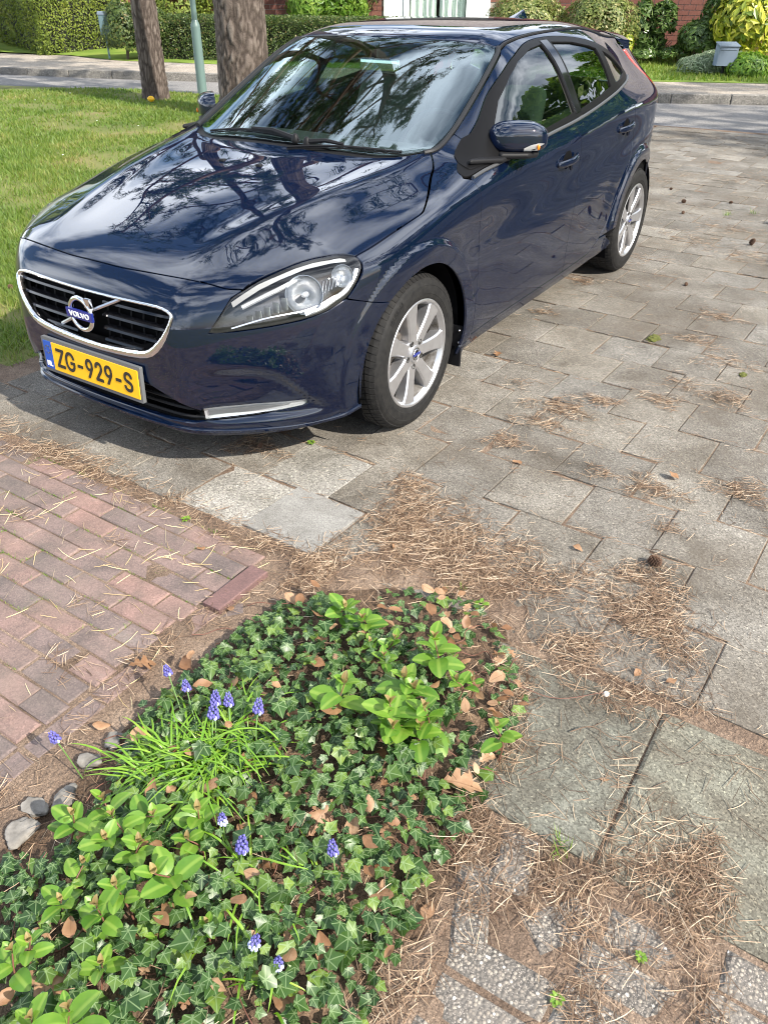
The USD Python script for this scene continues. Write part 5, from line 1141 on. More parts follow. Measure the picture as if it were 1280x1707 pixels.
for (a0, a1, par) in ((-14, s640, WL), (s815, 9, WR)):
    for r_i in range(0, 28):
        z = zb - .08 + r_i * BH; k0 = int((a1 - a0) / BW) + 1
        for j in range(k0):
            s0 = a0 + j * BW + (BW / 2 if r_i % 2 else 0); s1 = min(s0 + BW - .013, a1 - .004)
            if s1 - s0 < .04: continue
            b = box((0, 0, 0), (s1 - s0, .05, BH - .013)); b.apply_transform(frame(wp((s0 + s1) / 2, z + BH / 2, rng.normal(0, .0015) - .012), [*wdir, 0], [*wn, 0]))
            sm_ = (s0 + s1) / 2
            inview = z < 1.45 and (-8.218 < sm_ < s640 or -0.888 < sm_ < 1.316 or 1.990 < sm_ < 2.590)
            (vis if inview else rest).append((par, b))
for par, b in vis[:290]: put(par, 'brick', b, 'house_brick', isl=8)
for par in (WL, WR):
    l = [b for p_, b in vis[290:] + rest if p_ == par]; put(par, 'far_bricks', cat_(l), 'house_brick', kind='stuff', isl=8)
plain('white_paint', (.70, .72, .73), .45); plain('curtain', (.72, .78, .72), .8); pane('house_glass', (.94, .96, .95), 1.35)
plain('room_dark', (.02, .022, .02), .9)
wallbox(s640, s677, zb - .4, 2.4, .05, .2, 'white_paint', 'window_pillar'); wallbox(s780, s815, zb - .4, 2.4, .05, .2, 'white_paint', 'window_pillar')
for s in (s677, s780): wallbox(s - .06, s + .06, zb - .4, 2.4, .075, .10, 'white_paint', 'window_frame')
wallbox(s677 + .06, s780 - .06, zb - .4, zb - .05, .06, .2, 'white_paint', 'window_sill')
wallbox(s677 + .06, s780 - .06, zb - .05, 2.4, -.02, .01, 'house_glass', 'window_glass')
ss = np.linspace(s677 + .07, s780 - .07, 180); mid = (s677 + s780) / 2
fold = .030 * np.sin(ss * 42 + 1.5 * np.sin(ss * 7)) + .012 * np.sin(ss * 95)
for a0, a1 in ((ss[0], mid - .035), (mid + .035, ss[-1])):
    k = (ss >= a0) & (ss <= a1); A = np.array([wp(s, zb - .05, -.075 + f) for s, f in zip(ss[k], fold[k])]); B = A + [0, 0, 2.4]; n_ = len(A)
    F = np.array([[(i, i + 1, n_ + i + 1), (i, n_ + i + 1, n_ + i)] for i in range(n_ - 1)]).reshape(-1, 3); put(HSE, 'curtain', TM(np.vstack([A, B]), F), 'curtain', smooth=True)
wallbox(s677, s780, zb - .3, 2.4, -.5, .05, 'room_dark', 'room_back')
rfv = np.array([wp(-14.5, 3.2, .5), wp(9.5, 3.2, .5), wp(9.5, 3.2, -8), wp(-14.5, 3.2, -8), wp(-14.5, 6.5, -3.8), wp(9.5, 6.5, -3.8)])
put(HSE, 'roof', TM(rfv, np.array([(0, 1, 5), (0, 5, 4), (2, 3, 4), (2, 4, 5), (1, 2, 5), (3, 0, 4), (0, 2, 1), (0, 3, 2)])), 'roof_tile')
# ---- shrubs in front of the house
def at(px, D, z): p = np.array(AT_(px, D)); return (float(p[0]), float(p[1]), z)
shrub('round_shrub', [((-16.077, -6.205, 0.800), (.85, .85, .62)), ((-16.726, -5.977, 0.750), (.6, .6, .6))], 9000, .075, 'olive_leaf', 'wide olive green shrub above the car roof by the white window', 'shrub', 61)
shrub('round_shrub', [((-16.800, -4.713, 0.800), (.88, .85, .70))], 8500, .075, 'olive_leaf', 'rounded pinkish olive shrub above the rear window of the car', 'shrub', 63)
shrub('yellow_sprout', [((-16.634, -3.976, 0.520), (.16, .16, .26))], 420, .10, 'yellow_leaf', 'small bright yellow green sprout at the right foot of the rounded shrub', 'shrub', 65)
shrub('wall_shrub', [((-18.435, -4.254, 0.750), (.34, .3, .62)), ((-18.565, -3.827, 0.950), (.34, .3, .40)), ((-18.515, -3.995, 0.500), (.3, .3, .3))], 1900, .15, 'rhodo_leaf', 'upright leafy evergreen climbing against the brick wall', 'shrub', 67, asp=.4)
shrub('dark_shrub', [((-18.210, -2.847, 0.620), (.52, .5, .38)), ((-18.704, -2.505, 1.100), (.6, .5, .65))], 3600, .13, 'rhodo_leaf', 'dark evergreen shrub left of the yellow leaved one', 'shrub', 71, asp=.4)
shrub('yellow_shrub', [((-18.206, -1.972, 1.000), (.72, .7, .58)), ((-18.236, -1.828, 0.650), (.45, .5, .4))], 1700, .20, 'yellow_leaf', 'yellow leaved evergreen shrub by the right edge', 'shrub', 73, asp=.42)
shrub('ground_cover', [((-18.105, -3.968, 0.320), (.8, .4, .10)), ((-18.499, -3.324, 0.340), (.9, .4, .13))], 1500, .09, 'rhodo_leaf', 'low dark ground cover along the foot of the brick wall', 'ground cover', 75)
shrub('lavender_mound', [((-16.770, -2.424, 0.220), (.38, .42, .20)), ((-16.949, -2.103, 0.260), (.45, .42, .26)), ((-17.213, -1.836, 0.240), (.42, .4, .25))], 4200, .12, 'grey_leaf', 'grey green lavender mound around the mailbox', 'shrub', 77, asp=.14, up=.8)
shrub('green_mound', [((-16.792, -1.398, 0.240), (.44, .42, .26))], 2600, .085, 'bright_leaf', 'fresh green rounded shrub right of the mailbox', 'shrub', 79)
# ---- mailboxes
plain('box_grey', (.13, .165, .22), .4, coat=.2); plain('box_teal', (.10, .16, .18), .4)
MB = thing('mailbox', 'blue grey mailbox on a thin post among the lavender', 'mailbox')
mp = np.array((-16.548, -1.835, 0.000)); ya = math.atan2(EYE[1] - mp[1], EYE[0] - mp[0]) + .35
Rm = trimesh.transformations.rotation_matrix(ya, [0, 0, 1])
def mbx(m): m = m.copy(); m.apply_transform(Rm); m.apply_translation(mp); return m
put(MB, 'body', mbx(extr(Polygon([(-.13, .27), (.11, .27), (.14, .62), (-.13, .66)]), .38).apply_transform(frame([0, .19, 0], [1, 0, 0], [0, 0, 1]))), 'box_grey')
put(MB, 'lid', mbx(extr(Polygon([(-.145, .665), (.165, .612), (.165, .628), (-.14, .685)]), .41).apply_transform(frame([0, .205, 0], [1, 0, 0], [0, 0, 1]))), 'box_grey')
put(MB, 'slot_flap', mbx(box((.140, 0, .575), (.006, .34, .05))), 'box_grey'); put(MB, 'post', mbx(tube(np.array([[0, 0, 0], [0, 0, .28]]), .03, 8)), 'black_plastic')
MB2 = thing('mailbox', 'small tilted teal mailbox at the gap beside the hedge end', 'mailbox')
mp = np.array((-11.697, -14.794, 0.000)); Rm = trimesh.transformations.rotation_matrix(2.4, [0, 0, 1]) @ trimesh.transformations.rotation_matrix(.16, [1, 0, 0])
put(MB2, 'body', mbx(rbox((0, 0, .80), (.20, .25, .40), .02)), 'box_teal', smooth=40); put(MB2, 'lid', mbx(box((0, 0, 1.012), (.22, .27, .025))), 'box_grey'); put(MB2, 'post', mbx(tube(np.array([[0, 0, 0], [0, 0, .62]]), .022, 8)), 'box_teal')
# ---- lamp post
plain('post_green', (.10, .155, .145), .45, coat=.1)
lp = np.array((-8.237, -8.403)); LPT = thing('lamp_post', 'slim grey green lamp post at the street edge of the lawn', 'lamp post', loc=(lp[0], lp[1], -.02))
put(LPT, 'lower_pole', tube(np.array([[0, 0, 0], [0, 0, 1.0]]), [.080, .076], 20), 'post_green', smooth=40)
put(LPT, 'shoulder', lathe([(.076, 1.0), (.074, 1.03), (.050, 1.09), (.045, 1.10)], 20, 'z'), 'post_green', smooth=40)
put(LPT, 'upper_pole', tube(np.array([[0, 0, 1.09], [0, 0, 4.2]]), [.046, .036], 16), 'post_green', smooth=40)
put(LPT, 'lamp_head', lathe([(.0, 4.55), (.14, 4.52), (.20, 4.42), (.17, 4.25), (.05, 4.18), (.0, 4.18)], 20, 'z'), 'post_green', smooth=40)

# ================= pines =================
mat('bark', {'g': ('geometry', {}), 'a': ('attribute', {'attribute': 'tone'}), 'n': ('noise_texture', {'scale': 14., 'detail': 6.}), 'r': ('rgb_ramp', {'ramp': [(0, (.016, .012, .010)), (.35, (.060, .047, .040)), (.7, (.115, .093, .080)), (1, (.175, .148, .130))]}), 'mm': ('math', {'math_type': 'multiply_add', 'value2': .5}), 'm2': ('math', {'math_type': 'multiply', 'value2': .62}), 's': ('separate_color', {}),
             'b': ('noise_texture', {'scale': 60., 'detail': 5.}), 'bm': ('bump', {'strength': .8, 'distance': .01}), 'p': ('principled_bsdf', {'roughness': .9, 'specular_ior_level': .15})},
    [('g.position', 'n.vector'), ('g.position', 'b.vector'), ('a.color', 's.color'), ('s.r', 'm2.value1'), ('n.fac', 'mm.value1'), ('m2.value', 'mm.value3'), ('mm.value', 'r.fac'), ('r.color', 'p.base_color'), ('b.fac', 'bm.height'), ('bm.normal', 'p.normal')], 'p.BSDF')
noisy('upper_bark', (.075, .045, .030), (.165, .10, .066), 9., .85, .5)
leafmat('pine_needles', [(0, (.018, .040, .012)), (.5, (.036, .070, .020)), (1, (.075, .11, .034))], .15, .5)
def bark_trunk(path, rad, seed, zfine=2.4, nang=110):
    """trunk with plates of bark between cracks; path(z), rad(z)"""
    r = np.random.default_rng(seed); zs = np.concatenate([np.arange(-.05, zfine, .020), np.linspace(zfine, path[-1][2], 26)])
    pz = np.array([p[2] for p in path]); px = np.interp(zs, pz, [p[0] for p in path]); py = np.interp(zs, pz, [p[1] for p in path]); rr = np.interp(zs, *rad)
    th = np.arange(nang) / nang * 2 * np.pi; R0 = rr[0]
    A, Z = np.meshgrid(th, zs); cell = .042
    npts = int(2 * np.pi * R0 * (zs[-1] + .2) / (cell * cell * 3.8)); sx = r.uniform(0, 2 * np.pi * R0, npts); sz = r.uniform(-.2, zs[-1] + .2, npts) / 3.8
    S = np.column_stack([np.cos(sx / R0) * R0, np.sin(sx / R0) * R0, sz])
    wob = (meshkit.noise(np.stack([A * 3, Z * 4, 0 * Z], -1), seed) - .5) * .05
    Q = np.stack([np.cos(A + wob) * R0, np.sin(A + wob) * R0, Z / 3.8 + wob * .3], -1).reshape(-1, 3)
    d, idx = cKDTree(S).query(Q, k=2); crack = np.clip((d[:, 1] - d[:, 0]) / .020, 0, 1).reshape(A.shape)
    pl = r.uniform(0, 1, npts)[idx[:, 0]].reshape(A.shape); plate = sstep(0, 1, crack)
    disp = (.020 * plate * (.6 + .5 * pl) + .006 * meshkit.fbm(np.stack([np.cos(A) * 12, np.sin(A) * 12, Z * 14], -1), 3, seed)) * (R0 / .3) ** .5
    flare = 1 + .18 * np.exp(-np.maximum(Z, 0) / .18)
    RR = rr[:, None] * flare + disp - .012
    V = np.stack([px[:, None] + RR * np.cos(A), py[:, None] + RR * np.sin(A), Z], -1).reshape(-1, 3); n = nang; F = []
    I, J = np.meshgrid(np.arange(len(zs) - 1), np.arange(n), indexing='ij'); a, b = (I * n + J).ravel(), (I * n + (J + 1) % n).ravel()
    F = np.vstack([np.stack([a, b, b + n], 1), np.stack([a, b + n, a + n], 1)])
    tone = (plate * (.45 + .55 * pl)).reshape(-1); return TM(V, F), np.column_stack([tone] * 3)
CL = np.random.default_rng(77)
def needle_clump(r, c, rad, n):
    d = r.normal(0, 1, (n, 3)); d[:, 2] = d[:, 2] * .7 + .25; d /= np.linalg.norm(d, axis=1, keepdims=True)
    b = c + d * r.uniform(.0, .55, (n, 1)) * rad; t = c + d * rad * r.uniform(.7, 1.2, (n, 1)) + r.normal(0, rad * .2, (n, 3))
    s = np.cross(d, r.normal(0, 1, (n, 3))); s /= np.linalg.norm(s, axis=1, keepdims=True); s *= rad * .065
    return np.stack([b - s, b + s, t], 1).reshape(-1, 3)
def pine(name, label, loc, r0, height, seed, lean=(0, 0), first=4.2, nl=18, clumps=7, dense=34, spread=4.0, group=None, yaw=0.):
    r = np.random.default_rng(seed); t = thing(name, label, 'tree', group, loc=loc)
    zz_ = np.linspace(0, height, 9); wob = np.cumsum(r.normal(0, .10, (9, 2)), 0); wob -= wob[0]; wob[:2] = 0
    path = [(lean[0] * z + wob[i, 0] * (z / height), lean[1] * z + wob[i, 1] * (z / height), z) for i, z in enumerate(zz_)]
    rad = (np.array([0, 2, height * .5, height]), np.array([r0, r0 * .92, r0 * .62, r0 * .18]))
    tm, tone = bark_trunk(path, rad, seed); put(t, 'trunk', tm, 'bark', smooth=True, colors=tone)
    limbs, nv = [], []
    for i in range(nl):
        f = (i + r.uniform(.1, .9)) / nl; z = first + (height - first) * f ** .85; a = yaw + i * 2.4 + r.normal(0, .4); L = spread * (1 - .55 * f) * r.uniform(.7, 1.2)
        p = np.array([np.interp(z, zz_, [q[0] for q in path]), np.interp(z, zz_, [q[1] for q in path]), z]); d = np.array([math.cos(a), math.sin(a), r.uniform(.05, .5)]); pts = [p.copy()]
        for k in range(7):
            d = d + r.normal(0, .22, 3) + [0, 0, .05 if k > 3 else -.07]; d /= np.linalg.norm(d); p = p + d * L / 7; pts.append(p.copy())
        lr = np.linspace(.075, .016, 8) * (1.25 - .6 * f) * (r0 / .3) ** .5; limbs.append(tube(catmull(pts, 3), np.interp(np.linspace(0, 7, len(pts) * 3 - 2), range(8), lr), 7))
        for k in range(2, 8):
            for s in range(r.integers(1, 3)):
                q = np.array(pts[k]); e = np.cross(d, [0, 0, 1]) * r.choice([-1, 1]) + d * r.uniform(.1, .8) + [0, 0, r.uniform(-.25, .4)]; e /= np.linalg.norm(e); sl = L * r.uniform(.14, .32); sp_ = [q]
                for m_ in range(3): e = e + r.normal(0, .25, 3); e /= np.linalg.norm(e); sp_.append(sp_[-1] + e * sl / 3)
                limbs.append(tube(np.array(sp_), [.022, .016, .011, .006], 5))
                for c_ in range(clumps):
                    u = r.uniform(.25, 1.05) * 3; b0 = int(min(2, u)); c0 = sp_[b0] + (sp_[b0 + 1] - sp_[b0]) * (u - b0) + r.normal(0, .13, 3)
                    nv.append(needle_clump(r, c0, r.uniform(.13, .24), dense))
    put(t, 'limbs', cat_(limbs), 'upper_bark', smooth=True)
    nv = np.vstack(nv); put(t, 'crown', TM(nv, np.arange(len(nv)).reshape(-1, 3)), 'pine_needles', isl=3)
    return t
t1 = (-7.349, -8.574); t2 = (-6.555, -5.909)
PA = pine('pine_tree', 'slender pine trunk standing on the far side of the lawn', (*t1, -.02), .20, 12.5, 91, lean=(-.010, -.012), first=4.0, nl=22, spread=4.4)
PB = pine('pine_tree', 'thick pine trunk on the lawn right behind the windscreen pillar', (*t2, -.02), .345, 15.0, 93, lean=(-.006, .01), first=4.2, nl=24, spread=5.2, clumps=6)
for (x, y, rz, sc_, lab) in [(-12.0, 15.0, 1.0, (1.05, 1.05, .92), 'pine across the street end of the drive, right of the picture'), (-9.0, 13.0, 3.3, (1.05, 1.05, .9), 'pine right of the drive nearer the street, out of frame')]:
    copy(PB, lab, loc=(x, y, -.02), rotz=rz, scale=sc_)
# evergreen hedge and slatted fence right of the driveway (they show in the side windows)
hedge('side_hedge', [(-9.2, 4.9), (-2.6, 5.1), (-2.6, 6.6), (-9.2, 6.7)], 3.0, 20000, .17, 'bright_leaf', 'tall green hedge right of the driveway mirrored in the side windows', 'hedge', 83, rough=.5, core=.72)
FN = thing('slatted_fence', 'slatted wooden fence right of the driveway mirrored in the front side window', 'fence')
noisy('fence_wood', (.20, .19, .17), (.34, .32, .29), 12.)
for k in range(60): put(FN, 'slat', box((-9.3 + .13 * k, 4.35, .82), (.085, .025, 1.6)), 'fence_wood')
put(FN, 'rail', box((-5.5, 4.38, .35), (7.9, .04, .09)), 'fence_wood'); put(FN, 'rail', box((-5.5, 4.38, 1.35), (7.9, .04, .09)), 'fence_wood')

# taller trees round about: they stand above and beside the picture and are mirrored in the car
def tall_tree(name, label, loc, h, w, m, seed, n=5200, size=.34, group=None):
    t = thing(name, label, 'tree', group, loc=loc); r = np.random.default_rng(seed); PP, NN = [], []
    for k in range(9):
        f = k / 8; c = (r.normal(0, w * .28), r.normal(0, w * .28), h * (.30 + .62 * f)); rad = w * (.62 - .36 * f) * r.uniform(.8, 1.2); P, N = ball_shell(c, np.array([rad, rad, rad * .8]), n // 9, seed + k, .4, .5); PP.append(P); NN.append(N)
    put(t, 'crown', foliage(np.vstack(PP), np.vstack(NN), size, seed), m)
    put(t, 'trunk', tube(np.array([[0, 0, 0], [.05, 0, h * .4], [0, .1, h * .8]]), [w * .09, w * .06, w * .02], 10), 'upper_bark', smooth=True); return t
TA = tall_tree('garden_tree', 'tall green conifer across the street beyond the right edge, mirrored in the side windows', (-18.0, 8.0, .1), 7.6, 3.2, 'bright_leaf', 21)
TB = tall_tree('garden_tree', 'second tall conifer across the street farther right, mirrored in the side windows', (-15.6, 12.2, .1), 9.5, 3.8, 'thuja', 22)
for i, (x, y, h_) in enumerate([(-28, 9.0, 1.65), (-27.5, 14.0, 1.5), (-30, 5.0, 1.7), (-30, -12, 1.35), (-34, -19, 1.5), (-27, -24, 1.4), (-21, -30, 1.5), (-35, -6, 1.4), (-36, 2, 1.5), (-13, -33, 1.4), (-29, -31, 1.6)]):
    copy(TB if i % 2 else TA, ['tall conifer behind the right end of the brick house', 'tall dark conifer farther right behind the brick house', 'tall conifer behind the roof at the right of the brick house', 'tall tree behind the brick house, above the picture', 'tall tree behind the far left of the brick house', 'tall tree behind the clipped conifer block', 'tall tree far left across the street', 'tall tree behind the middle of the brick house', 'tall tree behind the right of the brick house', 'tall tree at the far left end of the street', 'tallest tree far behind the conifer block'][i], loc=(x, y, .1), rotz=i * 1.3, scale=(h_, h_, h_))

# ================= foreground: ivy, flowers, leaves, needles, cones =================
def veined(name, stops, vein, spacing, width, rough=.38, trans=.25, spec=.5, veinmix=.75, coat=0.):
    """leaf with paler veins fanning from its foot; 'leafuv' holds (across+1, along, tone)"""
    n = {'a': ('attribute', {'attribute': 'leafuv'}), 's': ('separate_color', {}), 'u': ('math', {'math_type': 'subtract', 'value2': 1.0}), 'v': ('math', {'math_type': 'subtract', 'value2': .08}),
         'an': ('math', {'math_type': 'arctan2'}), 'd': ('math', {'math_type': 'divide', 'value2': spacing}), 'pp': ('math', {'math_type': 'add', 'value2': 8.5}), 'fr': ('math', {'math_type': 'fraction'}), 'ce': ('math', {'math_type': 'subtract', 'value2': .5}), 'ab': ('math', {'math_type': 'absolute'}),
         'uu': ('math', {'math_type': 'multiply'}), 'vv': ('math', {'math_type': 'multiply'}), 'r2': ('math', {'math_type': 'add'}), 'rr': ('math', {'math_type': 'sqrt'}), 'ds': ('math', {'math_type': 'multiply'}),
         'mr': ('map_range', {'from_min': width * .45, 'from_max': width * 1.3, 'to_min': veinmix, 'to_max': 0., 'clamp': True}),
         'ra': ('rgb_ramp', {'ramp': stops}), 'g': ('geometry', {}), 'no': ('noise_texture', {'scale': 55., 'detail': 3.}), 'tn': ('math', {'math_type': 'multiply_add', 'value2': .45}), 'tb': ('math', {'math_type': 'multiply', 'value2': .62}),
         'mx': ('mix_color', {'b': vein}), 'p': ('principled_bsdf', {'roughness': rough, 'specular_ior_level': spec, 'coat_weight': coat, 'coat_roughness': .25}), 't': ('translucent_bsdf', {}), 'hs': ('hsv', {'value': 1.5, 'saturation': 1.1}), 'm': ('mix_closure', {'fac': trans})}
    l = [('a.color', 's.color'), ('s.r', 'u.value1'), ('s.g', 'v.value1'), ('u.value', 'an.value1'), ('v.value', 'an.value2'), ('an.value', 'd.value1'), ('d.value', 'pp.value1'), ('pp.value', 'fr.value1'), ('fr.value', 'ce.value1'), ('ce.value', 'ab.value1'),
         ('u.value', 'uu.value1'), ('u.value', 'uu.value2'), ('v.value', 'vv.value1'), ('v.value', 'vv.value2'), ('uu.value', 'r2.value1'), ('vv.value', 'r2.value2'), ('r2.value', 'rr.value1'), ('rr.value', 'ds.value1'), ('ab.value', 'ds.value2'), ('ds.value', 'mr.value'), ('mr.result', 'mx.fac'),
         ('g.position', 'no.vector'), ('s.b', 'tb.value1'), ('no.fac', 'tn.value1'), ('tb.value', 'tn.value3'), ('tn.value', 'ra.fac'), ('ra.color', 'mx.a'), ('mx.result', 'p.base_color'), ('mx.result', 'hs.color'), ('hs.color', 't.color'), ('p.BSDF', 'm.closure1'), ('t.BSDF', 'm.closure2')]
    return mat(name, n, l, 'm.closure')
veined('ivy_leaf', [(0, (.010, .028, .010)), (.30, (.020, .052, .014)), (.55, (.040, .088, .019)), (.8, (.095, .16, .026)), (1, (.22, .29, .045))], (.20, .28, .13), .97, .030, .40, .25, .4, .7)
veined('broad_leaf', [(0, (.045, .125, .018)), (.35, (.085, .195, .024)), (.7, (.15, .27, .032)), (1, (.25, .34, .06))], (.26, .38, .07), 3.2, .022, .40, .38, .45, .6)
veined('bud_leaf', [(0, (.16, .12, .05)), (.5, (.24, .17, .075)), (1, (.30, .24, .09))], (.3, .25, .12), 3.2, .02, .45, .3)
veined('strap_leaf', [(0, (.065, .17, .015)), (.4, (.13, .27, .022)), (.75, (.20, .34, .035)), (1, (.34, .38, .07))], (.2, .33, .05), 3.2, .0, .32, .3, .5, .0)
veined('dead_leaf', [(0, (.070, .032, .016)), (.3, (.155, .075, .036)), (.55, (.25, .138, .072)), (.8, (.37, .235, .142)), (1, (.47, .35, .24))], (.16, .085, .045), 1.0, .020, .5, .25, .35, .5)
leafmat('needles', [(0, (.060, .036, .023)), (.3, (.14, .086, .053)), (.6, (.245, .163, .104)), (.85, (.38, .28, .188)), (1, (.52, .43, .32))], .1, .6, .3)
leafmat('straw', [(0, (.42, .30, .13)), (.5, (.60, .48, .24)), (1, (.72, .64, .38))], .15, .5, .3)
plain('cone_scale', (.095, .052, .030), .7); noisy('flower_violet', (.050, .046, .20), (.14, .13, .38), 120., .55); plain('flower_pale', (.38, .40, .62), .5); plain('flower_stem', (.09, .17, .04), .45)
noisy('moss', (.045, .055, .012), (.12, .125, .03), 90., .95, .9); plain('twig', (.13, .085, .055), .85); plain('red_twig', (.13, .055, .035), .6); plain('pale_stone', (.62, .60, .56), .6)

def leaf_shape(outline, fold=.15, droop=.2, nmid=5, wave=.0, r=None):
    """symmetrical blade: outline of its right half from foot to tip, folded along the midrib; gives (v, f, uv)"""
    o = np.array(outline, float); k = len(o); t = o[:, 1]
    mid = np.column_stack([0 * t, t]); V2 = np.vstack([mid, o[1:-1], o[1:-1] * [-1, 1]]); m = k - 2
    F = []
    for sgn, off in ((1, k), (-1, k + m)):
        ring = [0] + [off + i for i in range(m)] + [k - 1]
        for i in range(k - 1):
            a, b, c_, d_ = i, i + 1, ring[i], ring[i + 1]
            for tri in ((a, c_, d_), (a, d_, b)):
                if len(set(tri)) == 3: F.append(tri if sgn > 0 else tri[::-1])
    x, y = V2[:, 0], V2[:, 1]
    z = np.abs(x) * fold - droop * np.clip(y, 0, None) ** 2
    if wave and r is not None: z = z + wave * np.sin(y * 7 + r.uniform(0, 6)) * np.sign(x) * np.abs(x) * 2 + wave * np.sin(x * 9 + r.uniform(0, 6)) * .6
    return np.column_stack([x, y, z]), np.array(F), np.column_stack([x + 1, y])
IVY = [(0, .05), (.16, -.10), (.34, -.12), (.45, -.02), (.43, .13), (.50, .22), (.60, .33), (.46, .46), (.31, .56), (.16, .80), (0, 1.0)]
OVAL = [(0, 0), (.13, .03), (.28, .17), (.35, .37), (.345, .58), (.265, .79), (.13, .94), (0, 1.0)]
OAK = [(0, 0), (.04, .06), (.17, .16), (.11, .24), (.32, .36), (.28, .46), (.14, .46), (.36, .66), (.28, .74), (.13, .70), (.17, .88), (0, 1.0)]
BEECH = [(0, 0), (.14, .08), (.29, .28), (.33, .48), (.25, .72), (.10, .92), (0, 1.0)]
def place_leaf(sh, pos, az, pitch, roll, size, tone, sx=1.):
    v, f, uv = sh; p = v * [size * sx, size, size]
    cr, sr = math.cos(roll), math.sin(roll); p = p @ np.array([[cr, 0, -sr], [0, 1, 0], [sr, 0, cr]])
    cp, sp_ = math.cos(pitch), math.sin(pitch); p = p @ np.array([[1, 0, 0], [0, cp, sp_], [0, -sp_, cp]])
    ca, sa = math.cos(az), math.sin(az); p = p @ np.array([[sa, -ca, 0], [ca, sa, 0], [0, 0, 1]])
    return p + pos, f, np.column_stack([uv, np.full(len(uv), tone)])
def put_leaf(parent, name, L, m, **k):
    path = put(parent, name, TM(L[0], L[1]), m, smooth=True, **k)
    UsdGeom.PrimvarsAPI(stage.GetPrimAtPath(path)).CreatePrimvar('leafuv', _T.Color3fArray, 'vertex').Set(Vt.Vec3fArray.FromNumpy(np.ascontiguousarray(L[2], np.float32))); return path
def join(Ls):
    n = 0; V, F, U = [], [], []
    for v, f, u in Ls: V.append(v); F.append(f + n); U.append(u); n += len(v)
    return np.vstack(V), np.vstack(F), np.vstack(U)
noisy('edging', (.10, .092, .082), (.21, .195, .175), 30., .9, .6)
r5 = np.random.default_rng(55)
bz = lambda x, y: float(bedz(np.array([[x, y, 0.]]))[0])
IVYA = Polygon([(1.448, 1.122), (1.233, 1.153), (1.120, 1.271), (1.197, 1.496), (1.181, 1.606), (1.264, 1.739), (1.348, 1.863), (1.458, 1.890), (1.580, 1.964), (1.751, 1.957), (1.848, 1.988), (1.952, 1.992), (2.073, 2.022), (2.454, 1.446), (2.290, 1.190), (2.188, 1.202), (2.132, 1.287), (1.971, 1.238), (1.775, 1.119), (1.591, 1.135)])
IVYB = Polygon([(0.999, 1.366), (0.892, 1.602), (1.075, 1.867), (1.183, 1.935), (1.331, 1.954), (1.470, 1.990), (1.602, 1.983), (1.372, 1.860), (1.171, 1.600), (1.186, 1.447)])
HYA = np.array((1.813, 1.357))
iv = []
shapes_i = [leaf_shape(IVY, f_o, d_) for f_o, d_ in ((.12, .10), (.25, .25), (.05, .35), (-.1, .2), (.35, .05))]
def scat(poly, n, r, dmin):
    x0, y0, x1, y1 = poly.bounds; out = []; t = 0
    while len(out) < n and t < n * 40:
        t += 1; p = (r.uniform(x0, x1), r.uniform(y0, y1))
        if not poly.contains(Point(p)): continue
        if out and np.min(np.hypot(*(np.array(out[-400:]) - p).T)) < dmin: continue
        out.append(p)
    return np.array(out)
for poly, n, dm, zr_ in ((IVYA, 2300, .0085, (.012, .085)), (IVYB, 105, .022, (.008, .04))):
    for (x, y) in scat(poly, n, r5, dm):
        if np.hypot(x - HYA[0], y - HYA[1]) < .10 and r5.uniform() < .6: continue
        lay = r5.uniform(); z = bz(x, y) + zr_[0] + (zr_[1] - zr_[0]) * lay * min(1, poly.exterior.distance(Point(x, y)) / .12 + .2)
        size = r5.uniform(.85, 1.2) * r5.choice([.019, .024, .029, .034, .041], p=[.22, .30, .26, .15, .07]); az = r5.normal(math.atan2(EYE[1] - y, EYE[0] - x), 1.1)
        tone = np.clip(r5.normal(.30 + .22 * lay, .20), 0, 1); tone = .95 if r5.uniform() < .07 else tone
        iv.append((np.linalg.norm(np.array([x, y, z]) - EYE) - size * 14 - z * 6, place_leaf(shapes_i[r5.integers(5)], np.array([x, y, z]), az, r5.normal(-.15, .32), r5.normal(0, .32), size * .88, tone, r5.uniform(.9, 1.15))))
iv.sort(key=lambda t: t[0])
IV = thing('ivy', 'dark green small leaved ivy covering the flower bed', 'ivy', kind='thing')
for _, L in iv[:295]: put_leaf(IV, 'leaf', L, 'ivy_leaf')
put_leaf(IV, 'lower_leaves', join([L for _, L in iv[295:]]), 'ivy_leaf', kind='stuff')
vines = []
for k in range(46):
    p = np.array(r5.choice(len(iv))); L = iv[int(p)][1][0].mean(0); a = r5.uniform(0, 6.28); pts = [L - [0, 0, .012]]
    for j in range(6): a += r5.normal(0, .4); pts.append(np.array([pts[-1][0] + .035 * math.cos(a), pts[-1][1] + .035 * math.sin(a), max(.012, bz(*pts[-1][:2]) + r5.uniform(.005, .04))]))
    vines.append(tube(catmull(pts, 3), .0014, 5))
put(IV, 'vine_stems', cat_(vines), 'red_twig', kind='stuff', smooth=True)
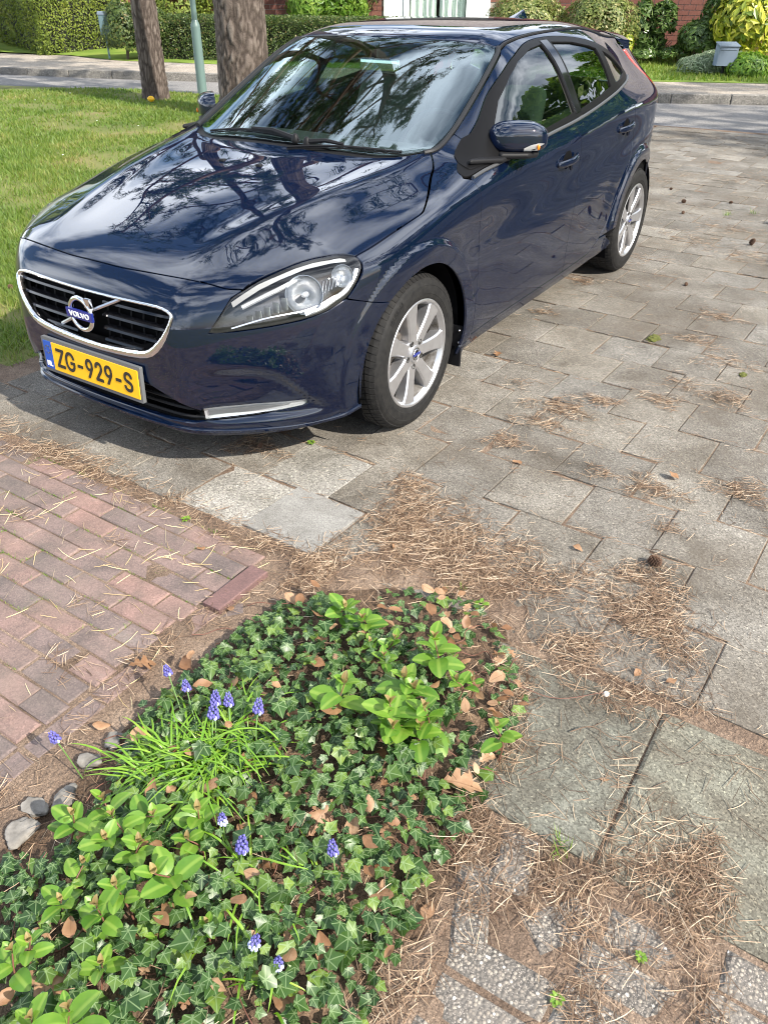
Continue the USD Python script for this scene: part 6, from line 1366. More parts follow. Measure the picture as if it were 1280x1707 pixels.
# ---- broad leaved shrubs (opposite pairs of bright green leaves)
ovs = [leaf_shape(OVAL, f_, d_) for f_, d_ in ((.30, .30), (.18, .42), (.42, .18))]
def shoot(parent, top, npairs, size, seed, lean=None):
    r = np.random.default_rng(seed); top = np.array(top); h = top[2] - .02
    base = np.array([top[0] + r.normal(0, .02), top[1] + r.normal(0, .02), bz(top[0], top[1])]); bend = base + (top - base) * .5 + [r.normal(0, .012), r.normal(0, .012), .01]
    c = catmull([base, bend, top], 6); st = put(parent, 'stem', tube(c, np.linspace(.0022, .0014, len(c)), 6), 'red_twig', smooth=True)
    ax = (c[-1] - c[-4]); ax /= np.linalg.norm(ax); a0 = r.uniform(0, 3.14)
    for k in range(npairs):
        f = 1 - k * .17; q = c[int(max(0, f) * (len(c) - 1))] + [0, 0, -.001 * k]; s = size * r.uniform(.72, 1.08) * (.66, .98, 1.08, 1.0, .85)[min(k, 4)] * r.uniform(.88, 1.12)
        pit = (1.0, .72, .48, .28, .10)[min(k, 4)]
        for sd in (0, math.pi):
            az = a0 + k * math.pi / 2 + sd + r.normal(0, .18)
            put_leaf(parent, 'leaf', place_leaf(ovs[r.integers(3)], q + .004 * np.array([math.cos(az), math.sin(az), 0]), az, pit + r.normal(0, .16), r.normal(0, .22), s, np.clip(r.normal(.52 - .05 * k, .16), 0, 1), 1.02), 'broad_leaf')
    for sd in (0, math.pi):
        az = a0 + math.pi / 2 + sd; put_leaf(parent, 'bud', place_leaf(ovs[2], c[-1] + [0, 0, .002], az, 1.30, 0, size * .45, r.uniform(.2, .9), .75), 'bud_leaf')
def bush(label, tops, seed, name='leafy_shrub'):
    t = thing(name, label, 'shrub')
    for i, (p, n, s) in enumerate(tops): shoot(t, p, n, s, seed + i)
bush('bright green leafy shrub at the upper end of the ivy bed', [((1.266, 1.415, 0.150), 4, .052), ((1.273, 1.475, 0.140), 4, .054), ((1.306, 1.523, 0.110), 3, .038), ((1.340, 1.589, 0.120), 3, .044), ((1.260, 1.571, 0.110), 3, .040)], 301)
bush('bright green broad leaved shrub in the middle of the bed', [((1.267, 1.693, 0.180), 4, .062), ((1.508, 1.586, 0.170), 3, .074), ((1.405, 1.689, 0.160), 4, .066), ((1.504, 1.713, 0.170), 4, .072), ((1.461, 1.781, 0.160), 4, .062), ((1.529, 1.738, 0.130), 4, .070), ((1.487, 1.786, 0.120), 3, .058), ((1.308, 1.782, 0.120), 3, .044), ((1.408, 1.720, 0.140), 3, .062)], 311)
bush('small leafy sprout at the right edge of the bed', [((1.367, 1.926, 0.100), 3, .048), ((1.260, 1.803, 0.090), 2, .036)], 331)
bush('large bright leafy shrub at the left edge of the bed', [((2.090, 1.327, 0.150), 4, .050), ((2.025, 1.334, 0.130), 3, .044), ((2.048, 1.396, 0.150), 4, .048), ((2.089, 1.423, 0.150), 3, .048), ((2.065, 1.499, 0.170), 4, .052), ((1.998, 1.458, 0.140), 3, .044), ((2.093, 1.570, 0.170), 4, .056), ((1.938, 1.524, 0.140), 4, .058), ((1.985, 1.535, 0.110), 2, .046), ((2.144, 1.515, 0.150), 3, .050), ((2.187, 1.511, 0.140), 4, .056), ((2.211, 1.435, 0.120), 3, .042), ((2.132, 1.396, 0.100), 3, .044)], 341)
bush('leafy sprout among ivy below the large left shrub', [((2.241, 1.579, 0.100), 3, .048), ((2.081, 1.679, 0.090), 3, .034), ((2.147, 1.614, 0.080), 2, .030)], 371)
bush('bright leafy shrub in the lower left corner', [((2.293, 1.459, 0.130), 3, .048), ((2.319, 1.440, 0.120), 3, .046), ((2.329, 1.619, 0.150), 4, .056), ((2.371, 1.574, 0.140), 3, .046)], 381)
# ---- grape hyacinths
def strap(base, az, L, w, up, tone, r):
    n = 9; pts = []; p = np.array(base, float); el = up; a = az
    for i in range(n):
        pts.append(p.copy()); st_ = L / (n - 1); p = p + st_ * np.array([math.cos(a) * math.cos(el), math.sin(a) * math.cos(el), math.sin(el)]); el -= (up + .55) / (n - 2) * r.uniform(.7, 1.35); a += r.normal(0, .10)
        p[2] = max(p[2], bz(p[0], p[1]) + .012)
    pts = np.array(pts); t = np.gradient(pts, axis=0); s = np.cross(t, [0, 0, 1.]); s /= np.maximum(np.linalg.norm(s, axis=1, keepdims=True), 1e-9); ww = w * np.array([.7, .9, 1, 1, 1, .95, .8, .55, .1])[:, None]
    nrm = np.cross(s, t); nrm /= np.linalg.norm(nrm, axis=1, keepdims=True)
    V = np.stack([pts - s * ww / 2 + nrm * ww * .18, pts, pts + s * ww / 2 + nrm * ww * .18], 1).reshape(-1, 3); F = []
    for i in range(n - 1):
        for j in range(2): q = i * 3 + j; F += [(q, q + 1, q + 4), (q, q + 4, q + 3)]
    u = np.tile([[.6, .3], [1., .5], [1.4, .3]], (n, 1)); return V, np.array(F), np.column_stack([u, np.full(len(V), tone)])
def leafclump(label, items, seed):
    t = thing('hyacinth_leaves', label, 'plant'); r = np.random.default_rng(seed)
    for c, n, sp_, Lr, azm, azs in items:
        for k in range(n):
            b = np.array([c[0] + r.normal(0, sp_), c[1] + r.normal(0, sp_)]); put_leaf(t, 'leaf', strap([*b, bz(*b) + .008], r.normal(azm, azs), r.uniform(*Lr), r.uniform(.0032, .0055), r.uniform(.55, 1.35), np.clip(r.normal(.5, .24), 0, 1), r), 'strap_leaf')
leafclump('dense clump of narrow bright green grape hyacinth leaves', [((1.818, 1.410), 110, .038, (.13, .23), 0, 2.2), ((1.849, 1.333), 75, .034, (.12, .20), -1.6, 1.4), ((1.711, 1.416), 45, .035, (.13, .22), 0, 2.5)], 61)
leafclump('thin loose grape hyacinth leaves in the lower middle of the bed', [((1.969, 1.673), 16, .03, (.12, .22), 0, 2.5), ((1.871, 1.799), 8, .02, (.10, .18), 0, 2.5), ((2.082, 1.795), 9, .03, (.10, .18), 0, 2.5), ((2.131, 1.720), 6, .03, (.10, .18), 0, 2.5)], 62)
def hyacinth(head, base, label, size=1., pale=False, seed=0):
    r = np.random.default_rng(seed); t = thing('grape_hyacinth', label, 'flower'); head = np.array(head); base = np.array([base[0], base[1], bz(base[0], base[1]) if BED.contains(Point(base[0], base[1])) else 0.])
    c = catmull([base, base + (head - base) * .5 + [r.normal(0, .004), r.normal(0, .004), .01], head], 6); put(t, 'stem', tube(c, .0016, 6), 'flower_stem', smooth=True)
    ax = c[-1] - c[-3]; ax /= np.linalg.norm(ax); H = .032 * size; bl = []
    for i in range(30):
        f = i / 30; a = i * 2.4; rr = .0085 * size * (1.0 - f ** 2.6 * .75) * (.8 + .4 * (f > .08)); s = trimesh.creation.icosphere(1, .0038 * size * (1.10 - .55 * f)); s.vertices *= [1, 1, 1.35]
        M = frame(c[-1] + ax * (H * f - .004), np.cross(ax, [1, .1, 0]), np.cross(ax, np.cross(ax, [1, .1, 0]))); s.apply_translation([rr * math.cos(a), rr * math.sin(a), -rr * .3]); s.apply_transform(M); bl.append(s)
    put(t, 'florets', cat_(bl[1 if not pale else 14:]), 'flower_violet', smooth=True); put(t, 'lower_florets', cat_(bl[:1 if not pale else 14]), 'flower_pale', smooth=True)
for i, (hx, bx, lab, s, pl) in enumerate([
    ((1.693, 1.178, 0.130), (1.751, 1.291), 'violet grape hyacinth nearest the curled brown leaf on the bricks', .85, False), ((1.704, 1.253, 0.130), (1.756, 1.349), 'violet grape hyacinth second from the left above the leaf clump', .85, False), ((1.702, 1.348, 0.140), (1.778, 1.410), 'upper of two overlapping violet grape hyacinths', 1.0, False), ((1.730, 1.366, 0.130), (1.782, 1.404), 'lower of two overlapping violet grape hyacinths', 1.1, False),
    ((1.688, 1.377, 0.140), (1.748, 1.439), 'violet grape hyacinth just right of the overlapping pair', .95, False), ((1.666, 1.449, 0.140), (1.723, 1.491), 'violet grape hyacinth farthest right above the leaf clump', 1.05, False), ((1.975, 1.109, 0.120), (1.965, 1.153), 'lone grape hyacinth leaning over the clinker bricks at the left', .9, False),
    ((1.948, 1.651, 0.130), (1.985, 1.695), 'violet grape hyacinth in the middle of the lower bed', 1.05, False), ((1.848, 1.801, 0.120), (1.884, 1.825), 'violet grape hyacinth standing above the pine cone in the ivy', .9, False), ((2.069, 1.787, 0.110), (2.096, 1.793), 'half faded grape hyacinth in the lower bed', .9, True), ((2.071, 1.843, 0.100), (2.091, 1.855), 'faded pale grape hyacinth nearest the lower edge', .85, True), ((1.920, 1.572, 0.120), (1.941, 1.598), 'pale faded grape hyacinth right of the large left shrub', .8, True)]):
    hyacinth(hx, bx, lab, s, pl, 700 + i)
LH = thing('hyacinth_leaf', 'single upright narrow leaf beside the lone grape hyacinth', 'plant'); put_leaf(LH, 'blade', strap([*(1.955, 1.149), .0], 2.6, .10, .004, 1.35, .4, np.random.default_rng(4)), 'strap_leaf')
# ---- fallen leaves
def dead(shape, pos, size, az, label, group=None, tone=None, curl=.3, name='fallen_leaf', seed=0, z=None, pitch=0., roll=0.):
    r = np.random.default_rng(seed); sh = leaf_shape(shape, r.uniform(.1, .5) * (1 if r.uniform() < .7 else -.6), curl * r.uniform(-.6, 1.2), wave=.10, r=r)
    L = place_leaf(sh, np.array(pos), az, pitch + r.normal(0, .15), roll + r.normal(0, .25), size, r.uniform(.2, .9) if tone is None else tone, r.uniform(.85, 1.1))
    V = L[0]; zmin = V[:, 2].min(); gnd = z if z is not None else 0.; V[:, 2] += max(0, gnd + .002 - zmin)
    put_leaf('/World', name, (V, L[1], L[2]), 'dead_leaf', label=label, cat='leaf', group=group)
for i, (sh, p, s, tone, lab) in enumerate([
    (OAK, (1.534, 1.873, 0.050), .10, .72, 'large pale brown oak leaf in the middle of the bed'), (OAK, (1.683, 1.823, 0.045), .075, .78, 'pinkish oak leaf standing in the ivy below the middle'), (OAK, (1.727, 1.709, 0.050), .09, .62, 'broad brown oak leaf in the ivy right of the leaf clump'), (BEECH, (1.776, 1.622, 0.050), .055, .80, 'pale folded leaf below the hyacinth leaf clump'),
    (BEECH, (1.828, 1.460, 0.050), .075, .45, 'long brown leaf at the lower right of the hyacinth clump'), (BEECH, (1.793, 1.541, 0.050), .075, .42, 'dark brown twisted leaf right of the hyacinth clump'), (BEECH, (1.366, 1.794, 0.050), .065, .62, 'light brown leaf right of the middle leafy shrub'), (BEECH, (1.577, 1.118, 0.010), .055, .22, 'glossy red brown leaf at the upper left edge of the bed'),
    (OAK, (1.675, 0.988, 0.015), .075, .55, 'crumpled brown leaf lying on the clinker bricks'), (BEECH, (2.004, 1.559, 0.050), .065, .74, 'pale curled leaf below the large left shrub'), (BEECH, (1.903, 1.580, 0.060), .05, .86, 'cream curled leaf by the pale hyacinth'), (BEECH, (1.903, 1.710, 0.050), .06, .38, 'dark brown leaf left of the pine cone in the ivy'),
    (BEECH, (1.772, 1.792, 0.060), .05, .85, 'pale narrow leaf right of the pine cone in the ivy'), (BEECH, (1.844, 1.880, 0.050), .06, .50, 'narrow tan leaf at the lower right of the ivy'), (BEECH, (2.027, 1.824, 0.050), .075, .80, 'large cream brown leaf in the lower bed'), (BEECH, (2.001, 1.897, 0.040), .06, .40, 'brown leaf beside the cream one in the lower bed'), (BEECH, (2.094, 1.908, 0.050), .075, .66, 'light brown curled leaf at the lower edge of the bed'),
    (BEECH, (1.306, 1.495, 0.040), .030, .60, 'small orange leaf in the upper leafy shrub'), (BEECH, (1.530, 1.715, 0.030), .05, .30, 'dark brown leaf below the middle leafy shrub'), (OAK, (2.313, 1.442, 0.040), .10, .70, 'large pale oak leaf under the lower left shrub'), (BEECH, (2.255, 1.435, 0.040), .06, .75, 'pinkish leaf at the lower left between the shrubs'), (BEECH, (1.588, 1.642, 0.040), .035, .52, 'small tan leaf in the ivy left of the middle shrub'),
    (BEECH, (1.878, 1.329, 0.040), .055, .48, 'brown leaf at the left end of the hyacinth clump'), (BEECH, (1.814, 1.995, 0.010), .045, .70, 'pinkish leaf at the right edge of the ivy'), (BEECH, (-0.164, 1.940, 0.008), .050, .58, 'pinkish brown leaf on the slabs at the right'), (BEECH, (0.458, 1.768, 0.006), .035, .74, 'small pink leaf on a slab above the pine cone'), (BEECH, (0.906, 2.209, 0.010), .035, .60, 'small pink leaf on needles above the green slabs'),
    (BEECH, (0.056, 1.394, 0.006), .04, .62, 'leaf on the slabs in front of the front wheel'), (OAK, (-0.906, 0.819, 0.010), .065, .50, 'orange brown leaf on the slabs beside the front door'), (BEECH, (0.811, 1.278, 0.008), .03, .7, 'small leaf among needles above the bed'), (BEECH, (1.166, 0.734, 0.006), .03, .62, 'small tan leaf on the clinker bricks'), (BEECH, (1.339, 1.045, 0.006), .03, .68, 'small tan leaf below the loose brick'),
    (BEECH, (0.892, 2.133, 0.000), .03, .6, 'tiny leaf near the right pile of needles'), (BEECH, (1.375, 1.933, 0.020), .045, .3, 'red brown leaf below the right leafy sprout'), (BEECH, (1.856, 1.059, 0.006), .045, .66, 'flat pink leaf on the clinker bricks left of the bed'), (BEECH, (1.283, 2.188, 0.004), .025, .7, 'tiny leaf on the left green slab')]):
    rr_ = np.random.default_rng(800 + i); g0 = bz(p[0], p[1]) if p[2] > .018 else 0.
    dead(sh, p, s, rr_.uniform(0, 6.28), lab, tone=tone, seed=900 + i, z=g0 if p[2] > .018 else 0., pitch=rr_.normal(.1, .25) if p[2] > .018 else 0)
for i, (x, y) in enumerate(np.vstack([scat(IVYA, 95, r5, .03), scat(IVYB, 44, r5, .025)])):
    dead(BEECH if r5.uniform() < .8 else OAK, (x, y, bz(x, y) + r5.uniform(.02, .085)), r5.uniform(.026, .052), r5.uniform(0, 6.28), 'dry brown leaf lying among the ivy', group='dry leaves among the ivy', seed=1200 + i, z=bz(x, y), pitch=r5.normal(0, .3))
# ---- pine cones
def cone_mesh(L=.05, W=.038, seed=1):
    r = np.random.default_rng(seed); ms = [tube(np.array([[0, 0, 0], [0, 0, L * .9]]), [W * .16, W * .06], 6)]
    for i in range(70):
        f = i / 70; a = i * 2.39996; rad = W / 2 * math.sin(math.pi * min(1, .18 + f * .80)) ** .7; z = L * f; tilt = .2 + .9 * f
        s = rbox((0, 0, 0), (rad * 1.0, W * .24 * (1.1 - .5 * f), .0022), .001, 6); s.apply_translation((rad * .55, 0, 0)); s.apply_transform(trimesh.transformations.rotation_matrix(-tilt * .6, [0, 1, 0])); s.apply_transform(trimesh.transformations.rotation_matrix(a, [0, 0, 1])); s.apply_translation((0, 0, z * .85)); ms.append(s)
    return ms
CM = cone_mesh()
def cone(p, label, sc_=1., az=0., lay=1.45):
    t = thing('pine_cone', label, 'pine cone')
    M = trimesh.transformations.rotation_matrix(az, [0, 0, 1]) @ trimesh.transformations.rotation_matrix(lay, [0, 1, 0])
    a = CM[0].copy(); b = cat_(CM[1:]); zs = []
    for m in (a, b): m.apply_scale(sc_); m.apply_transform(M)
    zmin = b.vertices[:, 2].min()
    for m in (a, b): m.apply_translation([p[0], p[1], p[2] - zmin])
    put(t, 'core', a, 'cone_scale'); put(t, 'scales', b, 'cone_scale')
for i, (p, lab, s) in enumerate([((*(0.400, 2.003), 0.), 'open brown pine cone on the slabs at the right edge of the needles', 1.0), ((*(1.894, 1.820), .055), 'open pine cone nestling in the ivy', 1.1), ((*(1.812, 1.689), .04), 'pine cone half hidden in the ivy left of a pale leaf', .9), ((*(-3.786, 1.439), 0.), 'dark upright pine cone on the slabs near the right edge', 1.1), ((*(-2.545, 1.314), 0.), 'small dark pine cone right of the rear wheel', .6), ((*(-4.872, 0.669), 0.), 'dark pine cone on the driveway right of the rear bumper', .9), ((*(-5.075, 0.992), 0.), 'dark pine cone near the weeds in the driveway', .7), ((*(-4.440, 0.768), 0.), 'dark flat pine cone behind the rear wheel', .7), ((*(-5.346, 0.416), 0.), 'far dark pine cone by the rear corner of the car', .6), ((*(-0.085, -2.050), .02), 'pine cone on the lawn at the left edge', .8), ((*(0.542, 0.464), 0.), 'crushed pine cone under the front bumper', .6), ((*(-9.293, -0.940), -.03), 'dark cone at the edge of the road', .9)]):
    cone(p, lab, s, 1.3 + i * 2.1, 1.45 if i != 3 else .5)
# ---- edging stones, twigs, moss, weeds
for i, (p, s, lab) in enumerate([((2.136, 1.160), (.075, .05, .035), 'rough grey edging stone at the left edge of the bed'), ((2.078, 1.138), (.06, .045, .03), 'second grey edging stone behind the first'), ((2.027, 1.168), (.07, .04, .03), 'flat grey edging stone under the left shrub'), ((1.928, 1.129), (.055, .04, .03), 'grey stone at the foot of the lone grape hyacinth'), ((1.856, 1.134), (.05, .035, .02), 'small stone left of the hyacinth clump')]):
    m = trimesh.creation.icosphere(3, 1.); m.vertices *= (np.array(s) / 2 * (1 + 1.3 * (meshkit.fbm(m.vertices * 1.3 + i * 9, 4, i)[:, None] - .5))); m.vertices[:, 2] = np.clip(m.vertices[:, 2], -.01, s[2] * .24) + .004 * meshkit.fbm(m.vertices * 60 + i, 2, i); m.apply_transform(trimesh.transformations.rotation_matrix(i * 1.7, [0, 0, 1])); m.apply_translation((*p, .008)); put('/World', 'edging_stone', m, 'edging', smooth=True, label=lab, cat='stone')
for i, (a, b, rr, lab, m_) in enumerate([((1.286, 1.669), (1.035, 2.083), .0016, 'long thin reddish twig lying across the right of the bed', 'red_twig'), ((1.472, 1.677), (1.654, 1.982), .0016, 'thin reddish runner hanging through the ivy', 'red_twig'), ((1.555, 2.054), (1.715, 2.101), .0022, 'thin dark twig on the needles right of the ivy', 'twig'), ((0.337, 1.993), (0.390, 2.058), .0015, 'short twig beside the pine cone', 'twig'), ((2.233, 1.226), (2.193, 1.337), .004, 'brown stem at the left edge of the bed', 'red_twig'), ((2.114, 1.264), (2.148, 1.393), .004, 'leaning brown stem under the large left shrub', 'red_twig'), ((1.206, 2.059), (1.149, 2.194), .0014, 'pale twig on the upper part of the left green slab', 'twig'), ((0.815, 1.767), (0.909, 1.838), .002, 'short bent twig among needles right of the bed', 'twig')]):
    a, b = np.array([*a, .012]), np.array([*b, .012]); n_ = np.array([-(b - a)[1], (b - a)[0], 0]); c = catmull([a, a + (b - a) * .35 + n_ * .10 + [0, 0, .012], a + (b - a) * .7 - n_ * .06 + [0, 0, .006], b], 6); put('/World', 'twig', tube(c, np.linspace(rr, rr * .6, len(c)), 6), m_, smooth=True, label=lab, cat='twig')
for i, (p, lab) in enumerate([((-1.545, 1.418), 'clump of yellow green moss on the slabs right of the car'), ((-1.329, 1.923), 'small clump of moss near the right edge')]):
    m = trimesh.creation.icosphere(3, 1.); m.vertices *= np.array([.055, .030, .009]) * (1 - .5 * i) * (1 + 1.6 * (meshkit.fbm(m.vertices * 4 + i, 3)[:, None] - .5)); m.apply_translation((*p, .003)); put('/World', 'moss_clump', m, 'moss', smooth=True, label=lab, cat='moss')
for i, (p, n, s, lab) in enumerate([((-4.636, 1.079), 26, .06, 'left tuft of grass growing in a joint far right'), ((-4.809, 1.252), 22, .06, 'right tuft of grass growing in a joint far right'), ((0.385, 0.607), 10, .014, 'tiny weed at the corner of a slab by the bumper'), ((1.800, 2.274), 9, .013, 'small bright seedling between the pebble pavers'), ((1.643, 2.379), 14, .010, 'tiny round leaved weed on the needle pile'), ((0.894, 1.528), 12, .03, 'small grassy weed left of a pair above the bed'), ((0.860, 1.568), 12, .032, 'small grassy weed right of a pair above the bed'), ((1.512, 2.170), 26, .05, 'thin grass at the lower corner of the left green slab'), ((0.896, 1.646), 8, .02, 'tiny weed on bare soil above the bed'), ((1.067, 0.585), 10, .014, 'tiny weed in a brick joint')]):
    r = np.random.default_rng(60 + i); t = thing('weed', lab, 'weed')
    if s > .025:
        m = blades(n, lambda k, q: np.column_stack([q.normal(p[0], s * .3, k), q.normal(p[1], s * .3, k), np.zeros(k) - .003]), s * .5, s, .003, .6, 60 + i); put(t, 'blades', m, 'bright_leaf', kind='stuff')
    else:
        for k in range(n): a = k * 2.4; put_leaf(t, 'leaf', place_leaf(ovs[k % 3], np.array([p[0] + s * .3 * math.cos(a), p[1] + s * .3 * math.sin(a), .004 + .0006 * k]), a, r.uniform(.0, .7), 0, s * r.uniform(.7, 1.1), r.uniform(.4, 1)), 'broad_leaf')
pb = trimesh.creation.icosphere(2, 1.); pb.vertices *= [.010, .008, .006]; pb.apply_translation((*(1.031, 2.089), .006)); put('/World', 'pebble', pb, 'pale_stone', smooth=True, label='cream pebble on the slab above the green ones', cat='pebble')
# ---- pine needles
def needles_at(X, r, lo=.022, hi=.064, w=.00058, z0=.002, pile=.0045, align=None, al=.0):
    n = len(X); a = r.uniform(0, 2 * np.pi, n)
    if align is not None: k = r.uniform(0, 1, n) < al; a = np.where(k, align + r.normal(0, .25, n), a)
    L = r.uniform(lo, hi, n); bend = r.normal(0, .12, n); up = np.abs(r.normal(0, pile, n)); t0 = np.array([-.5, -.17, .17, .5]); tilt = r.normal(0, .10, n)
    d = np.stack([np.cos(a), np.sin(a)], 1); s = np.stack([-np.sin(a), np.cos(a)], 1); V = []
    for t in t0:
        c = X + d * (L * t)[:, None] + s * (bend * L * (t * t - .12))[:, None]; z = z0 + up + np.abs(tilt * L * t) * (np.sign(tilt * t) > 0) + .001
        wv = w * (1 if abs(t) < .3 else .55)
        V.append(np.stack([np.column_stack([c - s * wv, z]), np.column_stack([c + s * wv, z + .0008])], 1))
    V = np.stack(V, 1).reshape(n, 8, 3); F = np.array([(0, 1, 3), (0, 3, 2), (2, 3, 5), (2, 5, 4), (4, 5, 7), (4, 7, 6)])
    m = TM(V.reshape(-1, 3), (np.arange(n)[:, None, None] * 8 + F).reshape(-1, 3)); return m
rn_ = np.random.default_rng(404)
def inpoly(poly, n, edge=.05):
    x0, y0, x1, y1 = poly.bounds; X = np.column_stack([rn_.uniform(x0, x1, n * 4), rn_.uniform(y0, y1, n * 4)]); pts = shapely.points(X); ok = shapely.contains(poly, pts); X, pts = X[ok], pts[ok]
    k = rn_.uniform(0, 1, len(X)) < np.clip(shapely.distance(pts, poly.boundary) / edge, .12, 1) * np.clip((meshkit.fbm(np.column_stack([X * 9, 0 * X[:, :1]]), 3, 5) - .30) * 3.4, .16, 1); return X[k][:n]
PILES = [([(1.022, 1.004), (0.853, 1.075), (0.633, 1.074), (0.410, 1.114), (0.400, 1.314), (0.462, 1.560), (0.623, 1.793), (0.815, 1.767), (1.075, 1.867), (1.006, 1.624), (0.912, 1.444), (0.992, 1.271), (1.188, 1.186)], 6000), ([(0.682, 1.706), (0.452, 1.880), (0.384, 2.095), (0.530, 2.191), (0.616, 2.299), (0.749, 2.314), (0.859, 2.230), (0.860, 2.148), (0.996, 2.026), (1.027, 1.899)], 3900),
         ([(0.825, 1.751), (0.955, 1.922), (1.075, 2.023), (0.851, 2.162), (0.818, 2.251), (0.935, 2.344), (1.043, 2.252), (1.100, 2.131), (1.064, 2.002), (1.183, 1.935), (1.061, 1.806)], 2900), ([(1.077, 1.740), (1.086, 1.890), (1.298, 2.003), (1.462, 2.002), (1.529, 2.093), (1.506, 2.229), (1.613, 2.211), (1.690, 2.140), (1.738, 2.000), (1.639, 1.928), (1.449, 1.933)], 4200),
         ([(1.438, 2.230), (1.339, 2.244), (1.278, 2.308), (1.302, 2.434), (1.398, 2.488), (1.554, 2.513), (1.692, 2.530), (1.743, 2.454), (1.625, 2.447), (1.606, 2.310), (1.562, 2.217)], 3600), ([(1.761, 1.941), (1.656, 2.123), (1.688, 2.165), (1.786, 2.081), (1.858, 2.055), (1.956, 2.060), (2.019, 2.036), (2.043, 2.000)], 1500), ([(1.631, 2.206), (1.607, 2.286), (1.625, 2.447), (1.680, 2.440), (1.701, 2.272)], 900), ([(1.737, 2.238), (1.731, 2.343), (1.781, 2.395), (1.865, 2.269)], 420),
         ([(0.935, -0.668), (0.934, -0.423), (0.955, -0.093), (0.947, 0.432), (0.959, 0.979), (1.058, 1.008), (1.083, 0.795), (1.114, 0.395), (1.111, -0.038), (1.126, -0.389)], 3000), ([(0.970, 0.962), (0.947, 1.144), (1.146, 1.222), (1.299, 1.044), (1.115, 1.006)], 900), ([(1.369, 0.940), (1.247, 0.997), (1.388, 1.054), (1.605, 1.035), (1.839, 1.024), (2.028, 1.065), (2.168, 1.132), (2.134, 0.992), (1.962, 0.975), (1.668, 0.940)], 1100), ([(1.243, 2.181), (1.066, 2.182), (1.308, 2.233), (1.469, 2.235)], 260), ([(0.419, 0.985), (0.353, 1.160), (0.481, 1.334), (0.601, 1.156), (0.609, 1.005)], 420)]
sets = []
for pts, n in PILES: sets.append(needles_at(inpoly(Polygon(pts).buffer(.02), int(n * 1.35), .16), rn_))
# small heaps on the slabs
HEAPS = [((-0.491, 1.333), .12, 520), ((-0.316, 1.320), .10, 300), ((-0.070, 1.269), .08, 280), ((-0.656, 1.458), .07, 240), ((-0.817, 1.674), .09, 220), ((-0.988, 1.902), .11, 320), ((-2.078, 1.615), .12, 280), ((-1.590, 0.770), .07, 130), ((-2.260, 0.758), .09, 140), ((-1.655, 1.622), .12, 200), ((-1.450, 1.816), .14, 280), ((-0.048, 1.882), .09, 380), ((-0.213, 2.163), .10, 420), ((-0.048, 1.674), .06, 110), ((0.438, 1.118), .08, 280), ((0.530, 0.447), .10, 380), ((-3.471, 1.445), .2, 220), ((-3.663, 1.038), .25, 260), ((-6.208, 0.873), .4, 320), ((-5.717, 0.191), .3, 160), ((-2.970, 0.855), .2, 140), ((0.171, 1.993), .06, 80), ((-0.611, 1.054), .08, 70), ((-4.184, 1.175), .25, 260), ((-1.062, 1.714), .12, 160), ((1.363, 0.094), .05, 40), ((1.750, 0.817), .07, 70), ((1.550, 0.671), .05, 30), ((1.284, 0.496), .05, 40), ((-8.795, 0.242), .35, 200)]
for p, rad, n in HEAPS:
    a = rn_.uniform(0, 6.28, n); q = rad * np.sqrt(rn_.uniform(0, 1, n)) * (1 + .5 * np.sin(a * 3 + n)); X = np.column_stack([p[0] + q * np.cos(a) * .8, p[1] + q * np.sin(a) * 1.15]); sets.append(needles_at(X, rn_, pile=.006))
# along the joints and strewn about
jt = []
for (cx, cy) in slabs:
    d = math.hypot(cx - EYE[0], cy - EYE[1])
    if not infr(cx, cy)[0]: continue
    n = rn_.poisson(26 if d < 3 else 20 if d < 6 else 10)
    e = rn_.integers(0, 4, n); u = rn_.uniform(-.16, .16, n); off = .152 + rn_.normal(0, .007, n)
    X = np.where((e < 2)[:, None], np.column_stack([cx + u, cy + off * np.where(e == 0, 1, -1)]), np.column_stack([cx + off * np.where(e == 2, 1, -1), cy + u])); al = np.where(e < 2, 0., np.pi / 2)
    if n: sets.append(needles_at(X, rn_, .02, .06, z0=-.004, pile=.004, align=al, al=.75))
strew = []
for (cx, cy) in slabs:
    if infr(cx, cy)[0]:
        d = math.hypot(cx - EYE[0], cy - EYE[1]); n = rn_.poisson(24 if cx > -.6 else 12); strew.append(np.column_stack([rn_.uniform(cx - .16, cx + .16, n), rn_.uniform(cy - .16, cy + .16, n)]))
sets.append(needles_at(np.vstack(strew), rn_, .012, .05, pile=.001, z0=.003, w=.0005))
XB = inpoly(BED, 1500, .001); nb = needles_at(XB, rn_, pile=.0); nb.vertices[:, 2] += np.repeat(bedz(np.column_stack([XB, 0 * XB[:, :1]])) + rn_.uniform(.004, .05, len(XB)) * (rn_.uniform(0, 1, len(XB)) < .5), 8); sets.append(nb)
XG = inpoly(Polygon([(1.032, 2.233), (1.053, 2.498), (1.506, 2.586), (1.502, 2.260), (1.469, 2.020), (1.055, 2.015)]), 160, .01); sets.append(needles_at(XG, rn_, .03, .08, pile=.001, z0=.006))
put('/World', 'pine_needles', cat_(sets), 'needles', kind='stuff', isl=8, label='brown pine needles strewn over slabs, soil and joints', cat='pine needles')
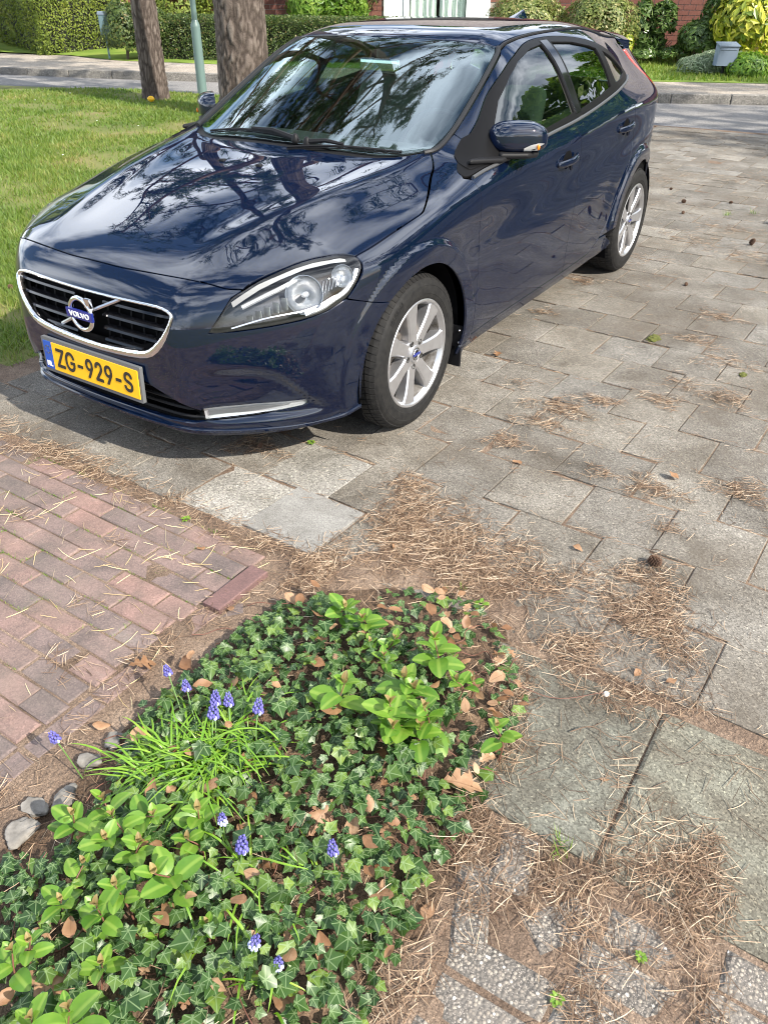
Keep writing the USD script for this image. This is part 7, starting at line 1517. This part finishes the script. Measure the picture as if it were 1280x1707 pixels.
XC = np.column_stack([rn_.uniform(1.05, 2.4, 760), rn_.uniform(-.9, 1.08, 760)]); XC = XC[(meshkit.fbm(np.column_stack([XC * 5, 0 * XC[:, :1]]), 3, 8) > .47) | (rn_.uniform(0, 1, len(XC)) < .25)]
put('/World', 'straw_litter', needles_at(XC, rn_, .03, .10, w=.00055, pile=.003), 'straw', kind='stuff', isl=8, label='pale straw and needles scattered on the clinker bricks', cat='straw')
# moss and grass in the joints of the clinker bricks
XJ = []
for kx in range(0, 16):
    for ky in range(-9, 6):
        if rn_.uniform() < .55:
            x0 = 1.062 + .0772 * kx; y0 = .001 + .207 * ky + (.1035 if kx % 2 else 0)
            if y0 < .93: n = rn_.integers(4, 18); XJ.append(np.column_stack([np.full(n, x0) + rn_.normal(0, .0015, n), y0 + rn_.uniform(0, .1, n)])); n = rn_.integers(2, 10); XJ.append(np.column_stack([x0 + rn_.uniform(0, .077, n), np.full(n, y0) + rn_.normal(0, .0015, n)]))
XJ = np.vstack(XJ)
put('/World', 'joint_moss', blades(len(XJ) * 3, lambda k, q: np.column_stack([np.repeat(XJ, 3, 0) + q.normal(0, .0025, (k, 2)), np.full(k, -.010)]), .006, .016, .0035, .6, 9), 'bright_leaf', kind='stuff', label='moss and tiny grass in the joints of the clinker bricks', cat='moss')
# daisies and litter on the lawn
dz_ = lambda x, y: float(lz(np.array([[x, y, 0.]]))[0]) - .012
for i, p in enumerate([(-2.980, -5.279), (-4.874, -6.240), (-4.868, -7.024), (-6.721, -9.925), (-5.790, -9.571)]):
    m = trimesh.creation.icosphere(1, .007); m.vertices *= [1.4, 1.4, .5]; m.apply_translation((*p, dz_(*p) + .045)); put('/World', 'daisy', m, 'white_paint', label='tiny white daisy in the lawn', cat='flower', group='daisies in the lawn')
mm_ = trimesh.creation.icosphere(2, .055); mm_.vertices *= [1, 1, .8]; mm_.apply_translation((*(np.array((-7.148, -8.440)) + [.18, .16]), .05)); plain('yellow_flower', (.75, .42, .01), .5); put('/World', 'yellow_flower', mm_, 'yellow_flower', smooth=True, label='yellow dandelion at the foot of the slender pine trunk', cat='flower')
